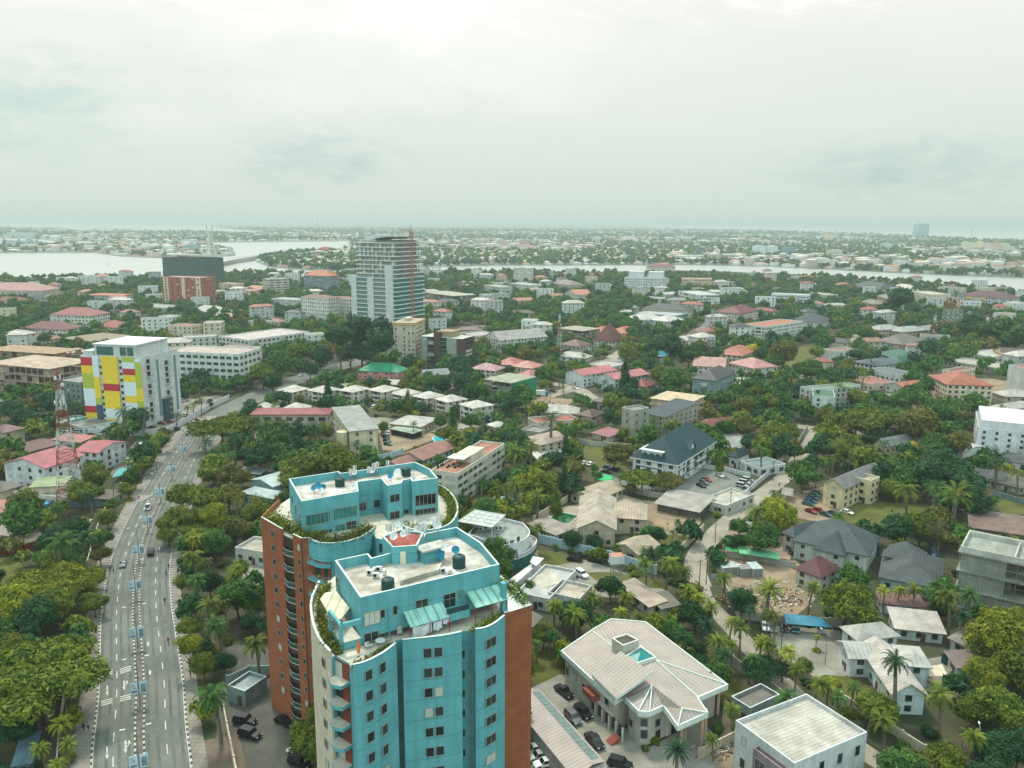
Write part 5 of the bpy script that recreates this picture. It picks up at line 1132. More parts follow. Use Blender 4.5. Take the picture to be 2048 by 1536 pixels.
 for k in range(14): a = k/14; M.tube((-.7+J.x*36*a, J.y*36*a, zt-6+2*a), (.7+J.x*36*(a+.07), J.y*36*(a+.07), zt-6+2*(a+.07)), .09, 3)
 M.tube((J.x*2, 1, zt-4.6), (J.x*36, 35, zt-4), .12, 4); M.build('jib', CRN, K); M = MB()
 for w in (-.6, .6): M.tube((w, 0, zt-6), (w, -9, zt-6.2), .16, 4)
 M.build('counter_jib', CRN, K); M = MB(); M.box(-1, 1, -10, -7.6, zt-8, zt-6.2); M.build('counterweight', CONC, K)
def lattice(T, name, wb, wt, z0, z1, sec, m, r=.09, m2=None, alt=None):
 """square lattice column with tapering sides; m2 alternates the paint every alt sections"""
 n = max(2, int((z1-z0)/sec)); mats = [m, m2 or m]; M = MB()
 for k in range(n):
  a, b = z0+(z1-z0)*k/n, z0+(z1-z0)*(k+1)/n; wa, wb_ = wb+(wt-wb)*k/n, wb+(wt-wb)*(k+1)/n; mi = (int(k/(alt or 1)) % 2) if m2 else 0
  ca = [(-wa/2, -wa/2), (wa/2, -wa/2), (wa/2, wa/2), (-wa/2, wa/2)]; cb = [(-wb_/2, -wb_/2), (wb_/2, -wb_/2), (wb_/2, wb_/2), (-wb_/2, wb_/2)]
  for i in range(4):
   j = (i+1) % 4; M.tube((*ca[i], a), (*cb[i], b), r, 4, mi); M.tube((*ca[i], a), (*cb[j], b), r*.6, 3, mi); M.tube((*ca[j], a), (*cb[i], b), r*.6, 3, mi); M.tube((*cb[i], b), (*cb[j], b), r*.6, 3, mi)
 return M.build(name, mats, T)
building_site_tower()
def bridge():
 pts = [(396, 556), (412, 534), (450, 521), (512, 512), (575, 508), (640, 503)]; z = 9.0; ln = smooth_line([Vector(p) for p in pw(pts, z)], 8)
 T = thing('cable_stayed_bridge', 'long curving bridge across the lagoon with a tall splayed white pylon', 'bridge', (ln[8].x, ln[8].y, 0), mark='lagoon bridge'); BC = mat('bridge_concrete', s2l(190, 190, 180), .8, var=.15)
 M = MB()
 o = offset_line(ln, -9); q = offset_line(ln, 9)
 for i in range(len(ln)-1):
  for a, b in ((o, q),): M.face([(*a[i], z), (*a[i+1], z), (*b[i+1], z), (*b[i], z)])
  for a in (o, q): M.face([(*a[i], z-2), (*a[i+1], z-2), (*a[i+1], z+1), (*a[i], z+1)])
  M.face([(*o[i], z-2), (*q[i], z-2), (*q[i+1], z-2), (*o[i+1], z-2)])
 M.build('deck', BC, T, True)
 for i in range(4, len(ln)-1, 1):
  for k in (.25, .75): c = ln[i].lerp(ln[i+1], k); M = MB(); M.tube((*c, -1), (*c, z-2), 2.0, 8); M.build('pier', BC, T, True)
 c = Vector(W(428, 528, z).xy); best = min(ln, key=lambda v: (v-c).length); i = [k for k, v in enumerate(ln) if v == best][0]; d = (ln[i+1]-ln[i]).normalized(); n = Vector((d.y, -d.x)); top = 92
 px_ = {}
 nx = Vector((1, -.15)).normalized()
 for s in (-1, 1):
  M = MB(); a = best+nx*s*17; b = best+nx*s*4; e = best+nx*s*7
  M.tube((*a, -1), (*b, 60), 2.4, 6, 0, 1.7); M.tube((*b, 60), (*e, top), 1.7, 6, 0, 1.1); M.build('pylon_leg', BC, T, True)
 for zz in (40, 56, 66, 74): M = MB(); w = 6 if zz < 50 else 4.5; M.tube((*(best-nx*w), zz), (*(best+nx*w), zz), 1.1, 4); M.build('cross_beam', BC, T, True)
 for s in (-1, 1):
  for k in range(1, 8):
   e = best+d*s*k*14; M = MB(); M.tube((*(best), 58+k*3.5), (*e, z), .22, 3); M.build('stay_cable', BC, T, True)
bridge()
def mast(base, top, wb, wt, label, z0=0.0, m1=None, m2=None, sec=2.6, alt=3, r=.1, group='red and white lattice radio masts', ants=6):
 g = W(base[0], base[1], z0); h = zat(g, top[0], top[1]); T = thing('lattice_mast', label, 'radio mast', (g.x, g.y, z0), .4, group, mark=None)
 lattice(T, 'lattice', wb, wt, 0, h-z0, sec, m1 or mat('faded_red', s2l(160, 76, 64), .8, var=.3), r*.85, m2 or METALW, alt); rr = random.Random(int(base[0]))
 for k in range(ants):
  a = rr.uniform(0, 6.28); z = (h-z0)*rr.uniform(.5, .97); w = (wb+(wt-wb)*z/(h-z0))/2+.3; M = MB(); c = (w*math.cos(a), w*math.sin(a))
  if k % 3 == 0: M.tube((c[0], c[1], z), (c[0]+.35*math.cos(a), c[1]+.35*math.sin(a), z), .7, 12); M.build('dish_antenna', mat('dish_white', (0, 0, 0)), T)
  else: M.obox(c, a, .2, .4, z-1.1, z+1.1); M.build('panel_antenna', mat('dish_white', (0, 0, 0)), T)
 M = MB(); M.tube((0, 0, h-z0), (0, 0, h-z0+2.5), .05, 4); M.build('lightning_rod', METAL, T); return T
mast((143, 1008), (113, 742), 8.5, 1.0, 'big red and white lattice mast among the pink roofs at the left', r=.17, sec=2.2, ants=14)
mast((666, 733), (662, 646), 5.0, 1.2, 'white and red lattice mast beside the dark trees left of the green roofed building', r=.17, ants=8, m1=METALW, m2=RED)
mast((1893, 667), (1904, 563), 9, 2.4, 'taller left one of the two close red and white masts at the right', r=.17, sec=3.5, ants=9)
mast((1911, 667), (1917, 578), 8, 2.4, 'shorter right one of the two close red and white masts at the right', r=.17, sec=3.5, ants=8)
mast((1862, 718), (1872, 630), 4.5, 1.2, 'slender red and white mast left of the close pair at the right', r=.12, sec=3)
mast((1421, 718), (1426, 610), 5.0, 1.2, 'slender red and white mast behind the pink roofed houses', r=.12, sec=3)
mast((1118, 718), (1119, 628), 3.5, 1.0, 'thin red and white mast left of the brown hip roofed house', r=.1, sec=3)
# ------------------------------------------------------------------ the other buildings, by their eave corners in the photograph
DG = (56, 78, 76)      # dark green grey roof
def H(label, A, B, C, base, roof, wc, rc, fl, mark=None, **k):
 cat = k.pop('cat', 'house' if fl <= 3 else 'apartment block'); nm = k.pop('name', 'house' if fl <= 3 else 'apartment_block')
 return house(label, cat, A, B, C, base, roof, wc, rc, fl, mark=mark, name=nm, **k)
# far left
H('long pink roofed row of houses at the far left edge', (-40, 581), (84, 582), (88, 568), 599, 'hip', (206, 190, 178), (196, 140, 132), 2, 'pink roofed row', sp=5)
H('white house with dark red hip roof below the pink roofed row', (-20, 602), (43, 603), (52, 594), 614, 'hip', (214, 214, 204), (142, 66, 62), 2, 'far left dark red roof')
H('white house with near black hip roof beside the pink roofed row', (54, 594), (88, 597), (95, 588), 607, 'hip', (210, 212, 204), DG, 2)
H('cream block with orange roof edges and a white centre bay', (168, 590), (240, 592), (246, 583), 610, 'hip', (196, 200, 188), (204, 110, 70), 4, 'orange roofed cream block', rise=1.5, ww=1.6)
T, L, D, h = H('brick red apartment tower with cream window strips by the lagoon', (323, 555), (402, 557), (407, 548), 612, 'flat', (176, 96, 80), (190, 160, 150), 10, 'brick red tower', rects=[None, True])
for u0, u1 in ((.04, .16), (.5, .58), (.86, .98)): M = MB(); M.box(L*u0, L*u1, -.25, 0, 0, h+.6); M.build('cream_strip', wall(222, 208, 176), T)
for f in range(10):
 for u in (.10, .26, .4, .66, .78, .92): put_win(T, L*u, -.27 if u in (.10, .92) else -.03, f*h/10+1.2, 0, 2.2, 1.7)
T, L, D, h = H('unfinished block wrapped in dark green netting behind the brick red tower', (324, 516), (412, 518), (416, 511), 574, 'flat', wall(64, 88, 84), (150, 120, 105), 11, 'netted unfinished block', rects=[None, None], side=False)
for k in range(11): M = MB(); M.box(L*k/11+.3, L*k/11+1.1, -.3, .2, h-.1, h+4.5); M.build('pillar', mat('rusty_column', s2l(150, 90, 76), .9), T)
M = MB(); M.box(-1, L+1, -1, D+1, h+4.5, h+5.0); M.build('top_slab', CONC, T)
H('white four storey block with a red hip roof', (97, 630), (184, 632), (199, 625), 660, 'hip', (226, 226, 216), (172, 92, 84), 4, 'red hip roofed white block', ww=1.6)
H('low white house with wide dark red hip roof', (40, 657), (132, 660), (139, 652), 673, 'hip', (222, 220, 210), (132, 66, 66), 2, 'wide dark red roof')
H('white house with small red brown roofs left of the unfinished frame', (46, 677), (90, 681), (98, 673), 690, 'hip', (220, 212, 200), (160, 90, 76), 2)
H('small white house with muted red roof right of the white red roofed block', (187, 653), (232, 656), (241, 648), 667, 'hip', (222, 220, 212), (176, 84, 76), 2)
H('small house with flat pink red roof among dark trees', (256, 659), (296, 661), (305, 654), 667, 'hip', (200, 192, 180), (196, 96, 92), 1)
H('low grey roofed white block right of the orange roofed cream block', (262, 612), (330, 617), (348, 609), 624, 'flat', (214, 216, 208), (170, 172, 166), 2)
H('white house with broad pale grey hip roof in the trees', (378, 622), (436, 627), (454, 618), 633, 'hip', (200, 198, 186), (204, 202, 192), 1, 'broad pale grey hip roof', rise=6)
H('house with dull pink roof right of the brick red tower', (403, 594), (432, 596), (439, 588), 602, 'hip', (206, 200, 190), (186, 138, 128), 2)
H('peach coloured house by the lagoon trees', (438, 567), (470, 569), (480, 562), 586, 'flat', (222, 190, 166), (200, 180, 160), 3)
H('house with orange roof and white walls left of the curved cream flats', (485, 577), (522, 580), (534, 572), 592, 'hip', (214, 206, 194), (210, 150, 120), 2)
H('cream curved block of flats with stacked balconies', (535, 559), (578, 557), (610, 552), 591, 'slab', (206, 200, 184), (190, 190, 180), 7, 'curved cream flats', sp=2.6, balc=1)
H('grey block of flats under an orange hip roof', (606, 551), (660, 553), (678, 547), 588, 'hip', (128, 146, 150), (212, 112, 72), 7, 'orange hip roofed grey flats', rise=7, sp=3.5)
H('low white flats left of the white blocks with dark windows', (543, 598), (594, 601), (605, 593), 621, 'flat', (220, 222, 214), (200, 200, 190), 4, sp=3)
H('left one of two white blocks with dark windows beside the unfinished tower', (602, 593), (657, 597), (672, 589), 650, 'hip', (226, 226, 212), (150, 92, 80), 7, 'left dark windowed white block', over=0, rise=2, maxD=16, ww=1.0, wh=1.6, sp=2.7)
H('right one of two white blocks with dark windows beside the unfinished tower', (658, 597), (703, 599), (714, 591), 646, 'hip', (228, 228, 214), (150, 92, 80), 7, over=0, rise=2, maxD=16, ww=1.0, wh=1.6, sp=2.7)
T, L, D, h = H('beige apartment tower with tan cornice and dark central strip', (786, 646), (830, 647), (872, 638), 730, 'slab', (216, 202, 178), (200, 176, 140), 10, 'beige apartment tower', rects=[None, True], sp=3, ww=1.6)
M = MB(); M.box(-.5, L+.5, -.5, D+.5, h-1.6, h-.3); M.build('cornice', wall(208, 172, 116), T); M = MB(); M.box(L*.26, L*.36, -.08, 0, 2, h-2); M.build('stair_window', GLASS, T)
for f in range(10):
 for u in (.12, .5, .72, .9): put_win(T, L*u, -.03, f*h/10+1.1, 0, 1.0, 1.5)
def glass_block():
 (ax, ay), yaw, L, D, h = frame_ABC((841, 672), (925, 678), (941, 671), 741); T = thing('office_block', 'brown framed office block with pale glass panels and a tall brown slab', 'office block', (ax, ay, 0), yaw, mark='brown framed office block'); D = min(D, 22)
 c, s = math.cos(yaw), math.sin(yaw); AVOID.append((ax+c*L/2-s*D/2, ay+s*L/2+c*D/2, L/2+2, D/2+2, yaw)); BR = wall(92, 70, 62); M = MB(); M.box(0, L, 0, D, 0, h, 0, 1); M.build('wall', [BR, CONCP], T)
 M = MB(); M.box(L*.33, L*.48, -.8, D*.7, 0, h+3.5); M.box(L*.36, L*.70, 2, D*.8, h, h+4.0, 1); M.build('service_slab', [BR, wall(170, 148, 118)], T)
 PG = mat('pale_blue_panel_glass', s2l(150, 172, 170), .25, pat='grid', per=1.6); YB = wall(204, 168, 96)
 for u0, u1 in ((.02, .16), (.63, .86)):
  for f in range(8):
   M = MB(); M.box(L*u0, L*u1, -.25, 0, f*h/8+.6, (f+1)*h/8-.02); M.build('glass_panel', PG, T); M = MB(); M.box(L*u0, L*u1, -.3, 0, f*h/8+.1, f*h/8+.58); M.build('yellow_band', YB, T)
 for u0, u1 in ((.18, .32), (.49, .62)):
  for f in range(8): M = MB(); M.box(L*u0, L*u1, -1.2, 0, f*h/8, f*h/8+.25); M.box(L*u0, L*u1, -.06, 0, f*h/8+.3, (f+1)*h/8-.1, 1); M.build('balcony', [METAL, GLASS_G if u0 > .4 else GLASS], T)
 for f in range(8): M = MB(); M.box(L-.02, L+.12, D*.25, D*.75, f*h/8+.8, f*h/8+2.4); M.build('window', GLASS, T)
glass_block()
T, L, D, h = H('pink walled building under a bright green hip roof', (712, 742), (800, 746), (832, 738), 762, 'hip', (214, 140, 130), (22, 172, 116), 2, 'bright green roof', rise=4.5, style='w', ww=1.5)
random.seed(5)
for i, (A, B, C, b) in enumerate([((552, 781), (584, 786), (618, 773), 808), ((612, 781), (645, 787), (676, 772), 813), ((675, 781), (706, 786), (738, 772), 813), ((734, 780), (765, 786), (799, 771), 813), ((777, 787), (807, 793), (852, 777), 815), ((822, 792), (852, 799), (902, 782), 823), ((866, 798), (894, 806), (946, 787), 834), ((916, 809), (946, 818), (986, 799), 848)]):
 T, L, D, h = H(['first', 'second', 'third', 'fourth', 'fifth', 'sixth', 'seventh', 'eighth'][i]+' from left in the row of cream houses with white hip roofs and balconies', A, B, C, b, 'hip', (214, 208, 190), (212, 206, 194), 3, 'row of cream balcony houses' if i == 3 else None, balc=1, group='cream balcony houses in a row', rise=2.4, style='d', sp=3.6, maxD=14)
H('small cream gatehouse with pyramid roof right of the row of cream houses', (970, 850), (992, 856), (1008, 847), 872, 'hip', (216, 206, 182), (214, 208, 196), 1, rise=1.8)
H('low building with white pyramid roof left of the row of cream houses', (500, 818), (532, 822), (548, 812), 832, 'hip', (214, 208, 190), (214, 208, 198), 1, rise=3)
H('second low white pyramid roof in front of the row of cream houses', (556, 820), (598, 824), (616, 812), 832, 'hip', (214, 208, 190), (214, 208, 198), 1, rise=3)
H('white apartment block with brown gable and balconies right of the brown office block', (966, 674), (1000, 682), (1050, 664), 706, 'gy', (226, 224, 212), (170, 168, 160), 4, 'white gabled flats', sp=3)
H('villa with dusty pink hip roof near the brown office block', (938, 738), (992, 743), (1006, 735), 757, 'hip', (218, 206, 184), (196, 140, 150), 2, 'dusty pink villa')
H('house with rose red roof behind the dusty pink villa', (985, 728), (1030, 732), (1044, 722), 742, 'hip', (206, 190, 176), (206, 110, 104), 1)
H('low house with salmon roof in front of the brown tree', (1020, 733), (1066, 738), (1080, 730), 748, 'hip', (210, 196, 180), (214, 140, 124), 1)
H('low house with pink red roof beside the green netted block', (1022, 752), (1062, 758), (1072, 746), 768, 'hip', (208, 196, 182), (206, 120, 116), 1)
H('house with purple brown hip roof in front of the brown office block', (866, 776), (894, 781), (908, 772), 792, 'hip', (196, 190, 176), (120, 92, 98), 1, rise=3)
def scaffold(T, L, D, h):
 M = MB(); n = max(3, int(L/2.4)); m = max(2, int(D/2.4)); k = max(2, int(h/2))
 for i in range(n+1): M.tube((L*i/n, -1.2, 0), (L*i/n, -1.2, h+.8), .05, 3)
 for i in range(m+1): M.tube((L+1.2, D*i/m, 0), (L+1.2, D*i/m, h+.8), .05, 3)
 for j in range(1, k+1): z = h*j/k; M.tube((0, -1.2, z), (L+1.2, -1.2, z), .05, 3); M.tube((L+1.2, -1.2, z), (L+1.2, D, z), .05, 3)
 M.build('scaffolding', mat('scaffold_poles', s2l(150, 140, 120), .8), T)
def frame_house(label, A, B, C, base, fl, wc, mark=None, dens=.35, net=None, scaf=False, cat='unfinished building'):
 (ax, ay), yaw, L, D, h = frame_ABC(A, B, C, base); D = min(max(D, 8), 40); T = thing('unfinished_building', label, cat, (ax, ay, 0), yaw, mark=mark); c, s = math.cos(yaw), math.sin(yaw); AVOID.append((ax+c*L/2-s*D/2, ay+s*L/2+c*D/2, L/2+1, D/2+1, yaw))
 fh = h/fl; wm = wall(*wc, var=.35); rr = random.Random(int(A[0])); nx = max(2, int(L/4.5)); ny = max(2, int(D/4.5))
 for f in range(fl+1): M = MB(); M.box(-.5, L+.5, -.5, D+.5, f*fh-(.3 if f else .05), f*fh+.02); M.build('floor_slab', wm, T)
 for f in range(fl):
  for i in range(nx+1):
   for j in range(ny+1):
    if i not in (0, nx) and j not in (0, ny): continue
    if len(T.children) > 170: continue
    x, y = .4+(L-.8)*i/nx, .4+(D-.8)*j/ny; M = MB(); M.box(x-.2, x+.2, y-.2, y+.2, f*fh, (f+1)*fh-.3); M.build('pillar', wm, T)
  for i in range(nx):
   if rr.random() < dens: x = .6+(L-.8)*i/nx; M = MB(); M.box(x, x+(L-.8)/nx-.4, .5, .7, f*fh, (f+1)*fh-.3); M.build('infill_wall', wm, T)
  for j in range(ny):
   if rr.random() < dens: y = .6+(D-.8)*j/ny; M = MB(); M.box(L-.7, L-.5, y, y+(D-.8)/ny-.4, f*fh, (f+1)*fh-.3); M.build('infill_wall', wm, T)
  M = MB(); M.box(L*.25, L*.75, D*.3, D*.7, f*fh, (f+1)*fh-.3); M.build('inner_wall', wm, T)
 if scaf: scaffold(T, L, D, h)
 if net: M = MB(); M.box(L+.7, L+.8, 0, D, 0, h); M.build('safety_net', mat('green_net', s2l(24, 130, 96), .8, pat='course', per=1.4), T)
 FHL.append((T, L, D, h)); return T, L, D, h
FHL = []
frame_house('open concrete frame of an unfinished building behind the tan unfinished block', (122, 676), (186, 683), (234, 668), 702, 3, (150, 136, 118), 'open concrete frame', .15)
frame_house('upper tier of tan unfinished block with bare scaffolded walls', (-30, 699), (108, 708), (150, 697), 745, 3, (172, 146, 118), 'tan unfinished block', .7)
frame_house('lower front tier of the tan unfinished block with deep open floors', (-30, 726), (98, 738), (162, 718), 800, 4, (188, 168, 148), None, .4)
H('grey green glass fronted wing behind the lattice mast', (112, 762), (160, 768), (166, 730), 832, 'flat', (120, 140, 128), (150, 156, 146), 6, 'grey green wing', sp=3)
H('white apartment block with terracotta roof edge and dark green windows', (331, 705), (478, 711), (484, 697), 775, 'flat', (224, 224, 216), (206, 186, 172), 5, 'green windowed white block', style='dg', ww=3.0, wh=1.7, sp=4.2)
H('small orange brown roof behind the white block with dark green windows', (328, 692), (362, 695), (376, 688), 702, 'hip', (200, 190, 176), (206, 146, 120), 1)
H('long white modern terrace with angled white and red roof panels', (437, 674), (497, 682), (606, 661), 708, 'flat', (220, 222, 212), (214, 200, 192), 3, 'long white modern terrace', ww=2.4, wh=1.6, sp=4)
frame_house('open concrete floors behind the unfinished tower', (846, 584), (905, 592), (936, 585), 615, 3, (176, 176, 162), None, .2)
H('white stepped block with balconies left of the round topped tower', (968, 571), (1000, 575), (1028, 567), 594, 'flat', (214, 214, 204), (200, 200, 190), 4, balc=1)
H('grey roofed low hall left of the white gabled flats', (918, 668), (952, 674), (968, 664), 688, 'flat', (206, 204, 192), (190, 188, 178), 2)
H('pale tower with chamfered top by the creek', (1027, 536), (1060, 537), (1066, 532), 572, 'slab', (224, 220, 206), (216, 212, 200), 8, 'pale tower by the creek', sp=2.6, ww=1.0)
H('white block at the foot of the pale tower', (1018, 567), (1060, 571), (1078, 565), 586, 'flat', (222, 222, 214), (210, 206, 196), 3)
H('house with grey brown roof right of the pale tower', (1103, 566), (1138, 571), (1150, 564), 583, 'hip', (206, 200, 190), (140, 126, 118), 2)
H('white house with orange and white gable in the trees', (1130, 584), (1152, 590), (1165, 581), 601, 'gy', (222, 222, 214), (206, 128, 96), 2)
T, L, D, h = H('large white block with square windows and two white roof boxes', (1249, 556), (1329, 558), (1334, 549), 588, 'flat', (222, 226, 220), (210, 216, 210), 6, 'white block with roof boxes', ww=1.5)
for u in (.08, .58): M = MB(); M.box(L*u, L*(u+.36), D*.3, D*.9, h, h+9); M.build('roof_box', WHITE, T)
H('narrow cream tower in front of the large white block', (1264, 576), (1290, 578), (1294, 572), 600, 'slab', (218, 214, 198), (90, 140, 140), 5, rects=[None, True])
H('peach block with rounded dark windows', (1364, 558), (1424, 559), (1430, 552), 581, 'flat', (222, 190, 164), (214, 196, 176), 4, 'peach block', ww=1.8)
H('white cubist apartment block with black window voids', (1356, 583), (1396, 591), (1433, 585), 615, 'flat', (228, 228, 220), (214, 214, 206), 4, 'white cubist block', ww=2.4, wh=2.0, skip=.2)
H('cream hall with wide red brown hip roof on the creek shore', (1292, 533), (1350, 534), (1356, 527), 545, 'hip', (224, 214, 192), (142, 72, 66), 2, 'red brown creek hall', rise=5)
H('cream terrace of flats under a long dark green roof', (1284, 617), (1376, 622), (1394, 614), 645, 'hip', (212, 196, 164), DG, 3, 'long dark green roof', rise=5, sp=3)
H('white villa with flat white roof left of the blue glass block', (1247, 636), (1283, 641), (1294, 632), 656, 'hip', (220, 224, 216), (216, 212, 204), 2)
H('white villa with flat white roof right of its twin, below the long dark green roof', (1300, 640), (1336, 644), (1346, 637), 658, 'hip', (222, 226, 220), (218, 214, 204), 2)
H('blue grey glass block behind two white villas', (1268, 627), (1352, 633), (1360, 626), 652, 'flat', (128, 160, 160), (196, 200, 196), 3, ww=2.4, sp=3.2)
frame_house('grey unfinished block with open balconies above the brown hip roofed house', (1115, 656), (1165, 662), (1184, 655), 690, 4, (166, 162, 146), 'grey unfinished block', .5)
H('house with brown hip roof and grey walls beside the thin mast', (1118, 689), (1160, 694), (1171, 687), 712, 'hip', (186, 186, 174), (122, 82, 76), 2, 'brown hip roofed house')
H('cream house with very steep red brown pyramid roof', (1186, 680), (1226, 684), (1238, 677), 697, 'hip', (220, 212, 192), (124, 62, 56), 2, 'steep pyramid roofed house', rise=13)
H('house with orange red hip roofs left of the steep pyramid roof', (1178, 660), (1204, 664), (1214, 656), 676, 'hip', (216, 190, 160), (196, 92, 70), 2)
H('long cream house with orange tiled roof behind the steep pyramid roof', (1212, 664), (1252, 668), (1270, 660), 676, 'hip', (222, 206, 176), (196, 100, 68), 2)
H('white house under a vivid turquoise blue roof in the trees', (1284, 709), (1322, 714), (1342, 708), 726, 'hip', (206, 214, 208), (40, 160, 190), 2, 'turquoise blue roof')
H('left one of two long white terraces with pink red roofs and white gable end', (1128, 744), (1166, 752), (1200, 734), 775, 'gy', (210, 222, 218), (206, 110, 116), 3, 'left pink roofed white terrace', rise=2.5, rects=[None, True], maxD=60)
H('right one of two long white terraces with pink red roofs and white gable end', (1192, 752), (1230, 760), (1262, 741), 785, 'gy', (206, 220, 216), (206, 116, 122), 3, 'right pink roofed white terrace', rise=2.5, rects=[None, True], maxD=60)
H('low grey hip roofed house behind the two pink roofed terraces', (1228, 722), (1268, 727), (1282, 719), 735, 'hip', (216, 214, 200), (150, 158, 152), 1)
H('pale flat roofed hall left of the low grey hip roofed house', (1172, 730), (1220, 737), (1240, 726), 744, 'flat', (208, 206, 194), (196, 194, 182), 1)
H('cream five storey block under dark red hip roof with many windows', (1430, 624), (1482, 628), (1514, 620), 656, 'hip', (220, 212, 190), (128, 58, 66), 5, 'dark red roofed cream block', ww=1.2, sp=2.8)
H('cream block with brown red roof right behind the cream dark red roofed block', (1500, 620), (1548, 624), (1566, 616), 640, 'hip', (214, 204, 184), (146, 66, 60), 4)
H('pale grey white five storey block with orange roof edge and balconies', (1485, 650), (1530, 655), (1580, 641), 690, 'flat', (220, 224, 214), (206, 118, 88), 5, 'orange edged pale block', balc=1, sp=2.7)
H('white gabled house with pink roof at the left of the pink roof group', (1384, 732), (1450, 736), (1462, 724), 752, 'gx', (222, 218, 206), (206, 150, 142), 2, 'pink roof group')
H('large white house with pink roofs and small gables', (1455, 726), (1508, 738), (1529, 727), 758, 'hip', (220, 218, 206), (210, 142, 138), 2)
H('white house with orange tiled hip roof above the pink roof group', (1430, 708), (1486, 713), (1512, 700), 726, 'hip', (222, 210, 192), (200, 108, 84), 2)
H('grey blue three storey block under a dark grey hip roof', (1382, 757), (1434, 763), (1487, 748), 806, 'hip', (122, 148, 148), (76, 78, 82), 3, 'grey blue block', rise=5, balc=1, ww=1.5, style='w', sp=3.4)
H('house with deep red hip roof and grey walls among trees', (1253, 770), (1292, 775), (1306, 766), 792, 'hip', (186, 182, 168), (146, 56, 54), 2, 'deep red roofed house')
frame_house('cream unfinished block with open cellular top floor', (1302, 796), (1378, 806), (1413, 792), 852, 4, (206, 186, 156), 'cream unfinished block', .8)
T, L, D, h = H('scaffolded grey narrow tower of the unfinished block', (1244, 818), (1266, 824), (1281, 814), 884, 'flat', wall(168, 170, 156), (150, 150, 140), 4, 'scaffolded narrow tower', sp=3.4, ww=1.0)
H('scaffolded grey unfinished block with slate pitched roof', (1282, 826), (1330, 836), (1372, 812), 874, 'shed', wall(172, 174, 160), (60, 84, 92), 4, 'scaffolded unfinished block', sp=3.8, ww=1.0, rise=3.0, pat='tile')
for q in HOUSES[-2:]: scaffold(q[0], q[2], q[3], q[4])
H('small house with dusty pink red roof by the long wall', (1181, 866), (1218, 875), (1236, 862), 884, 'shed', (198, 184, 168), (178, 110, 114), 1, 'dusty pink roofed hut', rise=.8)
H('brown roofed house with tan upper floor among palms', (1148, 829), (1184, 836), (1206, 825), 852, 'hip', (180, 156, 138), (104, 70, 66), 2, 'brown palm house')
H('dark grey hip roofed house behind the brown roofed house', (1180, 802), (1216, 808), (1232, 798), 822, 'hip', (190, 184, 172), (92, 88, 84), 1)
H('long beige roofed house with veranda behind the lawn', (1045, 876), (1078, 892), (1122, 872), 905, 'shed', (196, 182, 162), (186, 168, 150), 2, 'long beige roofed house', rise=1.4)
H('low tin roofed shed left of the long beige roofed house', (1042, 862), (1080, 868), (1098, 858), 878, 'flat', (176, 172, 160), (150, 148, 138), 1)
# compound of beige roofs
BEI = (194, 172, 144)
H('gable roofed beige outbuilding at the back of the pool compound', (1137, 988), (1190, 1003), (1228, 972), 1012, 'gy', (196, 184, 158), BEI, 1, 'beige gabled outbuilding', rise=2.0, per=1.0)
H('flat greyish roofed pool house beside the green pool', (1052, 1047), (1112, 1072), (1131, 1050), 1082, 'shed', (184, 176, 158), (170, 158, 148), 1, 'pool house', rise=.3)
H('beige gable roofed garage at the front of the pool compound', (1223, 1092), (1277, 1112), (1314, 1088), 1122, 'gy', (196, 182, 154), BEI, 1, 'front beige gabled garage', rise=2.0, per=1.0)
H('main wing of the beige compound house with long pale ridge', (1152, 1058), (1234, 1062), (1300, 1000), 1096, 'gy', (196, 182, 156), (196, 182, 160), 2, 'main beige compound house', rise=3.0, per=1.0, sp=3.5)
H('cross wing of the beige compound house facing the courtyard', (1224, 1036), (1294, 1041), (1308, 1010), 1070, 'gx', (198, 184, 158), BEI, 2, None, rise=2.2, per=1.0)
H('small flat annex on the left of the beige compound house', (1156, 1013), (1202, 1024), (1214, 1010), 1034, 'shed', (176, 166, 146), (196, 190, 172), 1, None, rise=.3)
H('pale roofed long carport shed along the lane courtyard', (1306, 1007), (1400, 1026), (1434, 1000), 1038, 'shed', wall(100, 100, 92), (176, 172, 158), 1, 'long carport shed', rise=1.2, over=1.2, rects=[None, None], side=False)
H('white gatehouse with flat roof and dark green trim by the lane', (1404, 1002), (1452, 1016), (1478, 984), 1030, 'flat', (210, 208, 196), (204, 200, 186), 1, 'white gatehouse', sp=4)
H('white pool pavilion with dark domed hip roof', (1454, 912), (1476, 917), (1508, 908), 938, 'hip', (222, 226, 222), (30, 58, 64), 1, 'white pool pavilion', rise=2.6)
H('long white annex with dark window bays beside the pool pavilion', (1480, 925), (1518, 940), (1546, 922), 952, 'flat', (220, 224, 220), (130, 150, 152), 1, None, ww=2.2, wh=1.6, sp=3.4)
H('grey flat roofed school like block behind the dark teal roof', (1430, 893), (1490, 898), (1478, 868), 912, 'shed', (190, 186, 170), (158, 166, 154), 1, 'grey flat roofed block', rise=.6)
H('cream low block left of the grey flat roofed block', (1428, 884), (1470, 890), (1480, 876), 902, 'flat', (202, 194, 170), (176, 170, 150), 1)
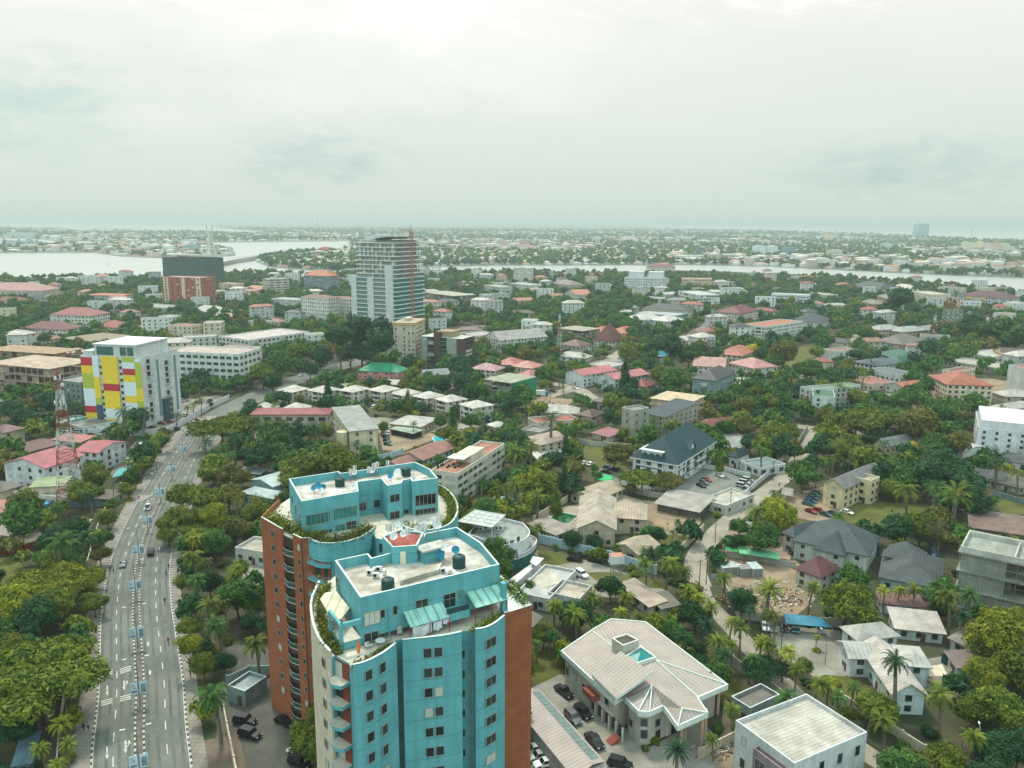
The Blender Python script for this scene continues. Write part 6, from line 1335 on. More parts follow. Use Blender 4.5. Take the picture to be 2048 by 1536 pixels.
# right side
H('white house with charcoal gable roof at the right of the pale block', (1580, 643), (1645, 647), (1654, 637), 662, 'hip', (222, 222, 212), (56, 72, 78), 2, 'charcoal roofed white house')
H('long building with dark plum roof and yellow and white bays', (1920, 591), (2024, 598), (2032, 588), 621, 'hip', (206, 212, 216), (106, 56, 66), 4, 'yellow and white bayed building', sp=3, ww=1.8)
M = MB(); T = HOUSES[-1][0]; L = HOUSES[-1][3]; h = HOUSES[-1][4]
for u0, u1 in ((.26, .5), (.78, .97)): M = MB(); M.box(L*u0, L*u1, .25, .68, h*.72, h-.1); M.build('yellow_panel', mat('yellow_ochre', s2l(232, 190, 96), .8), T)
H('white flats with blue glass bays near the charcoal roofed house', (1542, 589), (1618, 592), (1624, 583), 610, 'flat', (222, 226, 224), (200, 204, 196), 3, 'white flats with blue bays', ww=2.2)
H('beige block right of the white flats with blue bays', (1612, 586), (1652, 591), (1664, 584), 603, 'flat', (212, 204, 182), (200, 194, 176), 3)
H('row of houses under one dark roof with white dormers', (1698, 571), (1760, 579), (1772, 569), 588, 'hip', (200, 204, 194), (58, 74, 74), 2, 'white dormered dark roof')
H('white villa with stepped pyramid roof by the creek', (1782, 573), (1812, 578), (1822, 570), 585, 'hip', (226, 218, 202), (222, 214, 200), 2)
H('cream block of flats with recessed terraces behind the masts', (1820, 583), (1862, 590), (1886, 580), 608, 'flat', (226, 214, 190), (210, 202, 182), 4, 'cream flats behind masts')
H('white wall fronted block between the masts and the yellow bayed building', (1885, 595), (1920, 598), (1930, 592), 610, 'flat', (220, 218, 206), (206, 200, 188), 2)
H('left tan house of a pair beside the big dark tree', (1720, 603), (1744, 609), (1752, 601), 620, 'hip', (206, 162, 112), (140, 136, 124), 2, 'tan house pair')
H('right tan house of a pair beside the big dark tree', (1753, 592), (1775, 599), (1782, 592), 618, 'hip', (212, 170, 116), (136, 134, 124), 3)
for i, (A, B, C, b) in enumerate((((1727, 656), (1760, 661), (1770, 652), 674), ((1769, 660), (1806, 665), (1818, 655), 676), ((1818, 658), (1850, 662), (1860, 654), 670))):
 H(['left', 'middle', 'right'][i]+' of three houses with grey white pyramid roofs and brown posts', A, B, C, b, 'hip', (190, 172, 146), (176, 180, 172), 2, 'grey pyramid roofed houses' if i == 1 else None, rise=3.5)
H('long low house with mottled grey brown roof behind the green roof', (1744, 683), (1806, 690), (1828, 678), 698, 'hip', (196, 172, 140), (124, 120, 108), 1, 'mottled grey brown roof')
H('house under a large deep green hip roof', (1752, 706), (1800, 722), (1824, 710), 730, 'hip', (214, 218, 206), (24, 116, 94), 2, 'deep green hip roof', rise=5)
H('lower deep green roofed annex in front of the large green roof', (1762, 720), (1798, 726), (1806, 714), 736, 'hip', (210, 214, 204), (28, 112, 92), 1)
H('white modern villa with slate roof panels', (1701, 723), (1756, 733), (1765, 718), 748, 'hip', (226, 230, 226), (88, 106, 114), 2, 'white modern slate villa', rise=3, ww=2.2)
H('long white annex with dark flat roof below the white slate villa', (1733, 740), (1800, 753), (1812, 744), 768, 'flat', (210, 214, 208), (112, 124, 130), 1)
H('house with brown orange roof panels left of the barrel roof', (1690, 757), (1736, 770), (1744, 755), 782, 'flat', (222, 200, 184), (190, 108, 90), 1)
H('pale house with orange barrel like roof', (1768, 768), (1806, 776), (1816, 762), 790, 'gy', (210, 216, 206), (196, 112, 80), 1, 'orange barrel roofed house', rise=2)
H('small grey white hip roofed hut right of the barrel roof', (1826, 770), (1858, 778), (1872, 766), 790, 'hip', (206, 206, 194), (190, 196, 188), 1)
H('green roofed pale apartment slab facing the side lane', (1626, 795), (1670, 798), (1675, 783), 836, 'flat', (206, 214, 206), (70, 134, 96), 4, 'green roofed pale slab', tanks=1, sp=4.5)
H('rear wing of the green roofed slab with moss green roof', (1600, 776), (1622, 782), (1652, 756), 820, 'flat', (196, 202, 194), (124, 154, 118), 4)
T, L, D, h = H('cream apartment block with terracotta roofs and orange bands', (1893, 770), (1990, 773), (2004, 756), 812, 'hip', (224, 214, 190), (194, 104, 78), 4, 'terracotta roofed cream block', bands=(226, 176, 116), ww=1.4)
H('small terracotta roofed wing left of the cream banded block', (1884, 742), (1910, 746), (1920, 734), 765, 'flat', (222, 208, 186), (160, 84, 72), 2)
H('white cube house with roof terrace in front of the brown gables', (1922, 706), (1984, 716), (1992, 700), 726, 'flat', (226, 226, 220), (206, 204, 196), 1)
H('house with brown mansard gables at the right', (1984, 700), (2008, 712), (2020, 694), 726, 'gy', (206, 186, 150), (110, 88, 84), 2, 'brown gabled house')
H('long pale wall like shed below the white cube house', (1870, 720), (1990, 738), (2004, 728), 745, 'flat', (206, 202, 186), (192, 188, 172), 1)
T, L, D, h = H('white four storey clinic with small dark windows at the right edge', (1957, 858), (2112, 874), (2124, 842), 921, 'flat', (228, 232, 236), (206, 206, 200), 4, 'white clinic', ww=1.0, wh=1.2, sp=4.2, skip=.15)
M = MB(); M.box(1, L, 3, D, h+.1, h+3.6); M.build('penthouse', WHITE, T)
H('white shed left of the white clinic', (1883, 893), (1928, 904), (1932, 884), 918, 'gx', (222, 224, 222), (206, 206, 200), 1, None, rise=1, rects=[None, None], side=False)
H('derelict gabled hall with patched grey roof', (1743, 887), (1772, 895), (1814, 864), 912, 'gy', (190, 178, 156), (134, 140, 138), 1, 'derelict gabled hall', rise=3)
T, L, D, h = H('long cream three storey house with grey gable roof beside the parked cars', (1642, 968), (1690, 980), (1730, 934), 1022, 'gy', (222, 208, 166), (122, 124, 122), 3, 'cream grey gabled house', rise=2.6, sp=3.5)
H('flat topped cream wing with arched stair of the grey gabled house', (1708, 958), (1742, 966), (1760, 958), 1010, 'flat', (218, 204, 162), (190, 182, 150), 3, None, sp=3.2)
H('long low derelict hut with blackened roof at the right edge', (1972, 960), (2040, 978), (2056, 960), 985, 'shed', (168, 160, 140), (104, 104, 94), 1, 'blackened roof hut', rise=.6)
H('low market shed with rusty patched tin roof', (1937, 1055), (2070, 1075), (2066, 1040), 1085, 'shed', (120, 112, 100), (140, 112, 100), 1, 'rusty market shed', rise=.8, rects=[None, None], side=False)
T, L, D, h = H('large house with slate blue tiled hip roof and white walls', (1583, 1082), (1738, 1115), (1754, 1073), 1152, 'hip', (190, 200, 192), (70, 88, 94), 2, 'slate blue tiled house', pat='tile', per=1.0, rise=6, style='w', ww=1.3, sp=4.5)
H('low left wing of the slate blue tiled house', (1561, 1066), (1588, 1077), (1624, 1048), 1112, 'hip', (196, 200, 186), (74, 92, 96), 2, None, pat='tile', per=1.0, rise=2.4)
H('projecting front wing of the slate blue tiled house', (1625, 1098), (1690, 1114), (1700, 1086), 1148, 'hip', (190, 200, 192), (70, 88, 94), 2, None, pat='tile', per=1.0, rise=4.5, style='w', over=.9)
H('grey tiled house with two ridges right of the slate blue tiled house', (1756, 1156), (1886, 1180), (1888, 1119), 1205, 'hip', (160, 178, 176), (82, 94, 96), 1, 'grey tiled house', pat='tile', per=1.0, rise=4)
H('second ridge wing of the grey tiled house nearer the slate blue house', (1762, 1112), (1840, 1130), (1880, 1112), 1165, 'hip', (160, 178, 176), (80, 92, 94), 1, None, pat='tile', per=1.0, rise=4)
H('weathered white house with dark red tiled hip roof', (1586, 1138), (1643, 1158), (1678, 1136), 1190, 'hip', (196, 194, 182), (116, 60, 62), 2, 'dark red tiled house', pat='tile', per=1.0, rise=3.6)
frame_house('grey concrete unfinished block with scaffolding at the right edge', (1921, 1102), (2062, 1132), (2078, 1088), 1248, 3, (158, 164, 152), 'right edge unfinished block', .65, scaf=True)
T = bpy.data.objects.get(COL.objects[-1].parent.name); M = MB(); M.parapet([(0, 0), (22, 0), (22, 14), (0, 14)], FHL[-1][3], FHL[-1][3]+1.4, .3); M.box(12, 12.3, 1, 13, FHL[-1][3], FHL[-1][3]+1.2); M.build('roof_upstand', CONCP, T)
H('low outbuilding with rusty red roof and blue white wall', (1760, 1208), (1852, 1216), (1850, 1203), 1228, 'shed', (186, 206, 206), (142, 96, 88), 1, 'rusty red roofed outbuilding', rise=.7)
H('long outbuilding with pale ribbed roof and stained white wall', (1788, 1258), (1894, 1270), (1898, 1234), 1285, 'shed', (196, 206, 200), (206, 196, 184), 1, 'pale ribbed roofed outbuilding', rise=1.0)
H('small white shed with lean to roof behind the dark trees', (1893, 1276), (1935, 1296), (1940, 1278), 1308, 'shed', (200, 206, 202), (160, 150, 140), 1, None, rise=.8)
H('brown lean to roofed hut half hidden by the big trees at right', (1886, 1302), (1912, 1338), (1970, 1322), 1360, 'shed', (190, 202, 202), (138, 120, 112), 1, None, rise=1.2)
H('front wing of the white gabled villa raised on columns', (1671, 1282), (1697, 1319), (1742, 1321), 1358, 'gy', (214, 224, 220), (196, 196, 186), 2, 'white gabled villa', rise=1.8, per=1.0, style='d', ww=1.4)
H('long main wing of the white gabled villa', (1714, 1290), (1782, 1391), (1859, 1394), 1432, 'gx', (206, 224, 222), (212, 204, 192), 2, None, rise=2.6, per=1.0, sp=4)
H('rear hip wing of the white gabled villa', (1677, 1254), (1714, 1284), (1795, 1268), 1322, 'hip', (210, 220, 216), (190, 188, 178), 2, None, rise=2.2, per=1.0)
H('right annex of the white gabled villa beside the canopy', (1782, 1290), (1806, 1333), (1862, 1331), 1374, 'hip', (206, 220, 218), (206, 206, 196), 2, None, rise=1.2, per=1.0)
T, L, D, h = H('white two storey building with pale ribbed flat roof at the bottom edge', (1471, 1449), (1588, 1536), (1748, 1482), 9.0, 'flat', (206, 212, 210), (206, 202, 186), 2, 'bottom edge white building', per=.8, maxD=40, ww=1.1, wh=1.9, sp=4)
M = MB(); M.box(L*.42, L*1.0, -1.3, 0, -.1, h-1.4); M.parapet([(L*.42, -1.3), (L*1.0, -1.3), (L*1.0, 0), (L*.42, 0)], h-1.4, h-.7, .2); M.build('projecting_bay', wall(150, 138, 140), T)
for u in (.55, .8):
 for z in (1.2, 4.6): put_win(T, L*u, -1.33, z, 0, 2.2, 2.2)
H('roofless grey block walls beside the white flat roofed building', (1462, 1400), (1500, 1424), (1552, 1392), 3.2, 'flat', (140, 154, 148), (120, 118, 104), 1, None, rects=[None, None], side=False)
H('brown hip roofed house right behind the brick wing of the front tower', (1010, 1242), (1066, 1256), (1112, 1244), 1282, 'hip', (200, 196, 184), (176, 166, 152), 1, 'house behind the brick wing', rise=3)
H('pale flat roofed canopy house with beige polygon roof', (1096, 1190), (1158, 1204), (1190, 1178), 1216, 'flat', (200, 204, 196), (204, 190, 170), 1, 'beige polygon roofed house')
H('weathered white flat terrace left of the beige polygon roof', (1032, 1190), (1098, 1204), (1200, 1155), 1212, 'flat', (206, 210, 204), (196, 200, 194), 1)
H('pale carport roof at the corner of the oval driveway', (1054, 1158), (1086, 1178), (1130, 1165), 1190, 'shed', wall(120, 124, 116), (212, 204, 184), 1, None, rise=.4, rects=[None, None], side=False)
H('beige mono pitch shed behind the water tank tower', (1232, 1168), (1298, 1216), (1330, 1208), 1224, 'shed', (196, 184, 166), (192, 172, 150), 1, 'beige shed by the tank tower', rise=.6)
H('dark slate lean to garage behind the villa garden', (1292, 1190), (1322, 1220), (1358, 1214), 1232, 'shed', (176, 182, 176), (122, 120, 104), 1, None, rise=.5)
# left side
H('large pink red gable roofed white building by the big lattice mast', (2, 928), (90, 938), (122, 905), 985, 'gy', (216, 222, 220), (190, 88, 104), 3, 'large pink red roof', rise=3.0, sp=4)
H('second pink red roofed wing right of the big lattice mast', (146, 903), (196, 907), (229, 882), 945, 'gx', (214, 220, 220), (196, 92, 106), 3, None, rise=2)
H('low white building with pale green roof at the foot of the lattice mast', (56, 976), (128, 972), (132, 955), 1002, 'shed', (216, 204, 180), (158, 178, 122), 1, 'pale green roof', rise=.6)
H('long low cream building along the blue grey wall', (28, 988), (132, 1000), (140, 975), 1012, 'flat', (214, 206, 188), (190, 190, 178), 1)
H('shed with dark patchy roof right of the lattice mast', (164, 997), (222, 1000), (232, 982), 1010, 'shed', (150, 156, 150), (96, 90, 80), 1, 'dark patchy shed', rise=.4)
H('cream house with grey roof at the left edge by the blue tank', (-40, 978), (4, 985), (28, 966), 1010, 'hip', (214, 194, 168), (116, 112, 104), 2)
H('cream house with yellow bands and plum roof at the left edge', (-30, 862), (4, 868), (26, 852), 895, 'hip', (222, 208, 178), (132, 88, 92), 2, 'plum roofed cream house')
H('long brown low roof behind the large pink red roof', (22, 892), (58, 905), (90, 880), 915, 'shed', (140, 124, 112), (120, 84, 82), 1, None, rise=.8)
H('small pink red roof behind the lattice mast', (98, 880), (160, 886), (175, 872), 892, 'shed', (200, 200, 192), (196, 110, 110), 1, None, rise=.5)
H('low teal roofed shop beside the unfinished wing', (96, 846), (120, 850), (145, 832), 860, 'flat', (110, 170, 160), (140, 186, 172), 1)
H('small white gatehouse in front of the colour panelled block', (192, 855), (214, 858), (240, 842), 866, 'flat', (220, 222, 214), (200, 204, 198), 1, rects=[True, True], sp=3)
H('low grey roofed garage left of the colour panelled block', (135, 850), (166, 858), (195, 830), 866, 'flat', (206, 210, 204), (150, 148, 140), 1)
H('small pale hut among the palms in the left foreground', (-30, 1066), (20, 1074), (30, 1064), 1088, 'shed', (196, 186, 166), (168, 156, 140), 1, 'pale hut at left', rise=.4)
H('small cream hut with pale roof behind the red wall', (38, 1078), (50, 1088), (66, 1078), 1094, 'shed', (206, 192, 162), (200, 182, 160), 1, None, rise=.4)
H('blue grey roofed shed at the bottom left corner', (20, 1536), (66, 1527), (70, 1468), 3.0, 'shed', (100, 140, 150), (88, 128, 140), 1, 'blue grey shed at bottom left', rise=.5)
H('pale flat garage roof by the parking yard left of the brick wing', (455, 1378), (490, 1390), (527, 1358), 1402, 'flat', (120, 140, 138), (186, 204, 206), 1, 'pale flat garage', rects=[None, None], side=False)
H('small white hut with flat roof and dark doorway left of the rear tower', (470, 1100), (532, 1110), (540, 1082), 1134, 'flat', (206, 206, 194), (184, 176, 158), 1, 'small white hut')
H('two storey colonnaded building under a long crimson roof', (498, 830), (657, 830), (658, 817), 868, 'hip', (186, 176, 156), (160, 60, 70), 2, 'long crimson roof', rise=1.8, sp=4.5, ww=3.0, wh=1.9)
T, L, D, h = H('cream four storey block with grey lean to roof', (698, 864), (759, 858), (750, 820), 914, 'shed', (216, 206, 172), (158, 164, 156), 4, 'grey lean to roofed block', rise=3.0, sp=5.0, ww=1.0, wh=1.2)
M = MB(); M.tube((-1.5, 6, 0), (-1.5, 6, h-1), 2.6, 16); M.build('round_stair_tower', wall(206, 198, 160), T)
H('long low house with grey white roof right of the cream block', (776, 848), (842, 855), (852, 834), 870, 'hip', (206, 192, 162), (196, 194, 184), 1, 'grey white roofed low house', rise=2)
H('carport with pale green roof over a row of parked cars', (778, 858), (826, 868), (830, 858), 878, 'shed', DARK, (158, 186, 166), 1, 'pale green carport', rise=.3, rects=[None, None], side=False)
H('house with weathered pink tile gable roof behind the rear tower', (794, 912), (846, 922), (860, 886), 936, 'gy', (190, 204, 198), (178, 120, 104), 1, 'pink tiled gable house', rise=2.4, pat='tile')
H('lower pink tiled roof against the rear tower parapet', (765, 930), (800, 936), (815, 917), 946, 'gy', (190, 204, 198), (176, 118, 104), 1, None, rise=1.8, pat='tile')
T, L, D, h = H('cream office block with red roof terrace, canopy and strip windows', (862, 944), (915, 951), (988, 888), 1014, 'flat', (214, 212, 190), (190, 120, 90), 4, 'roof terrace block', maxD=60, ww=3.2, wh=1.2, sp=4.2, over=0)
M = MB(); M.box(L*.25, L*.85, D*.35, D*.62, h+.1, h+3.2); M.build('roof_pavilion', wall(214, 206, 186), T)
M = MB(); M.box(L*.15, L*.8, D*.22, D*.36, h+2.8, h+3.0); M.build('canopy', WHITE, T)
H('L shaped pale blue roofed house left of the rear tower', (478, 986), (560, 1002), (572, 985), 1024, 'hip', (120, 160, 162), (176, 200, 198), 1, 'pale blue roofed house', rise=1.6)
H('cross wing with pale blue roof of the house left of the rear tower', (500, 960), (545, 975), (572, 945), 1005, 'gy', (120, 160, 162), (186, 206, 204), 1, None, rise=1.4)
H('blue grey hut under the trees beyond the pale blue roofs', (470, 945), (520, 950), (540, 940), 958, 'shed', (90, 130, 140), (110, 124, 122), 1, None, rise=.4)
# netted block and dark teal apartment house
frame_house('unfinished block wrapped in bright green netting on one side', (968, 758), (1022, 766), (1060, 752), 806, 4, (162, 166, 146), 'green netted block', .6, net=True)
def dark_teal_house():
 (ax, ay), yaw, L, D, h = frame_ABC((1260, 916), (1356, 933), (1434, 884), 975); RT = roofm(2, 58, 64, 'tile', .9, var=.2)
 T = thing('apartment_house', 'white apartment house under a huge dark teal hip roof with a triangular dormer', 'apartment house', (ax, ay, 0), yaw, mark='dark teal hip roof'); c, s = math.cos(yaw), math.sin(yaw); D = min(D, 60); AVOID.append((ax+c*L/2-s*D/2, ay+s*L/2+c*D/2, L/2+1, D/2+1, yaw)); fh = h/3; wm = wall(226, 230, 228)
 M = MB(); M.box(.9, L-.9, .9, D-.9, -.2, h); M.build('wall', wm, T)
 M = MB(); roof_hip(M, 0, L, 0, D, h+.5, 8.5, 0, 1, th=.6, ridge=L*.42); M.build('roof', [RT, WHITE], T)
 for f in range(1, 3): M = MB(); M.box(L-1.0, L-.75, 3, D-3, f*fh-.2, f*fh+.15); M.box(2, L*.6, .78, .98, f*fh-.2, f*fh+.15); M.build('string_course', mat('dark_band', s2l(60, 72, 76), .7), T)
 win_auto(T, (.9, .9), (L-.9, .9), 0, 3, fh, 4.0, 1.7, 1.7); win_auto(T, (L-.9, .9), (L-.9, D-.9), 0, 3, fh, 5.0, 1.2, 1.8)
 for v in (.3, .5, .62):
  for f in range(1, 3): M = MB(); M.box(L-.9, L+.7, D*v-2, D*v+2, f*fh-.25, f*fh); M.box(L+.55, L+.7, D*v-2, D*v+2, f*fh, f*fh+1.0); M.face([(L-.86, D*v-1.6, f*fh), (L-.86, D*v+1.6, f*fh), (L-.86, D*v+1.6, f*fh+2.4), (L-.86, D*v-1.6, f*fh+2.4)], 1); M.build('balcony', [WHITE, GLASS], T)
 M = MB(); y = D*.45; roof_gable(M, L*.62, L*.92, y-3.5, y+3.5, h+2.2, 3.4, 'x', 0, 1); M.build('dormer', [RT, WHITE], T)
 M = MB(); M.box(L*.2, L*.62, 1.8, 9, h+.5, h+3.6); M.build('dormer_wall', wm, T); M = MB(); M.box(L*.16, L*.66, 1.2, 9.4, h+3.6, h+4.0); M.build('dormer_roof', WHITE, T)
 for u in (.28, .42, .55): put_win(T, L*u, 1.77, h+1.3, 0, 1.6, 1.5)
dark_teal_house()
H('lower dark teal roofed wing left of the huge teal roof', (1262, 908), (1296, 914), (1340, 888), 945, 'hip', (222, 226, 224), (24, 60, 68), 2, None, pat='tile', rise=3)
def curved_house():
 # white modern house of two stacked curved decks right of the front tower
 z2, z1 = 9.0, 5.2
 up = arc(pw([(1046, 1045), (1060, 1062), (1052, 1076), (1030, 1085), (1006, 1091)], z2), 4)+pw([(936, 1068), (948, 1050), (984, 1030)], z2)
 lo = arc(pw([(1062, 1070), (1074, 1078), (1068, 1092), (1050, 1104), (1024, 1112), (1002, 1116)], z1), 4)+pw([(960, 1100), (940, 1075), (1000, 1060)], z1)
 c = cen(lo); T = thing('modern_house', 'white modern house of two curved decks with green glazing', 'house', (*c, 0), 0, mark='curved white house'); avoid_poly(lo)
 def f(M): M.prism(inset(up[::-1] if False else up, .01), z1, z2-.9, 0, 1); M.parapet(up, z2-1.3, z2, .3, 0, 0, 0)
 wpart(T, 'upper_deck', [WHITE, mat('grey_deck', s2l(150, 156, 150), .9, var=.3)], f)
 def f(M): M.prism(lo, z1-.9, z1-.4, 0, 1, True); M.parapet(lo, z1-1.4, z1, .35, 0)
 wpart(T, 'lower_deck', [WHITE, mat('grey_deck', (0, 0, 0))], f)
 cc = Vector(c); sh = [tuple(Vector(v).lerp(cc, .13)) for v in lo]
 wpart(T, 'glazing', mat('green_glazed_wall', (.02, .16, .13), .15, pat='grid', per=1.8), lambda M: M.prism(sh, 0, z1-.9))
 for x, y, w in ((1024, 1086, 1.4), (1037, 1079, 1.1), (988, 1081, .8)):
  i = 6; p, q = (up[i], up[i+1]); winpx(T, up[-5], up[-4], x, y, w, 1.8, 'dg') if x == 988 else winpx(T, up[10], up[14], x, y, w, 1.8, 'wg')
 pg = pw([(916, 1042), (950, 1019), (1010, 1029), (984, 1054)], z2+2.6); 
 def f(M):
  v = [Vector(q) for q in pg]; z = z2+2.5
  for t in (0, .2, .4, .6, .8, 1): M.tube((*v[0].lerp(v[3], t), z), (*v[1].lerp(v[2], t), z), .12, 4)
  for t in (0, .25, .5, .75, 1): M.tube((*v[0].lerp(v[1], t), z), (*v[3].lerp(v[2], t), z), .12, 4)
  M.face([(*q, z-.1) for q in v], 1)
 wpart(T, 'roof_pergola', [WHITE, mat('pergola_sheet', s2l(186, 192, 184), .7, pat='rib', per=.5)], f)
 for q in pg: wpart(T, 'pergola_post', WHITE, lambda M: M.tube((*q, z1), (*q, z2+2.5), .12, 6))
 for i, (x, y) in enumerate(((962, 1061), (973, 1059), (985, 1058), (994, 1060), (1002, 1060))): p = W(x, y, z2-.9); acunit(p, .1, 'white air conditioner in the row on the curved white house roof', 'air conditioners on the curved house roof', 1.5)
 w = pw([(1006, 1168), (1076, 1118), (1082, 1122), (1016, 1180)], 3.0); wpart(T, 'ramp_wall', WHITE, lambda M: M.prism(w, 0, 3.0))
 w = pw([(1066, 1112), (1088, 1116), (1072, 1132), (1060, 1124)], 4.2); wpart(T, 'entrance_canopy', WHITE, lambda M: M.prism(w, 4.0, 4.2, 0, None, True))
curved_house()
GH = []
def attach(main, *wings):
 D_ = {T['label']: T for T, *_ in HOUSES if T.get('label')}
 M0 = D_[main]; A = Matrix.Translation(M0.location) @ Matrix.Rotation(M0.rotation_euler.z, 4, 'Z')
 for w in wings:
  Wg = D_[w]; B = A.inverted() @ Matrix.Translation(Wg.location) @ Matrix.Rotation(Wg.rotation_euler.z, 4, 'Z')
  for c in list(Wg.children):
   m = B @ Matrix.LocRotScale(c.location, c.rotation_euler, c.scale); c.parent = M0; c.matrix_parent_inverse.identity(); c.matrix_basis = m
  GH.extend((q[1], q[2]/2, q[3]/2, Wg.rotation_euler.z, q[4]) for q in HOUSES if q[0] == Wg)
  HOUSES[:] = [q for q in HOUSES if q[0] != Wg]; bpy.data.objects.remove(Wg)
def relabel(a, b):
 for T, *_ in HOUSES:
  if T['label'] == a: T['label'] = b
attach('long main wing of the white gabled villa', 'front wing of the white gabled villa raised on columns', 'rear hip wing of the white gabled villa', 'right annex of the white gabled villa beside the canopy')
relabel('long main wing of the white gabled villa', 'white villa of several gabled wings with pale ribbed roofs and a raised front wing')
attach('main wing of the beige compound house with long pale ridge', 'cross wing of the beige compound house facing the courtyard', 'small flat annex on the left of the beige compound house')
relabel('main wing of the beige compound house with long pale ridge', 'large beige gabled compound house with long pale ridge between the pool and the courtyard')
attach('large house with slate blue tiled hip roof and white walls', 'low left wing of the slate blue tiled house', 'projecting front wing of the slate blue tiled house')
attach('grey tiled house with two ridges right of the slate blue tiled house', 'second ridge wing of the grey tiled house nearer the slate blue house')
attach('long cream three storey house with grey gable roof beside the parked cars', 'flat topped cream wing with arched stair of the grey gabled house')
attach('large pink red gable roofed white building by the big lattice mast', 'second pink red roofed wing right of the big lattice mast')
attach('L shaped pale blue roofed house left of the rear tower', 'cross wing with pale blue roof of the house left of the rear tower')
attach('green roofed pale apartment slab facing the side lane', 'rear wing of the green roofed slab with moss green roof')
# ------------------------------------------------------------------ walls, vehicles, lamps, people
WL = []
def pwall(label, pts, h=2.6, m=None, t=.25, piers=0, z0=-.1):
 ln = [Vector(p) for p in pw(pts)]; T = thing('perimeter_wall', label, 'wall', (*ln[0], 0)); M = MB()
 for i in range(len(ln)-1):
  a, b = ln[i], ln[i+1]; d = (b-a).normalized(); n = Vector((d.y, -d.x))*t/2; M.prism([tuple(a+n), tuple(b+n), tuple(b-n), tuple(a-n)], z0, h+.003*(i % 2), 0, None, True)
 M.build('wall_panel', m or WHITE, T, True)
 for i in range(len(ln)-1):
  a, b = ln[i], ln[i+1]; L = (b-a).length; k = int(L/5)
  for j in range(k+1):
   if j == k and i < len(ln)-2: continue
   q = a.lerp(b, j/max(1, k)); M = MB(); M.obox(tuple(q), math.atan2((b-a).y, (b-a).x), .4, .4, 0, h+.25); M.build('pier', m or WHITE, T, True)
BW = wall(176, 206, 212); GW = wall(176, 176, 164); CW = wall(206, 196, 172)
pwall('long white wall curving along the car park of the colour panelled block', [(176, 868), (240, 872), (295, 871), (335, 866), (366, 850), (424, 815), (458, 800)], 3.0)
pwall('long pale blue wall between the curved white house lawn and the pool compound', [(1078, 1086), (1140, 1102), (1220, 1121), (1312, 1150)], 3.0, BW)
pwall('white panelled wall of the pool compound along the lane', [(1406, 1063), (1375, 1092), (1342, 1120), (1325, 1135)], 2.4, CW)
pwall('pale wall behind the green pool', [(1066, 1046), (1098, 1026), (1134, 1004)], 2.4, CW)
pwall('long pale wall behind the lawn and the dusty pink roofed hut', [(1118, 877), (1180, 892), (1262, 898)], 2.4, GW)
pwall('grey wall between the dark teal roofed house and the pool compound', [(1234, 978), (1300, 994), (1396, 1004)], 2.2, GW)
pwall('wall lined with round shrubs along the lane beside the pool pavilion', [(1488, 994), (1536, 952), (1566, 922)], 2.2, WHITE)
pwall('blue grey wall in front of the low cream building at left', [(-20, 1018), (100, 1017), (222, 1012), (236, 990)], 2.6, wall(110, 140, 150))
pwall('beige drain wall slanting down the left foreground', [(212, 1020), (198, 1052), (184, 1100), (170, 1150), (163, 1190)], 1.6, CW)
pwall('dark red wall with white piers at the left edge', [(-20, 1112), (50, 1106), (94, 1096)], 2.8, wall(130, 40, 48))
pwall('stained wall between the villa lawn and the palm lined lane', [(1398, 1240), (1470, 1335), (1536, 1380), (1600, 1428)], 2.4, GW)
pwall('low wall on the far side of the palm lined lane', [(1590, 1345), (1680, 1402), (1760, 1452), (1850, 1510)], 2.0, CW)
pwall('weathered wall from the lane bend to the solar carport', [(1446, 1176), (1476, 1236), (1536, 1246), (1700, 1256)], 2.4, GW)
pwall('pale blue wall below the cream block with grey lean to roof', [(712, 930), (780, 917), (806, 908)], 2.6, BW)
pwall('white wall by the narrow lane below the white slate villa', [(1632, 722), (1690, 728), (1700, 735)], 2.4)
pwall('grey blue wall left of the upper lane junction', [(1584, 906), (1600, 883), (1614, 860)], 2.4, GW)
pwall('cream wall closing the villa yard at the bottom', [(1398, 1518), (1470, 1482)], 2.2, CW)
pwall('grey green wall behind the parking yard at lower left', [(455, 1372), (500, 1352), (548, 1350)], 2.4, wall(140, 160, 156))
pwall('long grey wall at the right edge beyond the grass', [(1986, 992), (2070, 1016)], 2.2, wall(130, 150, 148))
pwall('wall of the dark teal house car park by the lane', [(1392, 935), (1450, 942), (1500, 955)], 1.8, WHITE)
pwall('left roadside wall with white blocks along the brown paving', [(132, 1330), (128, 1400), (120, 1470), (112, 1560)], 1.5, CW)
pwall('low garden wall right of the road by the date palm', [(448, 1430), (462, 1500), (476, 1570)], 2.2, CW)
pwall('wall in front of the slate blue tiled house yard', [(1440, 1112), (1510, 1122), (1590, 1136)], 1.8, GW)
pwall('cream courtyard wall right of the cream block with roof terrace', [(985, 1005), (1000, 985), (1024, 975)], 1.0, CW)
CP = {}
def carp(col, r, met=.3): return mat('car_paint_'+col, r, .28, var=.05, met=met, spec=.6)
PAINTS = {'white': carp('white', (.7, .71, .7), 0), 'silver': carp('silver', (.4, .42, .42)), 'grey': carp('grey', (.12, .13, .14)), 'black': carp('black', (.012, .014, .016)), 'red': carp('red', (.30, .02, .025)), 'blue': carp('blue', (.03, .10, .22)), 'teal': carp('teal', (.02, .12, .13)), 'green': carp('green', (.03, .14, .08))}
TYRE = mat('tyre_rubber', (.015, .015, .015), .85); CGL = mat('car_glass', (.012, .018, .02), .08, spec=.7); LAMPM = mat('headlight_glass', (.6, .62, .6), .15); RLM = mat('rear_light_red', (.35, .01, .01), .3)
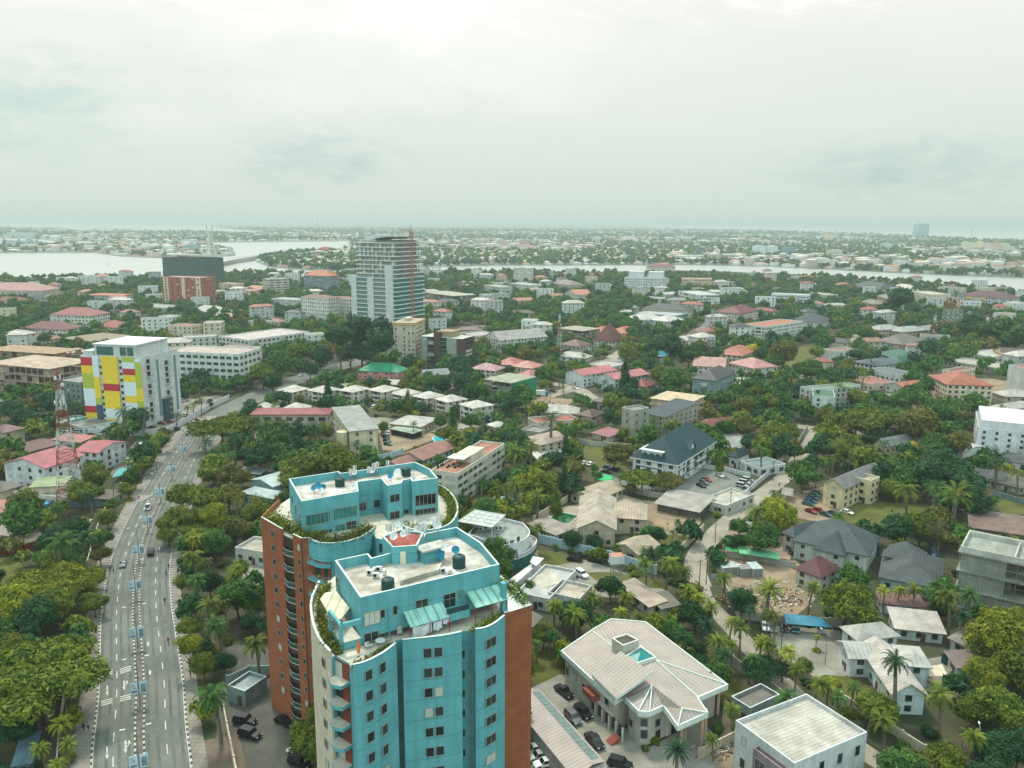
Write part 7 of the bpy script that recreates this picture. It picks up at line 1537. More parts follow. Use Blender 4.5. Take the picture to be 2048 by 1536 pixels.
def car_meshes(kind):
 if kind in CP: return CP[kind]
 L, Wd, hb, hc, f0, f1, r0, r1 = {'car': (4.5, 1.8, .88, 1.45, .9, .35, -1.75, -1.1), 'suv': (4.8, 1.95, 1.08, 1.82, 1.05, .65, -2.25, -2.0), 'pickup': (5.2, 1.9, 1.05, 1.78, .95, .5, -.9, -.7), 'van': (5.2, 2.0, 1.15, 2.25, 2.1, 1.55, -2.5, -2.4)}[kind]
 b = MB(); W2 = Wd/2; prof = [(-L/2, .38), (-L/2+.05, hb*.92), (-L/2+.35, hb), (f0, hb), (L/2-.35, hb*.86), (L/2, hb*.6), (L/2, .36)]
 def ext(M, pr, w0, w1=None, m=0):
  n = len(pr); i = len(M.v)
  for s in (-1, 1): M.v += [(x, s*(w0 if (k in (0, n-1)) or w1 is None else w1), z) for k, (x, z) in enumerate(pr)]
  for k in range(n): q = (k+1) % n; M.f.append((i+k, i+q, i+n+q, i+n+k)); M.m.append(m)
  M.f.append(tuple(range(i+n-1, i-1, -1))); M.m.append(m); M.f.append(tuple(range(i+n, i+2*n))); M.m.append(m)
 ext(b, prof, W2, W2*.97); t = W2*.80
 # cabin frustum: roof in paint, glass skins separate
 r = [(r0, hb), (r1, hc), (f1, hc), (f0, hb)]; i = len(b.v)
 b.v += [(r1, -t, hc), (f1, -t, hc), (f1, t, hc), (r1, t, hc)]; b.v += [(r1+.02, -t, hc-.07), (f1-.02, -t, hc-.07), (f1-.02, t, hc-.07), (r1+.02, t, hc-.07)]
 b.f.append((i, i+1, i+2, i+3)); b.m.append(0)
 for k in range(4): q = (k+1) % 4; b.f.append((i+4+k, i+4+q, i+q, i+k)); b.m.append(0)
 for x0, z0, x1, z1 in ((r0, hb, r1, hc), (f0, hb, f1, hc), ((r0+f0)/2-.05, hb, (r1+f1)/2-.05, hc)):
  for s in (-1, 1): b.tube((x0, s*W2*.95, z0), (x1, s*t, z1-.03), .05, 4)
 out = [('body', b.mesh('body', PAINTS['white']), (0, 0, 0), True)]
 ws = MB(); ws.face([(f0, -W2*.93, hb), (f0, W2*.93, hb), (f1, t, hc-.05), (f1, -t, hc-.05)]); out.append(('windscreen', ws.mesh('windscreen', CGL), (0, 0, 0), False))
 rw = MB(); rw.face([(r0, W2*.93, hb), (r0, -W2*.93, hb), (r1, -t, hc-.05), (r1, t, hc-.05)]); out.append(('rear_window', rw.mesh('rear_window', CGL), (0, 0, 0), False))
 for s in (-1, 1): sw = MB(); sw.face([(r0, s*W2*.94, hb), (f0, s*W2*.94, hb), (f1, s*t, hc-.05), (r1, s*t, hc-.05)]); out.append(('side_window', sw.mesh('side_window', CGL), (0, 0, 0), False))
 wh = MB(); wh.tube((0, -.11, 0), (0, .11, 0), .34, 14); wm = wh.mesh('wheel', TYRE)
 for x in (-L*.3, L*.3):
  for s in (-1, 1): out.append(('wheel', wm, (x, s*(W2-.1), .34), False))
 for s in (-1, 1):
  hl = MB(); hl.box(L/2-.1, L/2+.02, s*W2*.68-.18, s*W2*.68+.18, hb*.62, hb*.78); out.append(('headlight', hl.mesh('headlight', LAMPM), (0, 0, 0), False))
  rl = MB(); rl.box(-L/2-.02, -L/2+.1, s*W2*.78-.12, s*W2*.78+.12, hb*.65, hb*.88); out.append(('rear_light', rl.mesh('rear_light', RLM), (0, 0, 0), False))
 if kind == 'pickup': bd = MB(); bd.box(-L/2+.1, -.95, -W2*.82, W2*.82, hb-.02, hb+.02); out.append(('cargo_bed', bd.mesh('cargo_bed', TYRE), (0, 0, 0), False))
 CP[kind] = out; return out
CARS = []; KN = {'car': 'car', 'suv': 'off-road car', 'pickup': 'pickup', 'van': 'van'}
def carat(x, y, dx, dy, col='white', kind='car', z=.08, label=None, grp='cars parked in the yards and car parks'):
 p = W(x, y, z); q = W(x+dx, y+dy, z); T = thing({'car': 'car', 'suv': 'suv_car', 'pickup': 'pickup_truck', 'van': 'van'}[kind], label, KN[kind], (p.x, p.y, z), math.atan2(q.y-p.y, q.x-p.x), grp)
 far = math.hypot(p.x, p.y) > 480
 for nm, me, loc, paint in car_meshes(kind):
  if far and nm in ('headlight', 'rear_light'): continue
  o = bpy.data.objects.new(nm, me); COL.objects.link(o); o.parent = T; o.location = loc
  if paint: o.material_slots[0].link = 'OBJECT'; o.material_slots[0].material = PAINTS[col]
 CARS.append((T, p, col, kind)); return T
carat(296, 1017, 7, -26, 'white', 'pickup', .02, 'white pickup driving on the left carriageway of the road', 'vehicles driving on the road')
carat(246, 1131, -5, 20, 'grey', 'car', .02, 'dark grey car driving on the left carriageway near the two walkers', 'vehicles driving on the road')
carat(302, 1108, 2, -20, 'black', 'suv', .02, 'black off-road car with pale roof driving on the right carriageway', 'vehicles driving on the road')
for a in [(355, 806, 8, -3, 'white'), (366, 803, 8, -3, 'white', 'suv'), (346, 819, 10, 2, 'black'), (396, 806, 8, 2, 'red'), (324, 848, 10, 1, 'red'), (341, 846, 10, 0, 'red'), (358, 840, 8, -2, 'white'), (372, 832, 8, -3, 'silver'), (420, 803, 8, -3, 'black'), (306, 857, 8, 1, 'black'),
          (283, 896, 8, -6, 'white', 'van'), (262, 925, 6, -3, 'white', 'van'), (264, 932, 6, -3, 'white', 'van'), (160, 866, 9, 0, 'white', 'suv'), (178, 1055, 5, -8, 'white', 'van'), (182, 872, 9, 0, 'black'),
          (490, 1446, 20, 3, 'black', 'suv'), (500, 1473, 20, 6, 'black', 'suv'), (569, 1447, 20, 9, 'black'), (597, 1507, 20, 6, 'white'), (600, 1530, 20, 8, 'black', 'suv'),
          (1068, 1503, -14, 3, 'white'), (1077, 1517, -14, 3, 'silver'), (1090, 1531, -14, 3, 'white'),
          (1128, 1388, 14, 11, 'black', 'pickup'), (1166, 1430, 14, 13, 'black', 'suv'), (1146, 1440, 14, 15, 'grey', 'suv'), (1189, 1487, 14, 15, 'black', 'pickup'), (1240, 1533, 14, 4, 'black', 'suv'),
          (1149, 1121, -12, -2, 'black', 'suv'), (1190, 1122, 12, 2, 'black', 'suv'), (1262, 1131, 12, 5, 'black', 'suv'), (1163, 1152, 10, 6, 'white', 'suv'), (1142, 1156, 10, -2, 'grey'),
          (1168, 928, 8, -4, 'white'), (1181, 930, 8, -4, 'white'), (1213, 946, 10, 2, 'black'), (1234, 943, 10, 2, 'black', 'suv'), (1216, 937, 10, 2, 'blue'), (1350, 1021, 3, 6, 'silver'), (1362, 1023, 3, 6, 'white'), (1336, 1018, 3, 6, 'black'),
          (1439, 953, 9, 4, 'white'), (1402, 973, 10, 4, 'black'), (1408, 967, 10, 4, 'grey'), (1413, 962, 10, 3, 'red'), (1484, 974, 10, 2, 'silver', 'suv'), (1490, 968, 10, 2, 'silver', 'suv'), (1496, 963, 10, 2, 'silver', 'suv'),
          (1616, 1010, 12, 3, 'teal'), (1620, 1004, 12, 3, 'blue'), (1625, 998, 12, 3, 'teal'), (1630, 993, 12, 3, 'green'), (1635, 988, 12, 3, 'teal'), (1622, 1025, 14, 5, 'red'), (1637, 1023, 14, 4, 'red'), (1651, 1031, 14, 5, 'teal'), (1667, 1029, 14, 5, 'grey'), (1694, 1027, 14, 4, 'white'),
          (1552, 1090, 1, -9, 'white'), (1475, 1141, 2, 14, 'white', 'pickup'), (1584, 1104, 2, 9, 'black', 'suv'), (1545, 1259, 3, 9, 'grey'), (1567, 1258, 3, 9, 'black'), (1589, 1260, 3, 9, 'teal', 'suv'), (1641, 1262, 3, 9, 'silver'), (1530, 1256, 3, 9, 'white'),
          (770, 869, 10, 2, 'white'), (772, 876, 10, 2, 'black'), (774, 883, 10, 2, 'teal'), (776, 890, 10, 2, 'green'), (771, 864, 10, 2, 'white'), (692, 816, 8, 4, 'green'), (716, 819, 9, 1, 'black'), (748, 816, 8, -4, 'white', 'suv'), (770, 820, 9, -4, 'black', 'suv'), (927, 862, 9, 1, 'white'), (944, 863, 9, 1, 'silver'), (905, 873, 10, 3, 'black'),
          (1107, 784, 8, 2, 'black'), (1150, 778, 8, 2, 'white'), (1165, 792, 8, 0, 'white'), (2008, 750, 8, 3, 'black'), (2022, 755, 8, 3, 'black'), (2036, 758, 8, 3, 'silver'), (1912, 1022, 8, 1, 'grey'), (1868, 1110, 3, 7, 'blue', 'suv'), (1820, 1095, 10, 1, 'black'),
          (1830, 642, 5, 3, 'white'), (602, 752, 8, -3, 'white'), (630, 748, 8, -3, 'black'), (560, 795, 9, -4, 'grey'), (700, 728, 8, -3, 'white'), (1608, 745, 5, 3, 'black'), (1582, 910, 6, -6, 'black'), (1668, 925, 9, 1, 'grey')]: carat(*a)
# street lamps on the median with banner pairs
BANC = mat('banner_cloth', s2l(196, 216, 226), .8, var=.1); BANB = mat('banner_print', s2l(138, 166, 182), .7, var=.5, scale=1.5)
ban = [(271, 1524), (273, 1376), (268, 1266), (267, 1170), (275, 1099), (293, 1040), (313, 983), (337, 938), (357, 898), (379, 864)]
for i, (x, y) in enumerate(ban):
 p = W(x, y, 4.2); best = min(range(len(HW)-1), key=lambda k: (HW[k]-Vector(p.xy)).length); q0, q1 = HW[best], HW[best+1]; d = (q1-q0).normalized(); s = (Vector(p.xy)-q0).dot(d); c = q0+d*s+Vector((d.y, -d.x))*.15; a = math.atan2(d.y, d.x)-math.pi/2
 od = ['nearest', 'second nearest', 'third nearest', 'fourth nearest', 'fifth nearest', 'sixth nearest', 'seventh nearest', 'eighth nearest', 'ninth nearest', 'farthest'][i]
 T = thing('street_lamp', od+' double armed street lamp on the road median', 'street lamp', (c.x, c.y, .15), a, 'street lamps along the median')
 M = MB(); M.tube((0, 0, 0), (0, 0, 10.5), .13, 8, 0, .07); M.build('pole', METAL, T)
 for sg in (-1, 1):
  M = MB(); M.tube((0, 0, 10.2), (sg*1.9, 0, 10.9), .06, 6); M.build('arm', METAL, T); M = MB(); M.box(min(sg*1.7, sg*2.6), max(sg*1.7, sg*2.6), -.16, .16, 10.82, 10.98); M.build('lamp_head', mat('lamp_head_grey', (.6, .62, .6), .4), T)
  B = thing('banner', '%s banner of the pair on the %s median lamp' % ('left' if sg < 0 else 'right', od), 'banner', (c.x, c.y, 2.9), a, 'banners on the median lamps'); M = MB(); x0, x1 = (.18, 1.55) if sg > 0 else (-1.55, -.18)
  M.box(x0, x1, -.02, .02, 0, 2.6); M.build('cloth', BANC, B)
  M = MB(); M.box(x0+.15, x1-.15, -.035, -.022, .25, .8) if sg < 0 else M.box(x0+.25, x1-.12, -.035, -.022, .1, 2.0)
  if sg < 0:
   for k in range(3): M.box(x0+.15, x1-.3-.15*k, -.035, -.022, 1.2+.4*k, 1.36+.4*k)
  M.build('print', BANB, B)
for i, (x, y) in enumerate(((236, 1010), (138, 1470), (1566, 1010), (258, 935), (1951, 1536), (1630, 902), (1475, 780), (1650, 1330))):
 p = W(x, y); T = thing('street_lamp', ['single arm lamp by the grass at the side road left of the road', 'single arm lamp leaning over the brown paving at lower left', 'pale lamp post right of the lane by the dirt yard', 'lamp post in the parking strip by the pink red roofs', 'lamp post among the trees at the bottom right corner', 'lamp post at the upper lane junction', 'lamp post between the grey blue block and the cream unfinished block', 'lamp post among the palms of the lane'][i], 'street lamp', (p.x, p.y, 0), .3*i, 'single street lamps'); M = MB(); M.tube((0, 0, 0), (0, 0, 8), .1, 6, 0, .06); M.build('pole', METAL, T); M = MB(); M.tube((0, 0, 7.9), (1.6, 0, 8.3), .05, 5); M.build('arm', METAL, T); M = MB(); M.box(1.4, 2.2, -.14, .14, 8.22, 8.36); M.build('lamp_head', mat('lamp_head_grey', (0, 0, 0)), T)
# people: one skinned body mesh in a walking pose, clothes as children
def body_mesh(name, pts, edges, rad, m):
 me = bpy.data.meshes.new(name); me.from_pydata(pts, edges, []); o = bpy.data.objects.new(name, me); COL.objects.link(o)
 sk = o.modifiers.new('skin', 'SKIN'); o.modifiers.new('sub', 'SUBSURF').levels = 1
 for v, r in zip(o.data.skin_vertices[0].data, rad): v.radius = (r, r)
 o.data.skin_vertices[0].data[0].use_root = True
 dg = bpy.context.evaluated_depsgraph_get(); dg.update(); out = bpy.data.meshes.new_from_object(o.evaluated_get(dg)); bpy.data.objects.remove(o); out.name = name
 out.materials.clear(); out.materials.append(m); return out
SKIN = mat('dark_brown_skin', (.07, .035, .022), .6)
J = [(0, 0, .95), (0, 0, 1.2), (0, 0, 1.42), (0, .0, 1.52), (0, .01, 1.64), (0, .01, 1.72), (-.19, 0, 1.42), (-.25, -.08, 1.15), (-.24, .06, .92), (.19, 0, 1.42), (.25, .1, 1.16), (.23, .22, .95), (-.1, 0, .9), (-.11, .14, .5), (-.11, .08, .08), (-.11, .24, .04), (.1, 0, .9), (.11, -.04, .5), (.11, -.3, .12), (.11, -.18, .04)]
Ed = [(0, 1), (1, 2), (2, 3), (3, 4), (4, 5), (2, 6), (6, 7), (7, 8), (2, 9), (9, 10), (10, 11), (0, 12), (12, 13), (13, 14), (14, 15), (0, 16), (16, 17), (17, 18), (18, 19)]
RB = [.13, .12, .13, .055, .10, .07, .06, .045, .04, .06, .045, .04, .085, .06, .045, .04, .085, .06, .045, .04]
PB = body_mesh('body', J, Ed, RB, SKIN)
sub = lambda ids: ([J[i] for i in ids], [(ids.index(a), ids.index(b)) for a, b in Ed if a in ids and b in ids], [RB[i]*1.22+.01 for i in ids])
PS = body_mesh('shirt', *sub([0, 1, 2, 6, 7, 9, 10]), WHITE); PT = body_mesh('trousers', *sub([0, 12, 13, 14, 16, 17, 18]), WHITE)
HAIR = MB(); 
for k in range(10):
 for j in range(3):
  a, b = 2*math.pi*k/10, 2*math.pi*(k+1)/10; f = lambda t, u: (.112*math.cos(t)*math.cos(u), .01+.112*math.sin(t)*math.cos(u), 1.67+.10*math.sin(u)); u0, u1 = j*R(30), (j+1)*R(30); HAIR.face([f(a, u0), f(b, u0), f(b, u1), f(a, u1)])
HAIR = HAIR.mesh('hair', mat('black_hair', (.01, .009, .008), .8))
CLO = {k: mat('cloth_'+k, c, .9, var=.15, scale=3) for k, c in dict(navy=(.02, .03, .08), sky=(.25, .42, .55), white=(.65, .66, .64), yellow=(.65, .6, .05), red=(.4, .03, .03), grey=(.2, .2, .2), black=(.015, .015, .018), green=(.05, .2, .1), pink=(.6, .25, .3)).items()}
for x, y, s, t, a, lb in [(168, 1461, 'navy', 'black', 3.0, 'person in navy walking on the left pavement beside a person in pale blue'), (177, 1460, 'sky', 'navy', 3.1, 'person in a pale blue top walking on the left pavement beside a person in navy'), (140, 1456, 'grey', 'black', 1, 'lone person in grey on the brown paving below the street cart'), (150, 1430, 'white', 'navy', 2, 'person in white top with dark trousers higher up the brown paving'), (220, 1144, 'black', 'red', 0, 'person in dark clothes beside the one in a yellow vest'), (227, 1145, 'yellow', 'navy', 0, 'person in a bright yellow vest at the left kerb'), (337, 1287, 'red', 'red', 3, 'person in red on the right kerb'), (330, 1207, 'black', 'navy', 3, 'person in black on the right kerb edge above the one in red'), (338, 1138, 'navy', 'black', 0, 'person in navy standing at the right kerb near the hedge'), (333, 1152, 'grey', 'black', 1, 'person in grey at the right kerb below the one in navy'), (314, 941, 'black', 'grey', 0, 'person in black on the left pavement near the side road'), (277, 1000, 'red', 'grey', 0, 'person in red top at the side road corner'), (350, 903, 'white', 'navy', 0, 'person in white on the left pavement far up the road'), (1631, 975, 'red', 'black', 1, 'person in red top standing in the dirt yard by the round tree'), (1558, 974, 'black', 'navy', 2, 'person in dark clothes by the kiosk on the lane'), (1482, 998, 'navy', 'black', 0, 'person in navy at the gatehouse by the lane'), (1608, 903, 'red', 'navy', 0, 'person in red walking on the upper lane'), (382, 846, 'grey', 'black', 0, 'person in grey at the far verge by the white wall'), (1534, 1092, 'black', 'black', 0, 'person in black in the pinkish yard')]:
 p = W(x, y, .06); T = thing('person', lb, 'person', (p.x, p.y, .06), a)
 for nm, me, m in (('body', PB, None), ('shirt', PS, CLO[s]), ('trousers', PT, CLO[t]), ('hair', HAIR, None)):
  o = bpy.data.objects.new(nm, me); COL.objects.link(o); o.parent = T
  if m: o.material_slots[0].link = 'OBJECT'; o.material_slots[0].material = m
# water tank tower, containers, carports, kiosks, cart, poles
p = W(1231, 1198); zt = zat(p, 1231, 1126); T = thing('tank_tower', 'tall lattice stand carrying a square white tank with rusty top beside the curved drive', 'tank tower', (p.x, p.y, 0), .2, mark='water tank tower')
lattice(T, 'lattice', 2.6, 2.4, 0, zt, 2.0, METAL, r=.09); M = MB(); M.box(-2.0, 2.0, -1.6, 1.6, zt, zt+.3); M.build('platform', METAL, T); M = MB(); M.box(-1.7, 1.7, -1.4, 1.4, zt+.3, zt+2.4, 0, 1); M.build('tank', [WHITE, mat('rusty_top', s2l(190, 140, 120), .8, var=.4, scale=1.5)], T)
for x, y, w, d_, h, col, lb in ((1455, 1146, 5, 4, 2.6, (176, 190, 184), 'pale site hut left of the white pickup'), (1492, 1150, 4.5, 3, 2.6, (140, 144, 140), 'grey container between the white pickup and the red one'), (1508, 1148, 3.2, 5, 2.7, (176, 90, 80), 'faded red container beside the grey one')):
 p = W(x, y); T = thing('container', lb, 'container', (p.x, p.y, 0), .15, 'containers in the works yard'); M = MB(); M.box(-w/2, w/2, -d_/2, d_/2, .1, h); M.build('body', mat('container_%d' % col[0], s2l(*col), .7, pat='rib', per=.4, var=.3, scale=.8), T)
 for s in (-1, 1): M = MB(); M.box(s*w*.22-w*.2, s*w*.22+w*.2, -d_/2-.05, -d_/2, .2, h-.1); M.build('door', METAL, T)
p = W(1083, 792); T = thing('lorry', 'white and teal box lorry parked at the road junction', 'lorry', (p.x, p.y, 0), .1); M = MB(); M.box(-3.4, 2, -1.2, 1.2, .9, 3.4); M.build('cargo_box', WHITE, T); M = MB(); M.box(2.1, 3.8, -1.1, 1.1, .6, 2.6); M.build('cab', mat('teal_panel', (.03, .2, .2), .5), T)
for x in (-2.3, -1, 2.9):
 for s in (-1, 1): M = MB(); M.tube((x, s*1.1-.15, .5), (x, s*1.1+.15, .5), .5, 12); M.build('wheel', TYRE, T)
def shelter(label, q, h, m, posts=True, name='carport', slope=.5):
 P_ = pw(q, h); c = cen(P_); T = thing(name, label, 'carport' if name == 'carport' else 'kiosk', (*c, 0)); M = MB(); zz = [h, h, h+slope, h+slope]
 M.face([(*a, z) for a, z in zip(P_, zz)]); M.face([(*a, z-.1) for a, z in zip(P_, zz)][::-1])
 for i in range(4): j = (i+1) % 4; M.face([(*P_[i], zz[i]-.1), (*P_[j], zz[j]-.1), (*P_[j], zz[j]), (*P_[i], zz[i])])
 M.build('roof', m, T, True)
 for a, z in zip(inset(P_, .2) if 0 else P_, zz): M = MB(); M.tube((*a, 0), (*a, z-.1), .08, 6); M.build('post', METAL, T, True)
SOLAR = mat('solar_blue', s2l(60, 130, 156), .25, pat='grid', per=1.0, var=.3)
shelter('carport roofed with blue solar panels beside the round tree', [(1572, 1247), (1665, 1255), (1640, 1238), (1567, 1230)], 3.0, SOLAR)
shelter('green roofed row of stalls by the lane wall', [(1478, 1106), (1560, 1119), (1556, 1108), (1478, 1094)], 2.8, mat('pale_green_tin', s2l(120, 200, 150), .6, pat='rib', per=.6))
shelter('bright green canopy at the left end of the stalls', [(1449, 1098), (1474, 1104), (1478, 1092), (1455, 1086)], 2.8, mat('bright_green_tin', s2l(30, 150, 90), .6, pat='rib', per=.6))
shelter('teal canopy beside the small white building left of the road', [(224, 955), (252, 948), (262, 935), (236, 940)], 2.4, mat('teal_canvas', s2l(70, 160, 160), .7))
shelter('small roadside kiosk with tin roof and blue sides at the dirt yard', [(1562, 988), (1584, 993), (1588, 980), (1566, 976)], 2.4, mat('tin', s2l(150, 146, 138), .6, var=.4, scale=1), name='kiosk')
shelter('bright green canopy by the car park of the dark teal roofed house', [(1190, 957), (1222, 966), (1226, 955), (1198, 948)], 2.6, mat('green_canvas', s2l(40, 170, 100), .7))
shelter('pale canopy at the right of the white gabled villa', [(1858, 1352), (1896, 1352), (1884, 1330), (1853, 1335)], 3.0, mat('cream_tin', s2l(214, 200, 176), .6, pat='rib', per=.6), slope=.2)
shelter('grey tarpaulin shelter right of the lane behind the shrubs', [(1490, 1062), (1508, 1066), (1504, 1048), (1492, 1045)], 2.6, mat('tarp', s2l(130, 150, 156), .7))
p = W(150, 1345); T = thing('street_cart', 'red and green street vending cart under the big tree at left', 'cart', (p.x, p.y, .06), .3); M = MB(); M.box(-1.2, 1.2, -.7, .7, .5, 1.2); M.build('body', RED, T); M = MB(); M.box(-.2, 1.5, -.9, .9, 2.2, 2.3); M.build('canopy', mat('green_canvas', (0, 0, 0)), T)
for sx in (-.8, .8):
 for sy in (-.6, .6): M = MB(); M.tube((sx, sy-.05, .35), (sx, sy+.05, .35), .35, 10); M.build('wheel', TYRE, T)
p = W(93, 1019); water_tank((p.x, p.y), 0, 0, 0, 0, '', 1.2, 2.6, TANKB, 'blue round water tank behind the blue grey wall at left')
p = W(33, 968); water_tank((p.x, p.y), 0, 0, 0, 0, '', 1.1, 6.5, TANKB, 'tall blue water tank beside the large pink red roof')
p = W(1894, 1326); water_tank((p.x, p.y), 0, 0, 0, 0, '', 1.3, 3.0, TANKG, 'dark water tank beside the brown lean to hut at right')
p = W(1752, 1110); water_tank((p.x, p.y), 0, 0, 0, 0, '', 1.2, 4.0, TANKG, 'dark water tank between the two slate tiled houses')
p = W(1427, 1165, 0); T = thing('street_sign', 'small teal square sign with white nested squares beside the lane bend', 'sign', (p.x, p.y, 0)); M = MB(); M.tube((0, 0, 0), (0, 0, 1.6), .05, 6); M.build('post', METAL, T); M = MB(); M.box(-.75, .75, -.06, 0, 1.2, 2.7); M.build('board', mat('teal_board', s2l(30, 110, 140), .6), T)
M = MB()
for s, z0, z1 in ((.6, 1.35, 2.55), (.32, 1.63, 2.27)):
 for a in ((-s, s, z0, z0+.1), (-s, s, z1-.1, z1), (-s, -s+.1, z0+.1, z1-.1), (s-.1, s, z0+.1, z1-.1)): M.box(a[0], a[1], -.09, -.065, a[2], a[3])
M.build('emblem', WHITE, T)
PL = []
for x, y, h in ((1460, 1025, 8), (1430, 1086, 8), (1398, 1180, 9), (1412, 1168, 8), (1445, 1215, 9), (1500, 1000, 8), (1545, 960, 8), (1590, 910, 8), (1630, 862, 8), (1478, 1232, 8), (1100, 812, 8), (1240, 985, 7), (230, 1018, 9), (1560, 1330, 8)):
 p = W(x, y); T = thing('utility_pole', None, 'utility pole', (p.x, p.y, 0), .5, 'utility poles along the lanes'); M = MB(); M.tube((0, 0, 0), (0, 0, h), .14, 7, 0, .09); M.build('pole', mat('dark_wood', (.06, .05, .04), .9), T); M = MB(); M.box(-.9, .9, -.06, .06, h-.6, h-.48); M.build('crossarm', mat('dark_wood', (0, 0, 0)), T); PL.append((T, p, h))
for i, (a, b) in enumerate(((1, 0), (1, 3), (3, 4), (4, 9), (0, 5), (5, 6), (6, 7), (7, 8))):
 (Ta, pa, ha), (Tb, pb, hb) = PL[a], PL[b]; o = MB(); n = 8
 for k in range(n): t0, t1 = k/n, (k+1)/n; q0 = pa.lerp(pb, t0); q1 = pa.lerp(pb, t1); o.tube((q0.x, q0.y, ha-.5+(hb-ha)*t0-1.6*math.sin(math.pi*t0)), (q1.x, q1.y, ha-.5+(hb-ha)*t1-1.6*math.sin(math.pi*t1)), .035, 3)
 w = o.build('power_line', mat('cable_black', (.02, .02, .02), .6)); tag(w, 'sagging cable on span number %s of the lane poles' % 'one two three four five six seven eight'.split()[i], 'cable', 'overhead cables along the lane')
# furniture on the roof terrace of the cream block, as dark loungers
for i in range(9):
 p = W(876+i*5.6+(i % 2)*2, 936-(i % 3)*3, 14.6); T = thing('lounge_chair', None, 'chair', (p.x, p.y, p.z), i*.7, 'dark loungers on the roof terrace of the cream block'); T['label'] = 'dark lounge chair on the red roof terrace of the cream block'; M = MB(); M.box(-.4, .4, -.4, .4, 0, .4); M.build('seat', DARK, T); M = MB(); M.box(-.4, .4, .3, .42, .4, .85); M.build('backrest', DARK, T)
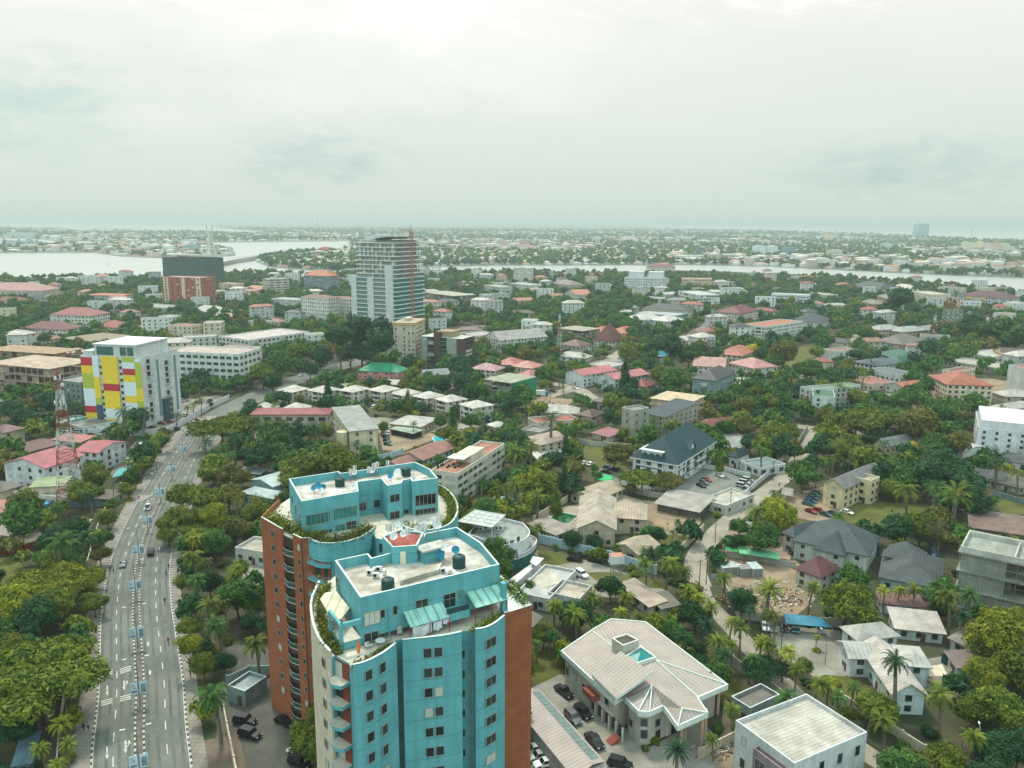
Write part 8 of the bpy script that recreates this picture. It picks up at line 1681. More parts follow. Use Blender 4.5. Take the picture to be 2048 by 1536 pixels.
# ------------------------------------------------------------------ trees placed from the photograph
for t in [
 (70, 1335, 108, 'spread', 'olive'), (105, 1152, 66, 'spread', 'yellow'), (42, 1035, 44, 'broad', 'green'), (112, 1095, 42, 'palm', 'green'), (160, 1085, 34, 'palm', 'dark'), (150, 1050, 32, 'broad', 'dark'), (110, 1205, 42, 'broad', 'olive'), (140, 1130, 34, 'broad', 'green'), (188, 1200, 30, 'broad', 'olive'),
 (100, 1402, 30, 'palm', 'green'), (113, 1455, 32, 'palm', 'yellow'), (88, 1500, 28, 'palm', 'olive'), (108, 1535, 28, 'palm', 'olive'), (40, 1205, 28, 'broad', 'dark'), (20, 1320, 40, 'broad', 'dark'), (30, 1450, 45, 'broad', 'dark'),
 (215, 1032, 22, 'broad', 'olive'), (208, 1072, 22, 'broad', 'green'), (200, 1105, 22, 'broad', 'rust'), (190, 1150, 24, 'broad', 'olive'), (178, 1175, 18, 'broad', 'yellow'), (222, 1005, 16, 'broad', 'green'),
 (190, 945, 31, 'broad', 'olive'), (202, 905, 22, 'broad', 'olive'), (262, 950, 24, 'broad', 'green'), (285, 925, 22, 'broad', 'olive'), (300, 895, 24, 'broad', 'olive'), (318, 880, 20, 'broad', 'green'), (255, 975, 18, 'broad', 'olive'), (272, 905, 18, 'broad', 'olive'), (190, 980, 20, 'broad', 'green'), (330, 862, 14, 'broad', 'rust'),
 (243, 832, 26, 'palm', 'green'), (284, 832, 24, 'palm', 'dark'), (234, 862, 20, 'palm', 'olive'), (372, 818, 13, 'palm', 'green'), (385, 812, 12, 'palm', 'green'), (402, 805, 13, 'palm', 'green'), (398, 770, 15, 'palm', 'dark'), (352, 832, 12, 'palm', 'dark'),
 (442, 845, 46, 'spread', 'olive'), (480, 838, 30, 'broad', 'olive'), (407, 888, 24, 'palm', 'dark'), (468, 880, 24, 'palm', 'dark'), (440, 900, 22, 'palm', 'green'), (490, 905, 26, 'broad', 'dark'),
 (424, 932, 40, 'broad', 'olive'), (468, 945, 34, 'broad', 'rust'), (362, 985, 34, 'broad', 'olive'), (410, 990, 38, 'broad', 'olive'), (455, 985, 32, 'broad', 'rust'), (345, 1035, 38, 'broad', 'olive'), (392, 1038, 36, 'broad', 'olive'), (425, 1035, 36, 'tall', 'yellow'), (470, 1050, 34, 'broad', 'rust'), (335, 1068, 22, 'broad', 'olive'), (500, 1060, 22, 'broad', 'olive'),
 (395, 1082, 26, 'palm', 'yellow'), (392, 1118, 32, 'palm', 'olive'), (388, 1165, 28, 'palm', 'green'), (474, 1180, 50, 'broad', 'green'), (508, 1200, 34, 'broad', 'olive'), (412, 1215, 34, 'palm', 'olive'), (440, 1258, 34, 'palm', 'green'), (515, 1290, 36, 'palm', 'olive'), (436, 1395, 48, 'palm', 'green'),
 (377, 1300, 34, 'tall', 'yellow'), (362, 1165, 20, 'tall', 'olive'), (375, 1250, 26, 'broad', 'olive'), (450, 1320, 28, 'broad', 'dark'), (420, 1160, 30, 'broad', 'dark'), (360, 1120, 16, 'shrub', 'green'), (500, 1240, 26, 'broad', 'dark'), (400, 1290, 24, 'broad', 'dark'),
 (545, 868, 42, 'broad', 'green'), (520, 905, 34, 'broad', 'dark'), (565, 905, 34, 'broad', 'green'), (600, 925, 46, 'broad', 'olive'), (660, 912, 46, 'broad', 'olive'), (690, 930, 30, 'broad', 'yellow'), (580, 955, 30, 'broad', 'olive'), (630, 862, 24, 'datepalm', 'dark'), (568, 990, 22, 'broad', 'olive'), (540, 1030, 16, 'broad', 'green'),
 (767, 850, 14, 'broad', 'green'), (890, 862, 22, 'broad', 'olive'), (905, 835, 16, 'column', 'green'), (880, 840, 16, 'broad', 'green'), (940, 838, 20, 'broad', 'green'), (965, 835, 22, 'palm', 'green'), (825, 850, 12, 'palm', 'green'), (1008, 848, 14, 'broad', 'green'), (815, 805, 16, 'column', 'olive'), (655, 778, 16, 'column', 'dark'), (840, 812, 14, 'broad', 'green'),
 (680, 685, 38, 'tall', 'dark'), (722, 668, 42, 'tall', 'dark'), (757, 690, 38, 'tall', 'dark'), (700, 700, 34, 'broad', 'dark'), (640, 705, 30, 'broad', 'dark'), (770, 660, 30, 'tall', 'dark'), (735, 705, 30, 'broad', 'dark'),
 (560, 722, 36, 'broad', 'green'), (525, 742, 34, 'broad', 'olive'), (595, 700, 30, 'broad', 'olive'), (500, 720, 28, 'broad', 'green'), (545, 760, 26, 'broad', 'dark'), (620, 735, 22, 'broad', 'dark'), (482, 760, 20, 'broad', 'green'), (672, 745, 14, 'broad', 'green'), (700, 757, 12, 'broad', 'green'), (808, 768, 18, 'broad', 'rust'),
 (885, 765, 24, 'broad', 'dark'), (928, 762, 28, 'broad', 'dark'), (965, 780, 22, 'broad', 'green'), (855, 750, 16, 'broad', 'green'), (1100, 735, 22, 'broad', 'olive'), (1118, 750, 14, 'palm', 'green'),
 (1030, 912, 30, 'datepalm', 'olive'), (1062, 900, 26, 'datepalm', 'olive'), (1030, 975, 26, 'datepalm', 'olive'), (1058, 955, 36, 'broad', 'yellow'), (1092, 965, 32, 'broad', 'olive'), (1105, 915, 30, 'broad', 'dark'), (1132, 895, 18, 'column', 'dark'), (1128, 955, 18, 'column', 'dark'), (1148, 930, 24, 'datepalm', 'rust'), (1112, 1000, 20, 'column', 'olive'), (1150, 975, 22, 'broad', 'dark'), (1075, 1000, 26, 'datepalm', 'olive'), (1040, 880, 24, 'broad', 'dark'), (1010, 870, 20, 'palm', 'dark'), (1020, 1005, 22, 'broad', 'green'), (995, 925, 18, 'broad', 'dark'), (1000, 955, 18, 'broad', 'dark'),
 (963, 968, 22, 'datepalm', 'dark'), (1012, 985, 22, 'datepalm', 'olive'), (938, 1005, 12, 'column', 'olive'), (925, 995, 12, 'column', 'dark'), (1102, 845, 28, 'datepalm', 'dark'), (1140, 862, 20, 'broad', 'green'), (1052, 808, 14, 'palm', 'green'), (1172, 808, 14, 'palm', 'green'),
 (1228, 905, 30, 'broad', 'rust'), (1252, 900, 20, 'broad', 'rust'), (1284, 948, 34, 'spread', 'olive'), (1335, 955, 30, 'spread', 'rust'), (1245, 865, 14, 'broad', 'olive'), (1262, 975, 14, 'broad', 'rust'), (1222, 800, 24, 'broad', 'olive'), (1250, 805, 24, 'broad', 'olive'), (1190, 935, 10, 'broad', 'green'), (1305, 960, 18, 'broad', 'olive'),
 (1146, 1075, 24, 'broad', 'dark'), (1190, 1080, 22, 'broad', 'dark'), (1318, 1066, 20, 'broad', 'dark'), (1210, 1003, 10, 'shrub', 'olive'), (1222, 996, 9, 'shrub', 'olive'), (1110, 1092, 7, 'broad', 'olive'), (1142, 1100, 7, 'broad', 'olive'), (1160, 1106, 7, 'broad', 'green'), (1175, 1104, 8, 'broad', 'olive'), (1212, 1112, 8, 'broad', 'olive'), (1242, 1117, 7, 'broad', 'green'), (1354, 1047, 12, 'palm', 'green'), (1345, 1065, 10, 'palm', 'green'), (1335, 1050, 12, 'bare', 'dry'),
 (1294, 1137, 27, 'palm', 'olive'), (1334, 1130, 29, 'palm', 'olive'), (1371, 1145, 26, 'palm', 'olive'), (1290, 1105, 16, 'palm', 'green'), (1310, 1112, 14, 'palm', 'green'), (1352, 1108, 16, 'broad', 'olive'), (1056, 1172, 16, 'broad', 'green'), (1365, 1165, 18, 'broad', 'dark'),
 (1109, 1212, 27, 'palm', 'olive'), (1154, 1238, 35, 'palm', 'olive'), (1186, 1205, 28, 'palm', 'olive'), (1259, 1200, 26, 'palm', 'olive'), (1240, 1226, 22, 'palm', 'yellow'), (1308, 1247, 36, 'broad', 'olive'), (1345, 1262, 30, 'broad', 'green'), (1382, 1185, 28, 'palm', 'olive'), (1402, 1200, 26, 'palm', 'yellow'), (1428, 1218, 26, 'palm', 'olive'), (1414, 1258, 28, 'datepalm', 'dark'), (1436, 1290, 32, 'datepalm', 'olive'), (1460, 1247, 24, 'palm', 'yellow'), (1482, 1264, 26, 'palm', 'olive'), (1448, 1318, 28, 'datepalm', 'dark'), (1520, 1292, 25, 'palm', 'yellow'), (1500, 1320, 24, 'palm', 'green'), (1400, 1295, 20, 'shrub', 'dark'), (1380, 1282, 14, 'shrub', 'dark'),
 (1541, 1292, 27, 'palm', 'olive'), (1568, 1307, 29, 'palm', 'yellow'), (1592, 1347, 27, 'palm', 'olive'), (1630, 1372, 31, 'palm', 'olive'), (1655, 1378, 27, 'palm', 'yellow'), (1678, 1402, 25, 'palm', 'green'), (1740, 1422, 33, 'palm', 'olive'), (1774, 1447, 34, 'palm', 'olive'), (1886, 1402, 40, 'palm', 'olive'), (1948, 1477, 36, 'palm', 'olive'), (1705, 1380, 22, 'palm', 'green'), (1610, 1330, 20, 'broad', 'olive'), (1700, 1425, 22, 'broad', 'olive'),
 (1098, 1275, 22, 'palm', 'dark'), (1074, 1290, 18, 'palm', 'green'), (1120, 1290, 16, 'shrub', 'green'), (1355, 1505, 34, 'datepalm', 'dark'), (1428, 1480, 22, 'palm', 'olive'), (1290, 1495, 12, 'shrub', 'olive'), (1313, 1480, 14, 'shrub', 'olive'),
 (1606, 942, 37, 'broad', 'green'), (1590, 900, 18, 'broad', 'green'), (1560, 890, 28, 'broad', 'dark'), (1545, 855, 26, 'broad', 'olive'), (1500, 880, 24, 'broad', 'dark'), (1525, 905, 22, 'palm', 'green'), (1450, 850, 24, 'broad', 'green'), (1490, 850, 26, 'broad', 'rust'), (1470, 905, 18, 'broad', 'olive'), (1440, 920, 14, 'column', 'olive'), (1575, 860, 24, 'broad', 'olive'), (1430, 870, 20, 'broad', 'green'), (1405, 855, 24, 'broad', 'green'),
 (1715, 832, 46, 'spread', 'olive'), (1775, 822, 42, 'spread', 'olive'), (1838, 842, 44, 'broad', 'rust'), (1882, 815, 40, 'broad', 'green'), (1692, 888, 36, 'broad', 'olive'), (1668, 895, 28, 'palm', 'olive'), (1735, 918, 38, 'broad', 'olive'), (1765, 945, 34, 'broad', 'dark'), (1823, 893, 16, 'broad', 'gold'), (1850, 905, 26, 'palm', 'green'), (1900, 925, 48, 'broad', 'dark'), (1862, 948, 44, 'broad', 'dark'), (1805, 955, 34, 'broad', 'green'), (1940, 960, 44, 'broad', 'dark'), (1950, 1000, 34, 'broad', 'dark'), (1818, 985, 36, 'palm', 'olive'), (1910, 1000, 44, 'datepalm', 'olive'), (1868, 985, 32, 'palm', 'green'), (1996, 922, 34, 'datepalm', 'dark'), (1780, 975, 24, 'broad', 'olive'), (1745, 870, 24, 'broad', 'dark'), (1915, 880, 30, 'broad', 'rust'), (1870, 880, 28, 'broad', 'green'), (1655, 830, 24, 'broad', 'rust'), (1610, 770, 30, 'broad', 'dark'), (2040, 950, 24, 'palm', 'olive'),
 (1792, 1052, 36, 'broad', 'dark'), (1830, 1040, 24, 'broad', 'olive'), (1880, 1065, 62, 'bare', 'dry'), (1560, 1025, 40, 'broad', 'yellow'), (1535, 1010, 22, 'palm', 'yellow'), (1505, 1030, 28, 'palm', 'olive'), (1480, 1050, 24, 'broad', 'green'), (1512, 1052, 20, 'palm', 'yellow'), (1470, 1078, 24, 'broad', 'dark'), (1450, 1085, 18, 'palm', 'green'), (1488, 1080, 16, 'broad', 'green'),
 (1690, 1195, 58, 'broad', 'olive'), (1536, 1188, 38, 'datepalm', 'olive'), (1633, 1275, 11, 'palm', 'olive'), (1633, 1298, 12, 'shrub', 'yellow'), (1770, 1188, 20, 'palm', 'yellow'), (1798, 1182, 20, 'palm', 'yellow'), (1830, 1184, 22, 'palm', 'olive'), (1862, 1190, 22, 'palm', 'green'), (1905, 1200, 36, 'palm', 'olive'), (1940, 1200, 30, 'palm', 'green'), (1885, 1215, 22, 'broad', 'dark'), (1925, 1235, 26, 'palm', 'dark'),
 (1990, 1265, 66, 'broad', 'yellow'), (2040, 1330, 56, 'broad', 'olive'), (1965, 1350, 46, 'broad', 'yellow'), (2005, 1410, 58, 'broad', 'olive'), (1945, 1415, 40, 'broad', 'olive'), (2040, 1480, 56, 'broad', 'dark'), (1985, 1500, 44, 'broad', 'dark'), (1890, 1510, 44, 'broad', 'olive'), (1835, 1520, 44, 'broad', 'rust'), (1980, 1550, 50, 'broad', 'dark'), (1860, 1460, 26, 'shrub', 'dark'), (2050, 1240, 40, 'broad', 'yellow'), (1668, 1362, 20, 'shrub', 'yellow'), (1648, 1358, 16, 'shrub', 'yellow'), (1705, 1372, 10, 'shrub', 'yellow'),
 (70, 795, 36, 'spread', 'rust'), (100, 800, 34, 'broad', 'dark'), (20, 815, 30, 'broad', 'dark'), (50, 830, 26, 'broad', 'dark'), (150, 815, 18, 'palm', 'dark'), (60, 850, 20, 'broad', 'rust'), (30, 880, 14, 'palm', 'olive'), (130, 855, 14, 'broad', 'green'),
 (1345, 755, 34, 'broad', 'green'), (1320, 745, 30, 'broad', 'olive'), (1250, 745, 20, 'column', 'dark'), (1265, 765, 20, 'broad', 'dark'), (1378, 700, 34, 'broad', 'green'), (1345, 695, 30, 'tall', 'dark'), (1310, 690, 26, 'broad', 'dark'), (1400, 690, 22, 'broad', 'rust'), (1255, 700, 26, 'broad', 'olive'), (1270, 715, 20, 'broad', 'rust'), (1450, 770, 18, 'broad', 'rust'), (1570, 700, 36, 'broad', 'rust'), (1620, 735, 34, 'broad', 'green'), (1550, 720, 22, 'broad', 'green'), (1800, 605, 34, 'tall', 'dark'), (1775, 615, 24, 'broad', 'dark'), (1635, 700, 18, 'broad', 'olive'), (1545, 800, 30, 'broad', 'olive'), (1490, 810, 28, 'broad', 'rust'), (1470, 780, 22, 'broad', 'green'), (1515, 770, 18, 'palm', 'dark'), (1680, 745, 16, 'broad', 'green'), (1725, 750, 18, 'palm', 'olive'), (1675, 775, 18, 'palm', 'olive'), (1720, 790, 30, 'broad', 'olive'), (1770, 795, 24, 'broad', 'green'), (1830, 775, 26, 'broad', 'green'), (1500, 695, 16, 'broad', 'gold'), (1990, 650, 40, 'broad', 'green'), (1945, 645, 36, 'broad', 'dark'), (2035, 668, 34, 'broad', 'green'), (1860, 690, 26, 'broad', 'dark'), (1910, 700, 20, 'broad', 'olive'), (1745, 705, 18, 'palm', 'olive'),
]: treepx(t[0], t[1], t[2], t[3], t[4])
for x, y, r, bx, by in ((1803, 1332, 36, 1786, 1440), (1560, 1165, 0, 0, 0)):
 if r: g = W(bx, by); z = zat(g, x, y); tree(g.x, g.y, r/F*P((g.x, g.y, z))[2], 'palm', 'dark', z)
NMAN = len(TREES)
# ------------------------------------------------------------------ the rest of the wooded town: scattered trees, filler houses
rs = random.Random(21)
def inview(x, y, z=4, mg=60):
 if y < 60: return None
 px, py, d = P((x, y, z)); return (px, py, d) if d > 0 and -mg < px < 2048+mg and py < 1536+mg*1.2 else None
shoreP = pw(shore)+[(900, -400), (-900, -400)]; roofs_ = [(150, 70, 66), (190, 100, 84), (206, 130, 110), (120, 90, 84), (196, 192, 180), (150, 156, 152), (84, 92, 94), (210, 204, 192), (176, 120, 104), (206, 150, 136)]; walls_ = [(218, 214, 200), (206, 196, 172), (224, 224, 216), (196, 188, 170), (210, 214, 208)]
fills = []; k = 0
while k < 5200 and len(fills) < 260:
 k += 1; r = rs.uniform(560, 1560) if len(fills) < 238 else rs.uniform(300, 560); a = rs.uniform(-.62, .62); x, y = r*math.sin(a), r*math.cos(a); v = inview(x, y)
 if not v or not inpoly((x, y), shoreP) or not clear(x, y, 11): continue
 if any((x-t[1])**2+(y-t[2])**2 < (t[3]*.7+7)**2 for t in TREES[:NMAN]): continue
 L, D = rs.uniform(12, 26), rs.uniform(9, 14); fl = rs.choice((1, 2, 2, 2, 3)) if r > 560 else 1; rt = rs.choice(('hip', 'hip', 'hip', 'gx', 'flat')); rc = rs.choice(roofs_); wc = rs.choice(walls_); yaw = rs.choice((.35, -.45, .1, -.2, .5))+rs.uniform(-.1, .1)
 random.seed(k); ap = len(fills) % 2 == 1 and r > 560
 if ap: fl = rs.choice((3, 4, 4, 5, 5)); rt = rs.choice(('flat', 'flat', 'hip')); wc = rs.choice(((226, 228, 220), (214, 216, 206), (218, 206, 182), (230, 230, 226), (196, 200, 194))); rc = rs.choice(((196, 192, 180), (210, 204, 192), (190, 100, 84), (84, 92, 94)))
 T = house(None, 'apartment block' if ap else 'house', None, None, None, 0, rt, wc, rc, fl, name='apartment_block' if ap else 'house', abc=((x-L/2, y-D/2), yaw, L, D, 3.1*fl), sp=5.0 if r > 900 else 4, side=False)[0]; fills.append((T, x, y, rc, rt, fl, r))
NTREE = len(TREES)
# grid of scattered trees, density falls where something stands
cells = {}
def far_ok(x, y, r): 
 i, j = int(x/9), int(y/9)
 for a in (-1, 0, 1):
  for b in (-1, 0, 1):
   for (u, v, q) in cells.get((i+a, j+b), ()):
    if (u-x)**2+(v-y)**2 < ((q+r)*.52)**2: return False
 return True
HB = [(mid, L/2, D/2, T.rotation_euler.z, h) for T, mid, L, D, h in HOUSES]+GH
def hides(x, y, tr):
 px, py, _ = P((x, y, tr*1.25))
 for mid, hx, hy, a, h in HB:
  if mid.y < y-2: continue
  for z in (h, h*.55):
   q = W(px, py, z); dx, dy = q.x-mid.x, q.y-mid.y; ca, sa = math.cos(-a), math.sin(-a)
   if abs(dx*ca-dy*sa) < hx and abs(dx*sa+dy*ca) < hy: return True
 return False
for t in TREES: cells.setdefault((int(t[1]/9), int(t[2]/9)), []).append((t[1], t[2], t[3]))
scat = []
for k in range(34000):
 u = rs.random(); r = 110*(1600/110)**(u**.62); a = rs.uniform(-.66, .66); x, y = r*math.sin(a), r*math.cos(a); v = inview(x, y, 0)
 if not v or not inpoly((x, y), shoreP): continue
 tr = rs.choice((2.4, 3.2, 4.0, 5.0, 6.0, 7.0)) if r < 500 else rs.choice((4.0, 5.0, 6.2, 7.4))
 if not clear(x, y, tr*.5) or not far_ok(x, y, tr): continue
 if tr > 2.6 and hides(x, y, tr): continue
 if tr > 2.6 and r > 260:
  q = P((x, y, tr*.9)); g = W(q[0], q[1]); 
  if any(b[0] < g.x < b[2] and b[1] < g.y < b[3] and inpoly((g.x, g.y), pl) for pl, b in AVPOLY): continue
 scat.append((x, y, tr, r)); cells.setdefault((int(x/9), int(y/9)), []).append((x, y, tr))
 if len(scat) > 6500: break
scat.sort(key=lambda s: -s[2]/s[3])
kinds_n = {'broad': sum(1 for t in TREES if t[5] in ('broad', 'tall')), 'palm': sum(1 for t in TREES if t[5] in ('palm',)), 'shrub': 0}
rest = []
CH = ['green']*5+['dark']*5+['olive']*5+['rust']+['yellow']; CHF = ['green']*8+['dark']*6+['olive']*2+['rust']
for (x, y, tr, r) in scat:
 col = rs.choice(CH if r < 420 else CHF); q = rs.random()
 kd = 'palm' if (q < .16 and r < 900) else ('shrub' if tr < 2.9 and r < 420 else ('spread' if q < .24 else 'broad'))
 kk = {'palm': 'palm', 'shrub': 'shrub'}.get(kd, 'broad')
 if kinds_n[kk] >= 298 or (kk != 'broad' and r > 700): rest.append((x, y, tr, col, r)); continue
 kinds_n[kk] += 1; tree(x, y, (min(tr, 3.2) if kd == 'palm' else tr)*(1.0 if kd != 'shrub' else .8), kd, col)
def merged(name, items, lod, label, cat='woodland', zb=0.0, ksz=1.0):
 import numpy as np
 protos = []
 for s in range(3):
  me = crown_mesh('tmp', 200+s+lod*10, {2: 330, 3: 70, 4: 36}[lod], {2: .27, 3: .5, 4: .7}[lod], .72, {2: 11, 3: 6, 4: 4}[lod]); n = len(me.vertices); co = np.empty(n*3); me.vertices.foreach_get('co', co); protos.append(co.reshape(-1, 3)); bpy.data.meshes.remove(me)
 cols = ['green', 'dark', 'olive', 'rust', 'yellow']; V = []; MI = []
 for (x, y, tr, col, r) in items:
  co = protos[rs.randrange(3)]; a = rs.uniform(0, 6.28); c, s = math.cos(a), math.sin(a); q = co*np.array([tr, tr, tr*1.1]); h = tr*.45; q = np.stack([q[:, 0]*c-q[:, 1]*s+x, q[:, 0]*s+q[:, 1]*c+y, q[:, 2]+h+zb], 1); V.append(q); MI += [cols.index(col)]*(len(co)//4)
 V = np.concatenate(V); me = bpy.data.meshes.new(name); nv = len(V); nf = nv//4; me.vertices.add(nv); me.vertices.foreach_set('co', V.ravel()); me.loops.add(nv); me.loops.foreach_set('vertex_index', np.arange(nv, dtype=np.int32)); me.polygons.add(nf); me.polygons.foreach_set('loop_start', np.arange(0, nv, 4, dtype=np.int32)); me.polygons.foreach_set('loop_total', np.full(nf, 4, dtype=np.int32))
 for c in cols: me.materials.append(LEAF[c])
 me.polygons.foreach_set('material_index', MI); me.update(calc_edges=True); o = bpy.data.objects.new(name, me); COL.objects.link(o); tag(o, label, cat, kind='stuff'); return o
merged('woodland', rest, 2, 'dense green trees filling the gaps between the houses of the town')
tk = []
for j, (T, mid, L, D, h) in enumerate(HOUSES):
 if h > 4 and any(c.name.startswith('roof') for c in T.children) and mid.length < 800 and j % 2 == 0:
  yaw = T.rotation_euler.z; x, y = mid.x+math.cos(yaw)*(L/2+2.2), mid.y+math.sin(yaw)*(L/2+2.2)
  if clear(x, y, .2): tk.append((water_tank((x, y), 0, 0, 0, 0, '', 1.1, rs.uniform(3, 5), rs.choice((TANKG, TANKB, TANKG))), 'tall water tank', x, y))
for lb, (cx, cy), sp, n in (('scattered rubble and planks in the dirt works yard', (1550, 1195), 34, 260), ('rubble and junk along the right lane verge', (1465, 1200), 14, 110), ('builders rubble beside the green netted block', (1100, 808), 40, 160), ('loose debris on the bottom yard beside the white flat roofed building', (1440, 1500), 20, 120)):
 M = MB()
 for k in range(n):
  p = W(cx+rs.gauss(0, sp), cy+rs.gauss(0, sp*.4)); M.obox((p.x, p.y), rs.uniform(0, 3), rs.uniform(.2, 1.6), rs.uniform(.1, .5), 0, rs.uniform(.1, .5), rs.randrange(3))
 tag(M.build('rubble', [CONCP, mat('old_timber', s2l(120, 96, 72), .9), mat('brick_bits', s2l(130, 104, 88), .9)]), lb, 'rubble', kind='stuff')
# ------------------------------------------------------------------ far city
fp = pw([(430, 446), (430, 456), (520, 463), (560, 470), (700, 483)]+far_edge+[(2500, 492), (2048, 483), (1850, 476), (1750, 470), (1536, 463), (1350, 458), (1200, 452), (1050, 448), (800, 446), (560, 446)])
isl = pw([(0, 505), (190, 504), (240, 511), (330, 515), (458, 511), (466, 504), (440, 496), (330, 489), (230, 489), (110, 489), (0, 484)]); isl2 = pw([(0, 477), (60, 477), (130, 482), (330, 482), (430, 484), (690, 481), (560, 471), (400, 464), (160, 463), (0, 458)])
FW = [wall(*c) for c in ((214, 216, 206), (196, 192, 178), (224, 226, 220), (180, 170, 152))]; FR = [mat('far_roof_%d' % i, s2l(*c), .7, var=.25, scale=.05) for i, c in enumerate(((176, 112, 92), (150, 90, 80), (196, 196, 186), (140, 150, 146), (210, 206, 196), (190, 150, 134)))]
def far_house(M, x, y, L, D, h, yaw, wi, ri, rise):
 c, s = math.cos(yaw), math.sin(yaw); q = [(x+c*a-s*b, y+s*a+c*b) for a, b in ((-L/2, -D/2), (L/2, -D/2), (L/2, D/2), (-L/2, D/2))]; M.prism(q, 0, h, wi, 4+ri)
 if rise:
  r0 = (x-c*(L-D)/2*.9, y-s*(L-D)/2*.9, h+rise); r1 = (x+c*(L-D)/2*.9, y+s*(L-D)/2*.9, h+rise); A = [(a, b, h+.02) for a, b in q]; M.face([A[0], A[1], r1, r0], 4+ri); M.face([A[1], A[2], r1], 4+ri); M.face([A[2], A[3], r0, r1], 4+ri); M.face([A[3], A[0], r0], 4+ri)
M = MB(); ft = []; nfar = 0
for k in range(34000):
 r = 1650*(9500/1650)**(rs.random()**.85); a = rs.uniform(-.6, .6); x, y = r*math.sin(a), r*math.cos(a); v = inview(x, y, 0, 20)
 if not v: continue
 if not (inpoly((x, y), fp) or inpoly((x, y), isl) or inpoly((x, y), isl2)): continue
 g = rs.random(); sc = 1+(r-1600)/9000
 if g < .68 and nfar < 12000: nfar += 1; den = math.sin(x/310+2)*math.sin(y/420+x/900); L = rs.uniform(11, 30)*sc*(1.15 if den > 0 else .8); fl = rs.choice((1, 1, 2, 2, 3, 4, 6)) if den > .1 else rs.choice((1, 2, 2)); far_house(M, x, y, L, L*rs.uniform(.5, .8), fl*3.0, rs.uniform(-.8, .8), rs.randrange(4), rs.choice((0, 1, 2, 3, 4, 4, 2, 5)), rs.choice((0, 1.5, 2.5, 2.5)))
 else: ft.append((x, y, rs.uniform(4, 8)*sc, rs.choice(('green', 'dark', 'olive')), r))
o = M.build('far_houses', FW+FR); o.name = 'distant_city'; tag(o, 'small pale and red roofed houses crowding the far shore beyond the creek', 'distant city', kind='stuff')
merged('far_trees', ft, 4, 'hazy tree clumps between the houses of the far shore', 'far trees', .2).name = 'distant_woodland'
near_shore = []
for k in range(500):
 t = rs.uniform(0, 1); seg = rs.randrange(1, len(far_edge)-1); x0, y0 = far_edge[seg]; x1, y1 = far_edge[seg+1]; p = W(x0+(x1-x0)*t, y0+(y1-y0)*t-rs.uniform(.5, 3), 0)
 near_shore.append((p.x, p.y, rs.uniform(5, 9), rs.choice(('green', 'dark')), 1700))
merged('shore_trees', near_shore, 3, 'line of trees along the far bank of the creek', 'shore trees', .2).name = 'shore_woodland'
# distant landmark blocks
def far_block(label, x, y0, y1, w, wc, fl=8, mark=None, D=None, name='apartment_block', taper=0):
 g = W(x, y0, 0); z = zat(g, x, y1); wm = w/F*P((g.x, g.y, z/2))[2]; T = thing(name, label, 'tower' if z > 45 else 'apartment block', (g.x, g.y, 0), .12, mark=mark); D = D or wm*.7; m = mat('far_wall_%d_%d_%d' % wc, s2l(*wc), .7, pat='course', per=z/fl, var=.15)
 M = MB(); t = taper*wm
 b = [(-wm/2, 0), (wm/2, 0), (wm/2, D), (-wm/2, D)]; i = len(M.v); M.v += [(p, q, 0) for p, q in b]+[(p+(t if p < 0 else 0), q, z) for p, q in b]
 for k in range(4): q = (k+1) % 4; M.f.append((k, q, 4+q, 4+k)); M.m.append(0)
 M.f.append((4, 5, 6, 7)); M.m.append(0); M.build('wall', m, T); M = MB(); M.box(-wm*.25, wm*.25, D*.2, D*.7, z, z+max(2, z*.04)); M.build('roof_box', m, T)
far_block('tall blue glass tower on the horizon at right', 1845, 476, 448, 25, (130, 170, 178), 24, 'horizon glass tower', taper=.1, name='tower')
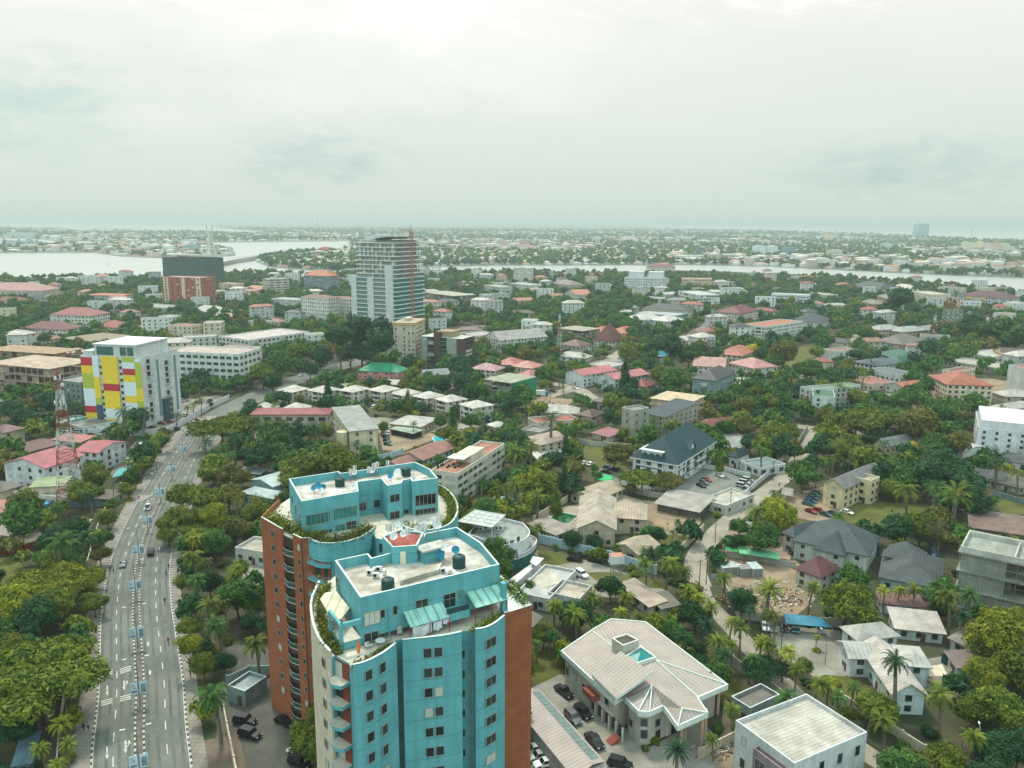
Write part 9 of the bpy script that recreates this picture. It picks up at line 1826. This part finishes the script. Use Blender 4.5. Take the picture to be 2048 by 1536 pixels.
for i, (x, y0, y1, w, c, lb) in enumerate([(1655, 483, 467, 9, (214, 190, 160), 'tan tower far right of centre near the horizon'), (1663, 483, 470, 7, (220, 212, 190), 'cream tower just right of the tan far tower'), (1620, 478, 468, 11, (120, 150, 160), 'blue grey block left of the tan far tower'), (1775, 500, 487, 18, (170, 190, 186), 'pale block below the horizon glass tower on the left'), (1790, 498, 480, 10, (120, 140, 138), 'dark grey block below the horizon glass tower'),
 (1932, 504, 484, 12, (216, 206, 176), 'first from left of the cream tower group at far right'), (1946, 506, 486, 12, (206, 200, 178), 'second from left of the cream tower group at far right'), (1960, 504, 483, 11, (222, 210, 180), 'third from left of the cream tower group at far right'), (1975, 506, 486, 12, (212, 204, 182), 'fourth from left of the cream tower group at far right'), (1990, 508, 487, 12, (208, 184, 168), 'fifth from left of the cream tower group at far right, pinkish'), (2010, 508, 487, 16, (206, 196, 172), 'sixth from left of the cream tower group at far right'),
 (1520, 512, 492, 22, (206, 216, 212), 'white office block on the far bank, left one of two'), (1545, 512, 492, 20, (210, 218, 214), 'white office block on the far bank, right one of two'), (1580, 512, 495, 24, (110, 140, 150), 'dark blue roofed office block on the far bank'), (1400, 515, 495, 14, (96, 120, 120), 'dark office block on the far bank right of centre'), (1165, 475, 461, 14, (120, 144, 144), 'dark square block near the horizon centre'), (723, 480, 463, 10, (120, 146, 150), 'dark tower on the far shore left of the unfinished tower'), (650, 502, 495, 20, (206, 100, 70), 'orange hoarding on the tip of the far shore'), (1670, 516, 500, 30, (200, 190, 168), 'beige market building on the far bank at right'), (1960, 535, 525, 60, (206, 206, 196), 'long white warehouse on the right far bank'), (1885, 532, 524, 28, (206, 196, 184), 'small pale warehouse on the right far bank'),
 (290, 500, 487, 14, (210, 214, 206), 'left one of two white blocks on the lagoon island'), (306, 502, 489, 16, (206, 210, 202), 'right one of two white blocks on the lagoon island'), (385, 506, 490, 30, (140, 164, 164), 'long grey green block on the lagoon island behind the pylon'), (45, 493, 482, 60, (170, 186, 180), 'long pale terrace at the far left of the lagoon island'), (30, 476, 465, 30, (180, 196, 190), 'pale block on the rear island at far left'), (60, 477, 466, 22, (176, 190, 186), 'second pale block on the rear island at far left')]):
 far_block(lb, x, y0, y1, w, c, 6, D=14 if w > 26 else None)
for i, (x, y0, y1, lb) in enumerate([(1942, 478, 457, 'thin mast on the horizon left of the right edge'), (1355, 462, 443, 'thin mast on the horizon right of centre'), (636, 470, 425, 'very tall thin mast on the horizon left of the unfinished tower'), (163, 453, 438, 'thin mast rising from the rear lagoon spit'), (443, 465, 446, 'thin mast right of the bridge pylon'), (215, 532, 524, 'channel marker post standing in the lagoon water')]):
 g = W(x, y0, 0); h = zat(g, x, y1); h = min(h, 105); T = thing('mast', lb, 'mast', (g.x, g.y, -1)); M = MB(); rr_ = .5/F*P(tuple(g))[2]; M.tube((0, 0, 0), (0, 0, h), rr_, 5, 0, rr_*.5); M.build('pole', METAL, T); M = MB(); M.box(-rr_*2, rr_*2, -rr_, rr_, h*.7, h*.74); M.build('platform', METAL, T)
# ------------------------------------------------------------------ generated labels, each one telling its thing apart
ORD = 'leftmost,second from left,third from left,fourth from left,fifth from left,sixth from left,seventh from left,eighth from left,ninth from left,tenth from left'.split(',')
LM = [(P((v.x, v.y, 3))[:2], s) for v, s in LAND]
def place(x, y, z=3):
 px, py, _ = P((x, y, z)); (q, s) = min(LM, key=lambda m: (m[0][0]-px)**2+((m[0][1]-py)*2.2)**2); dx, dy = px-q[0], (py-q[1])*2.2
 rel = ('right of' if dx > 0 else 'left of') if abs(dx) > abs(dy) else ('in front of' if dy > 0 else 'behind'); return rel, s, px
def labelall(items):
 g = {}
 for (T, base, x, y) in items:
  rel, s, px = place(x, y); g.setdefault('%s %s the %s' % (base, rel, s), []).append((px, T))
 for lb, l in g.items():
  l.sort(key=lambda t: t[0]); n = len(l)
  for i, (_, T) in enumerate(l):
   if n == 1: T['label'] = lb
   else: T['label'] = '%s, %s' % (lb, (ORD[i] if i < 10 else 'number %d from left' % (i+1)) if i < n-1 or n > 12 else 'rightmost')
   for w in ('round crowned ', 'bushy ', 'flat ', 'coconut ', 'big ', 'small ', 'storey ', 'green ', 'ordinary '):
    if len(T['label'].split()) > 16: T['label'] = T['label'].replace(w, '')
 return g
KD = {'broad': 'round crowned tree', 'spread': 'flat spreading tree', 'tall': 'tall tree', 'column': 'slim column tree', 'shrub': 'shrub', 'bare': 'bare tree', 'palm': 'coconut palm', 'datepalm': 'bushy date palm'}
def szw(r, k): 
 if k in ('shrub', 'column', 'bare'): return ''
 return 'huge ' if r > 9 else ('big ' if r > 5.4 else ('' if r > 3.6 else 'small '))
labelall([(t[0], szw(t[3], t[5])+ADJ[t[6]]+' '+KD[t[5]] if t[5] != 'bare' else 'grey leafless tree', t[1], t[2]) for t in TREES if not t[7]])
for t in TREES: t[0]['group'] = {'palm': 'palms across the town', 'datepalm': 'date palms across the town', 'shrub': 'shrubs in the gardens'}.get(t[5], 'trees across the town')
labelall([(c[0], '%s parked %s' % (c[2], KN[c[3]]), c[1].x, c[1].y) for c in CARS if not c[0].get('label')])
labelall([(c[0], 'dark wooden utility pole', c[1].x, c[1].y) for c in PL])
labelall(tk)
def rname(c): 
 return {(150, 70, 66): 'dark red', (190, 100, 84): 'brick red', (206, 130, 110): 'salmon', (120, 90, 84): 'brown', (196, 192, 180): 'pale grey', (150, 156, 152): 'grey', (84, 92, 94): 'charcoal', (210, 204, 192): 'cream', (176, 120, 104): 'dusty brown', (206, 150, 136): 'pale pink'}[c]
labelall([(f[0], '%s %s with %s %sroof' % (('low', 'two storey', 'three storey', 'four storey', 'five storey')[f[5]-1], 'house' if f[0].name.startswith('house') else 'block', rname(f[3]), {'hip': 'hip ', 'gx': 'gable ', 'flat': 'flat '}[f[4]]), f[1], f[2]) for f in fills])
for f in fills: f[0]['group'] = 'ordinary houses and flats among the trees'
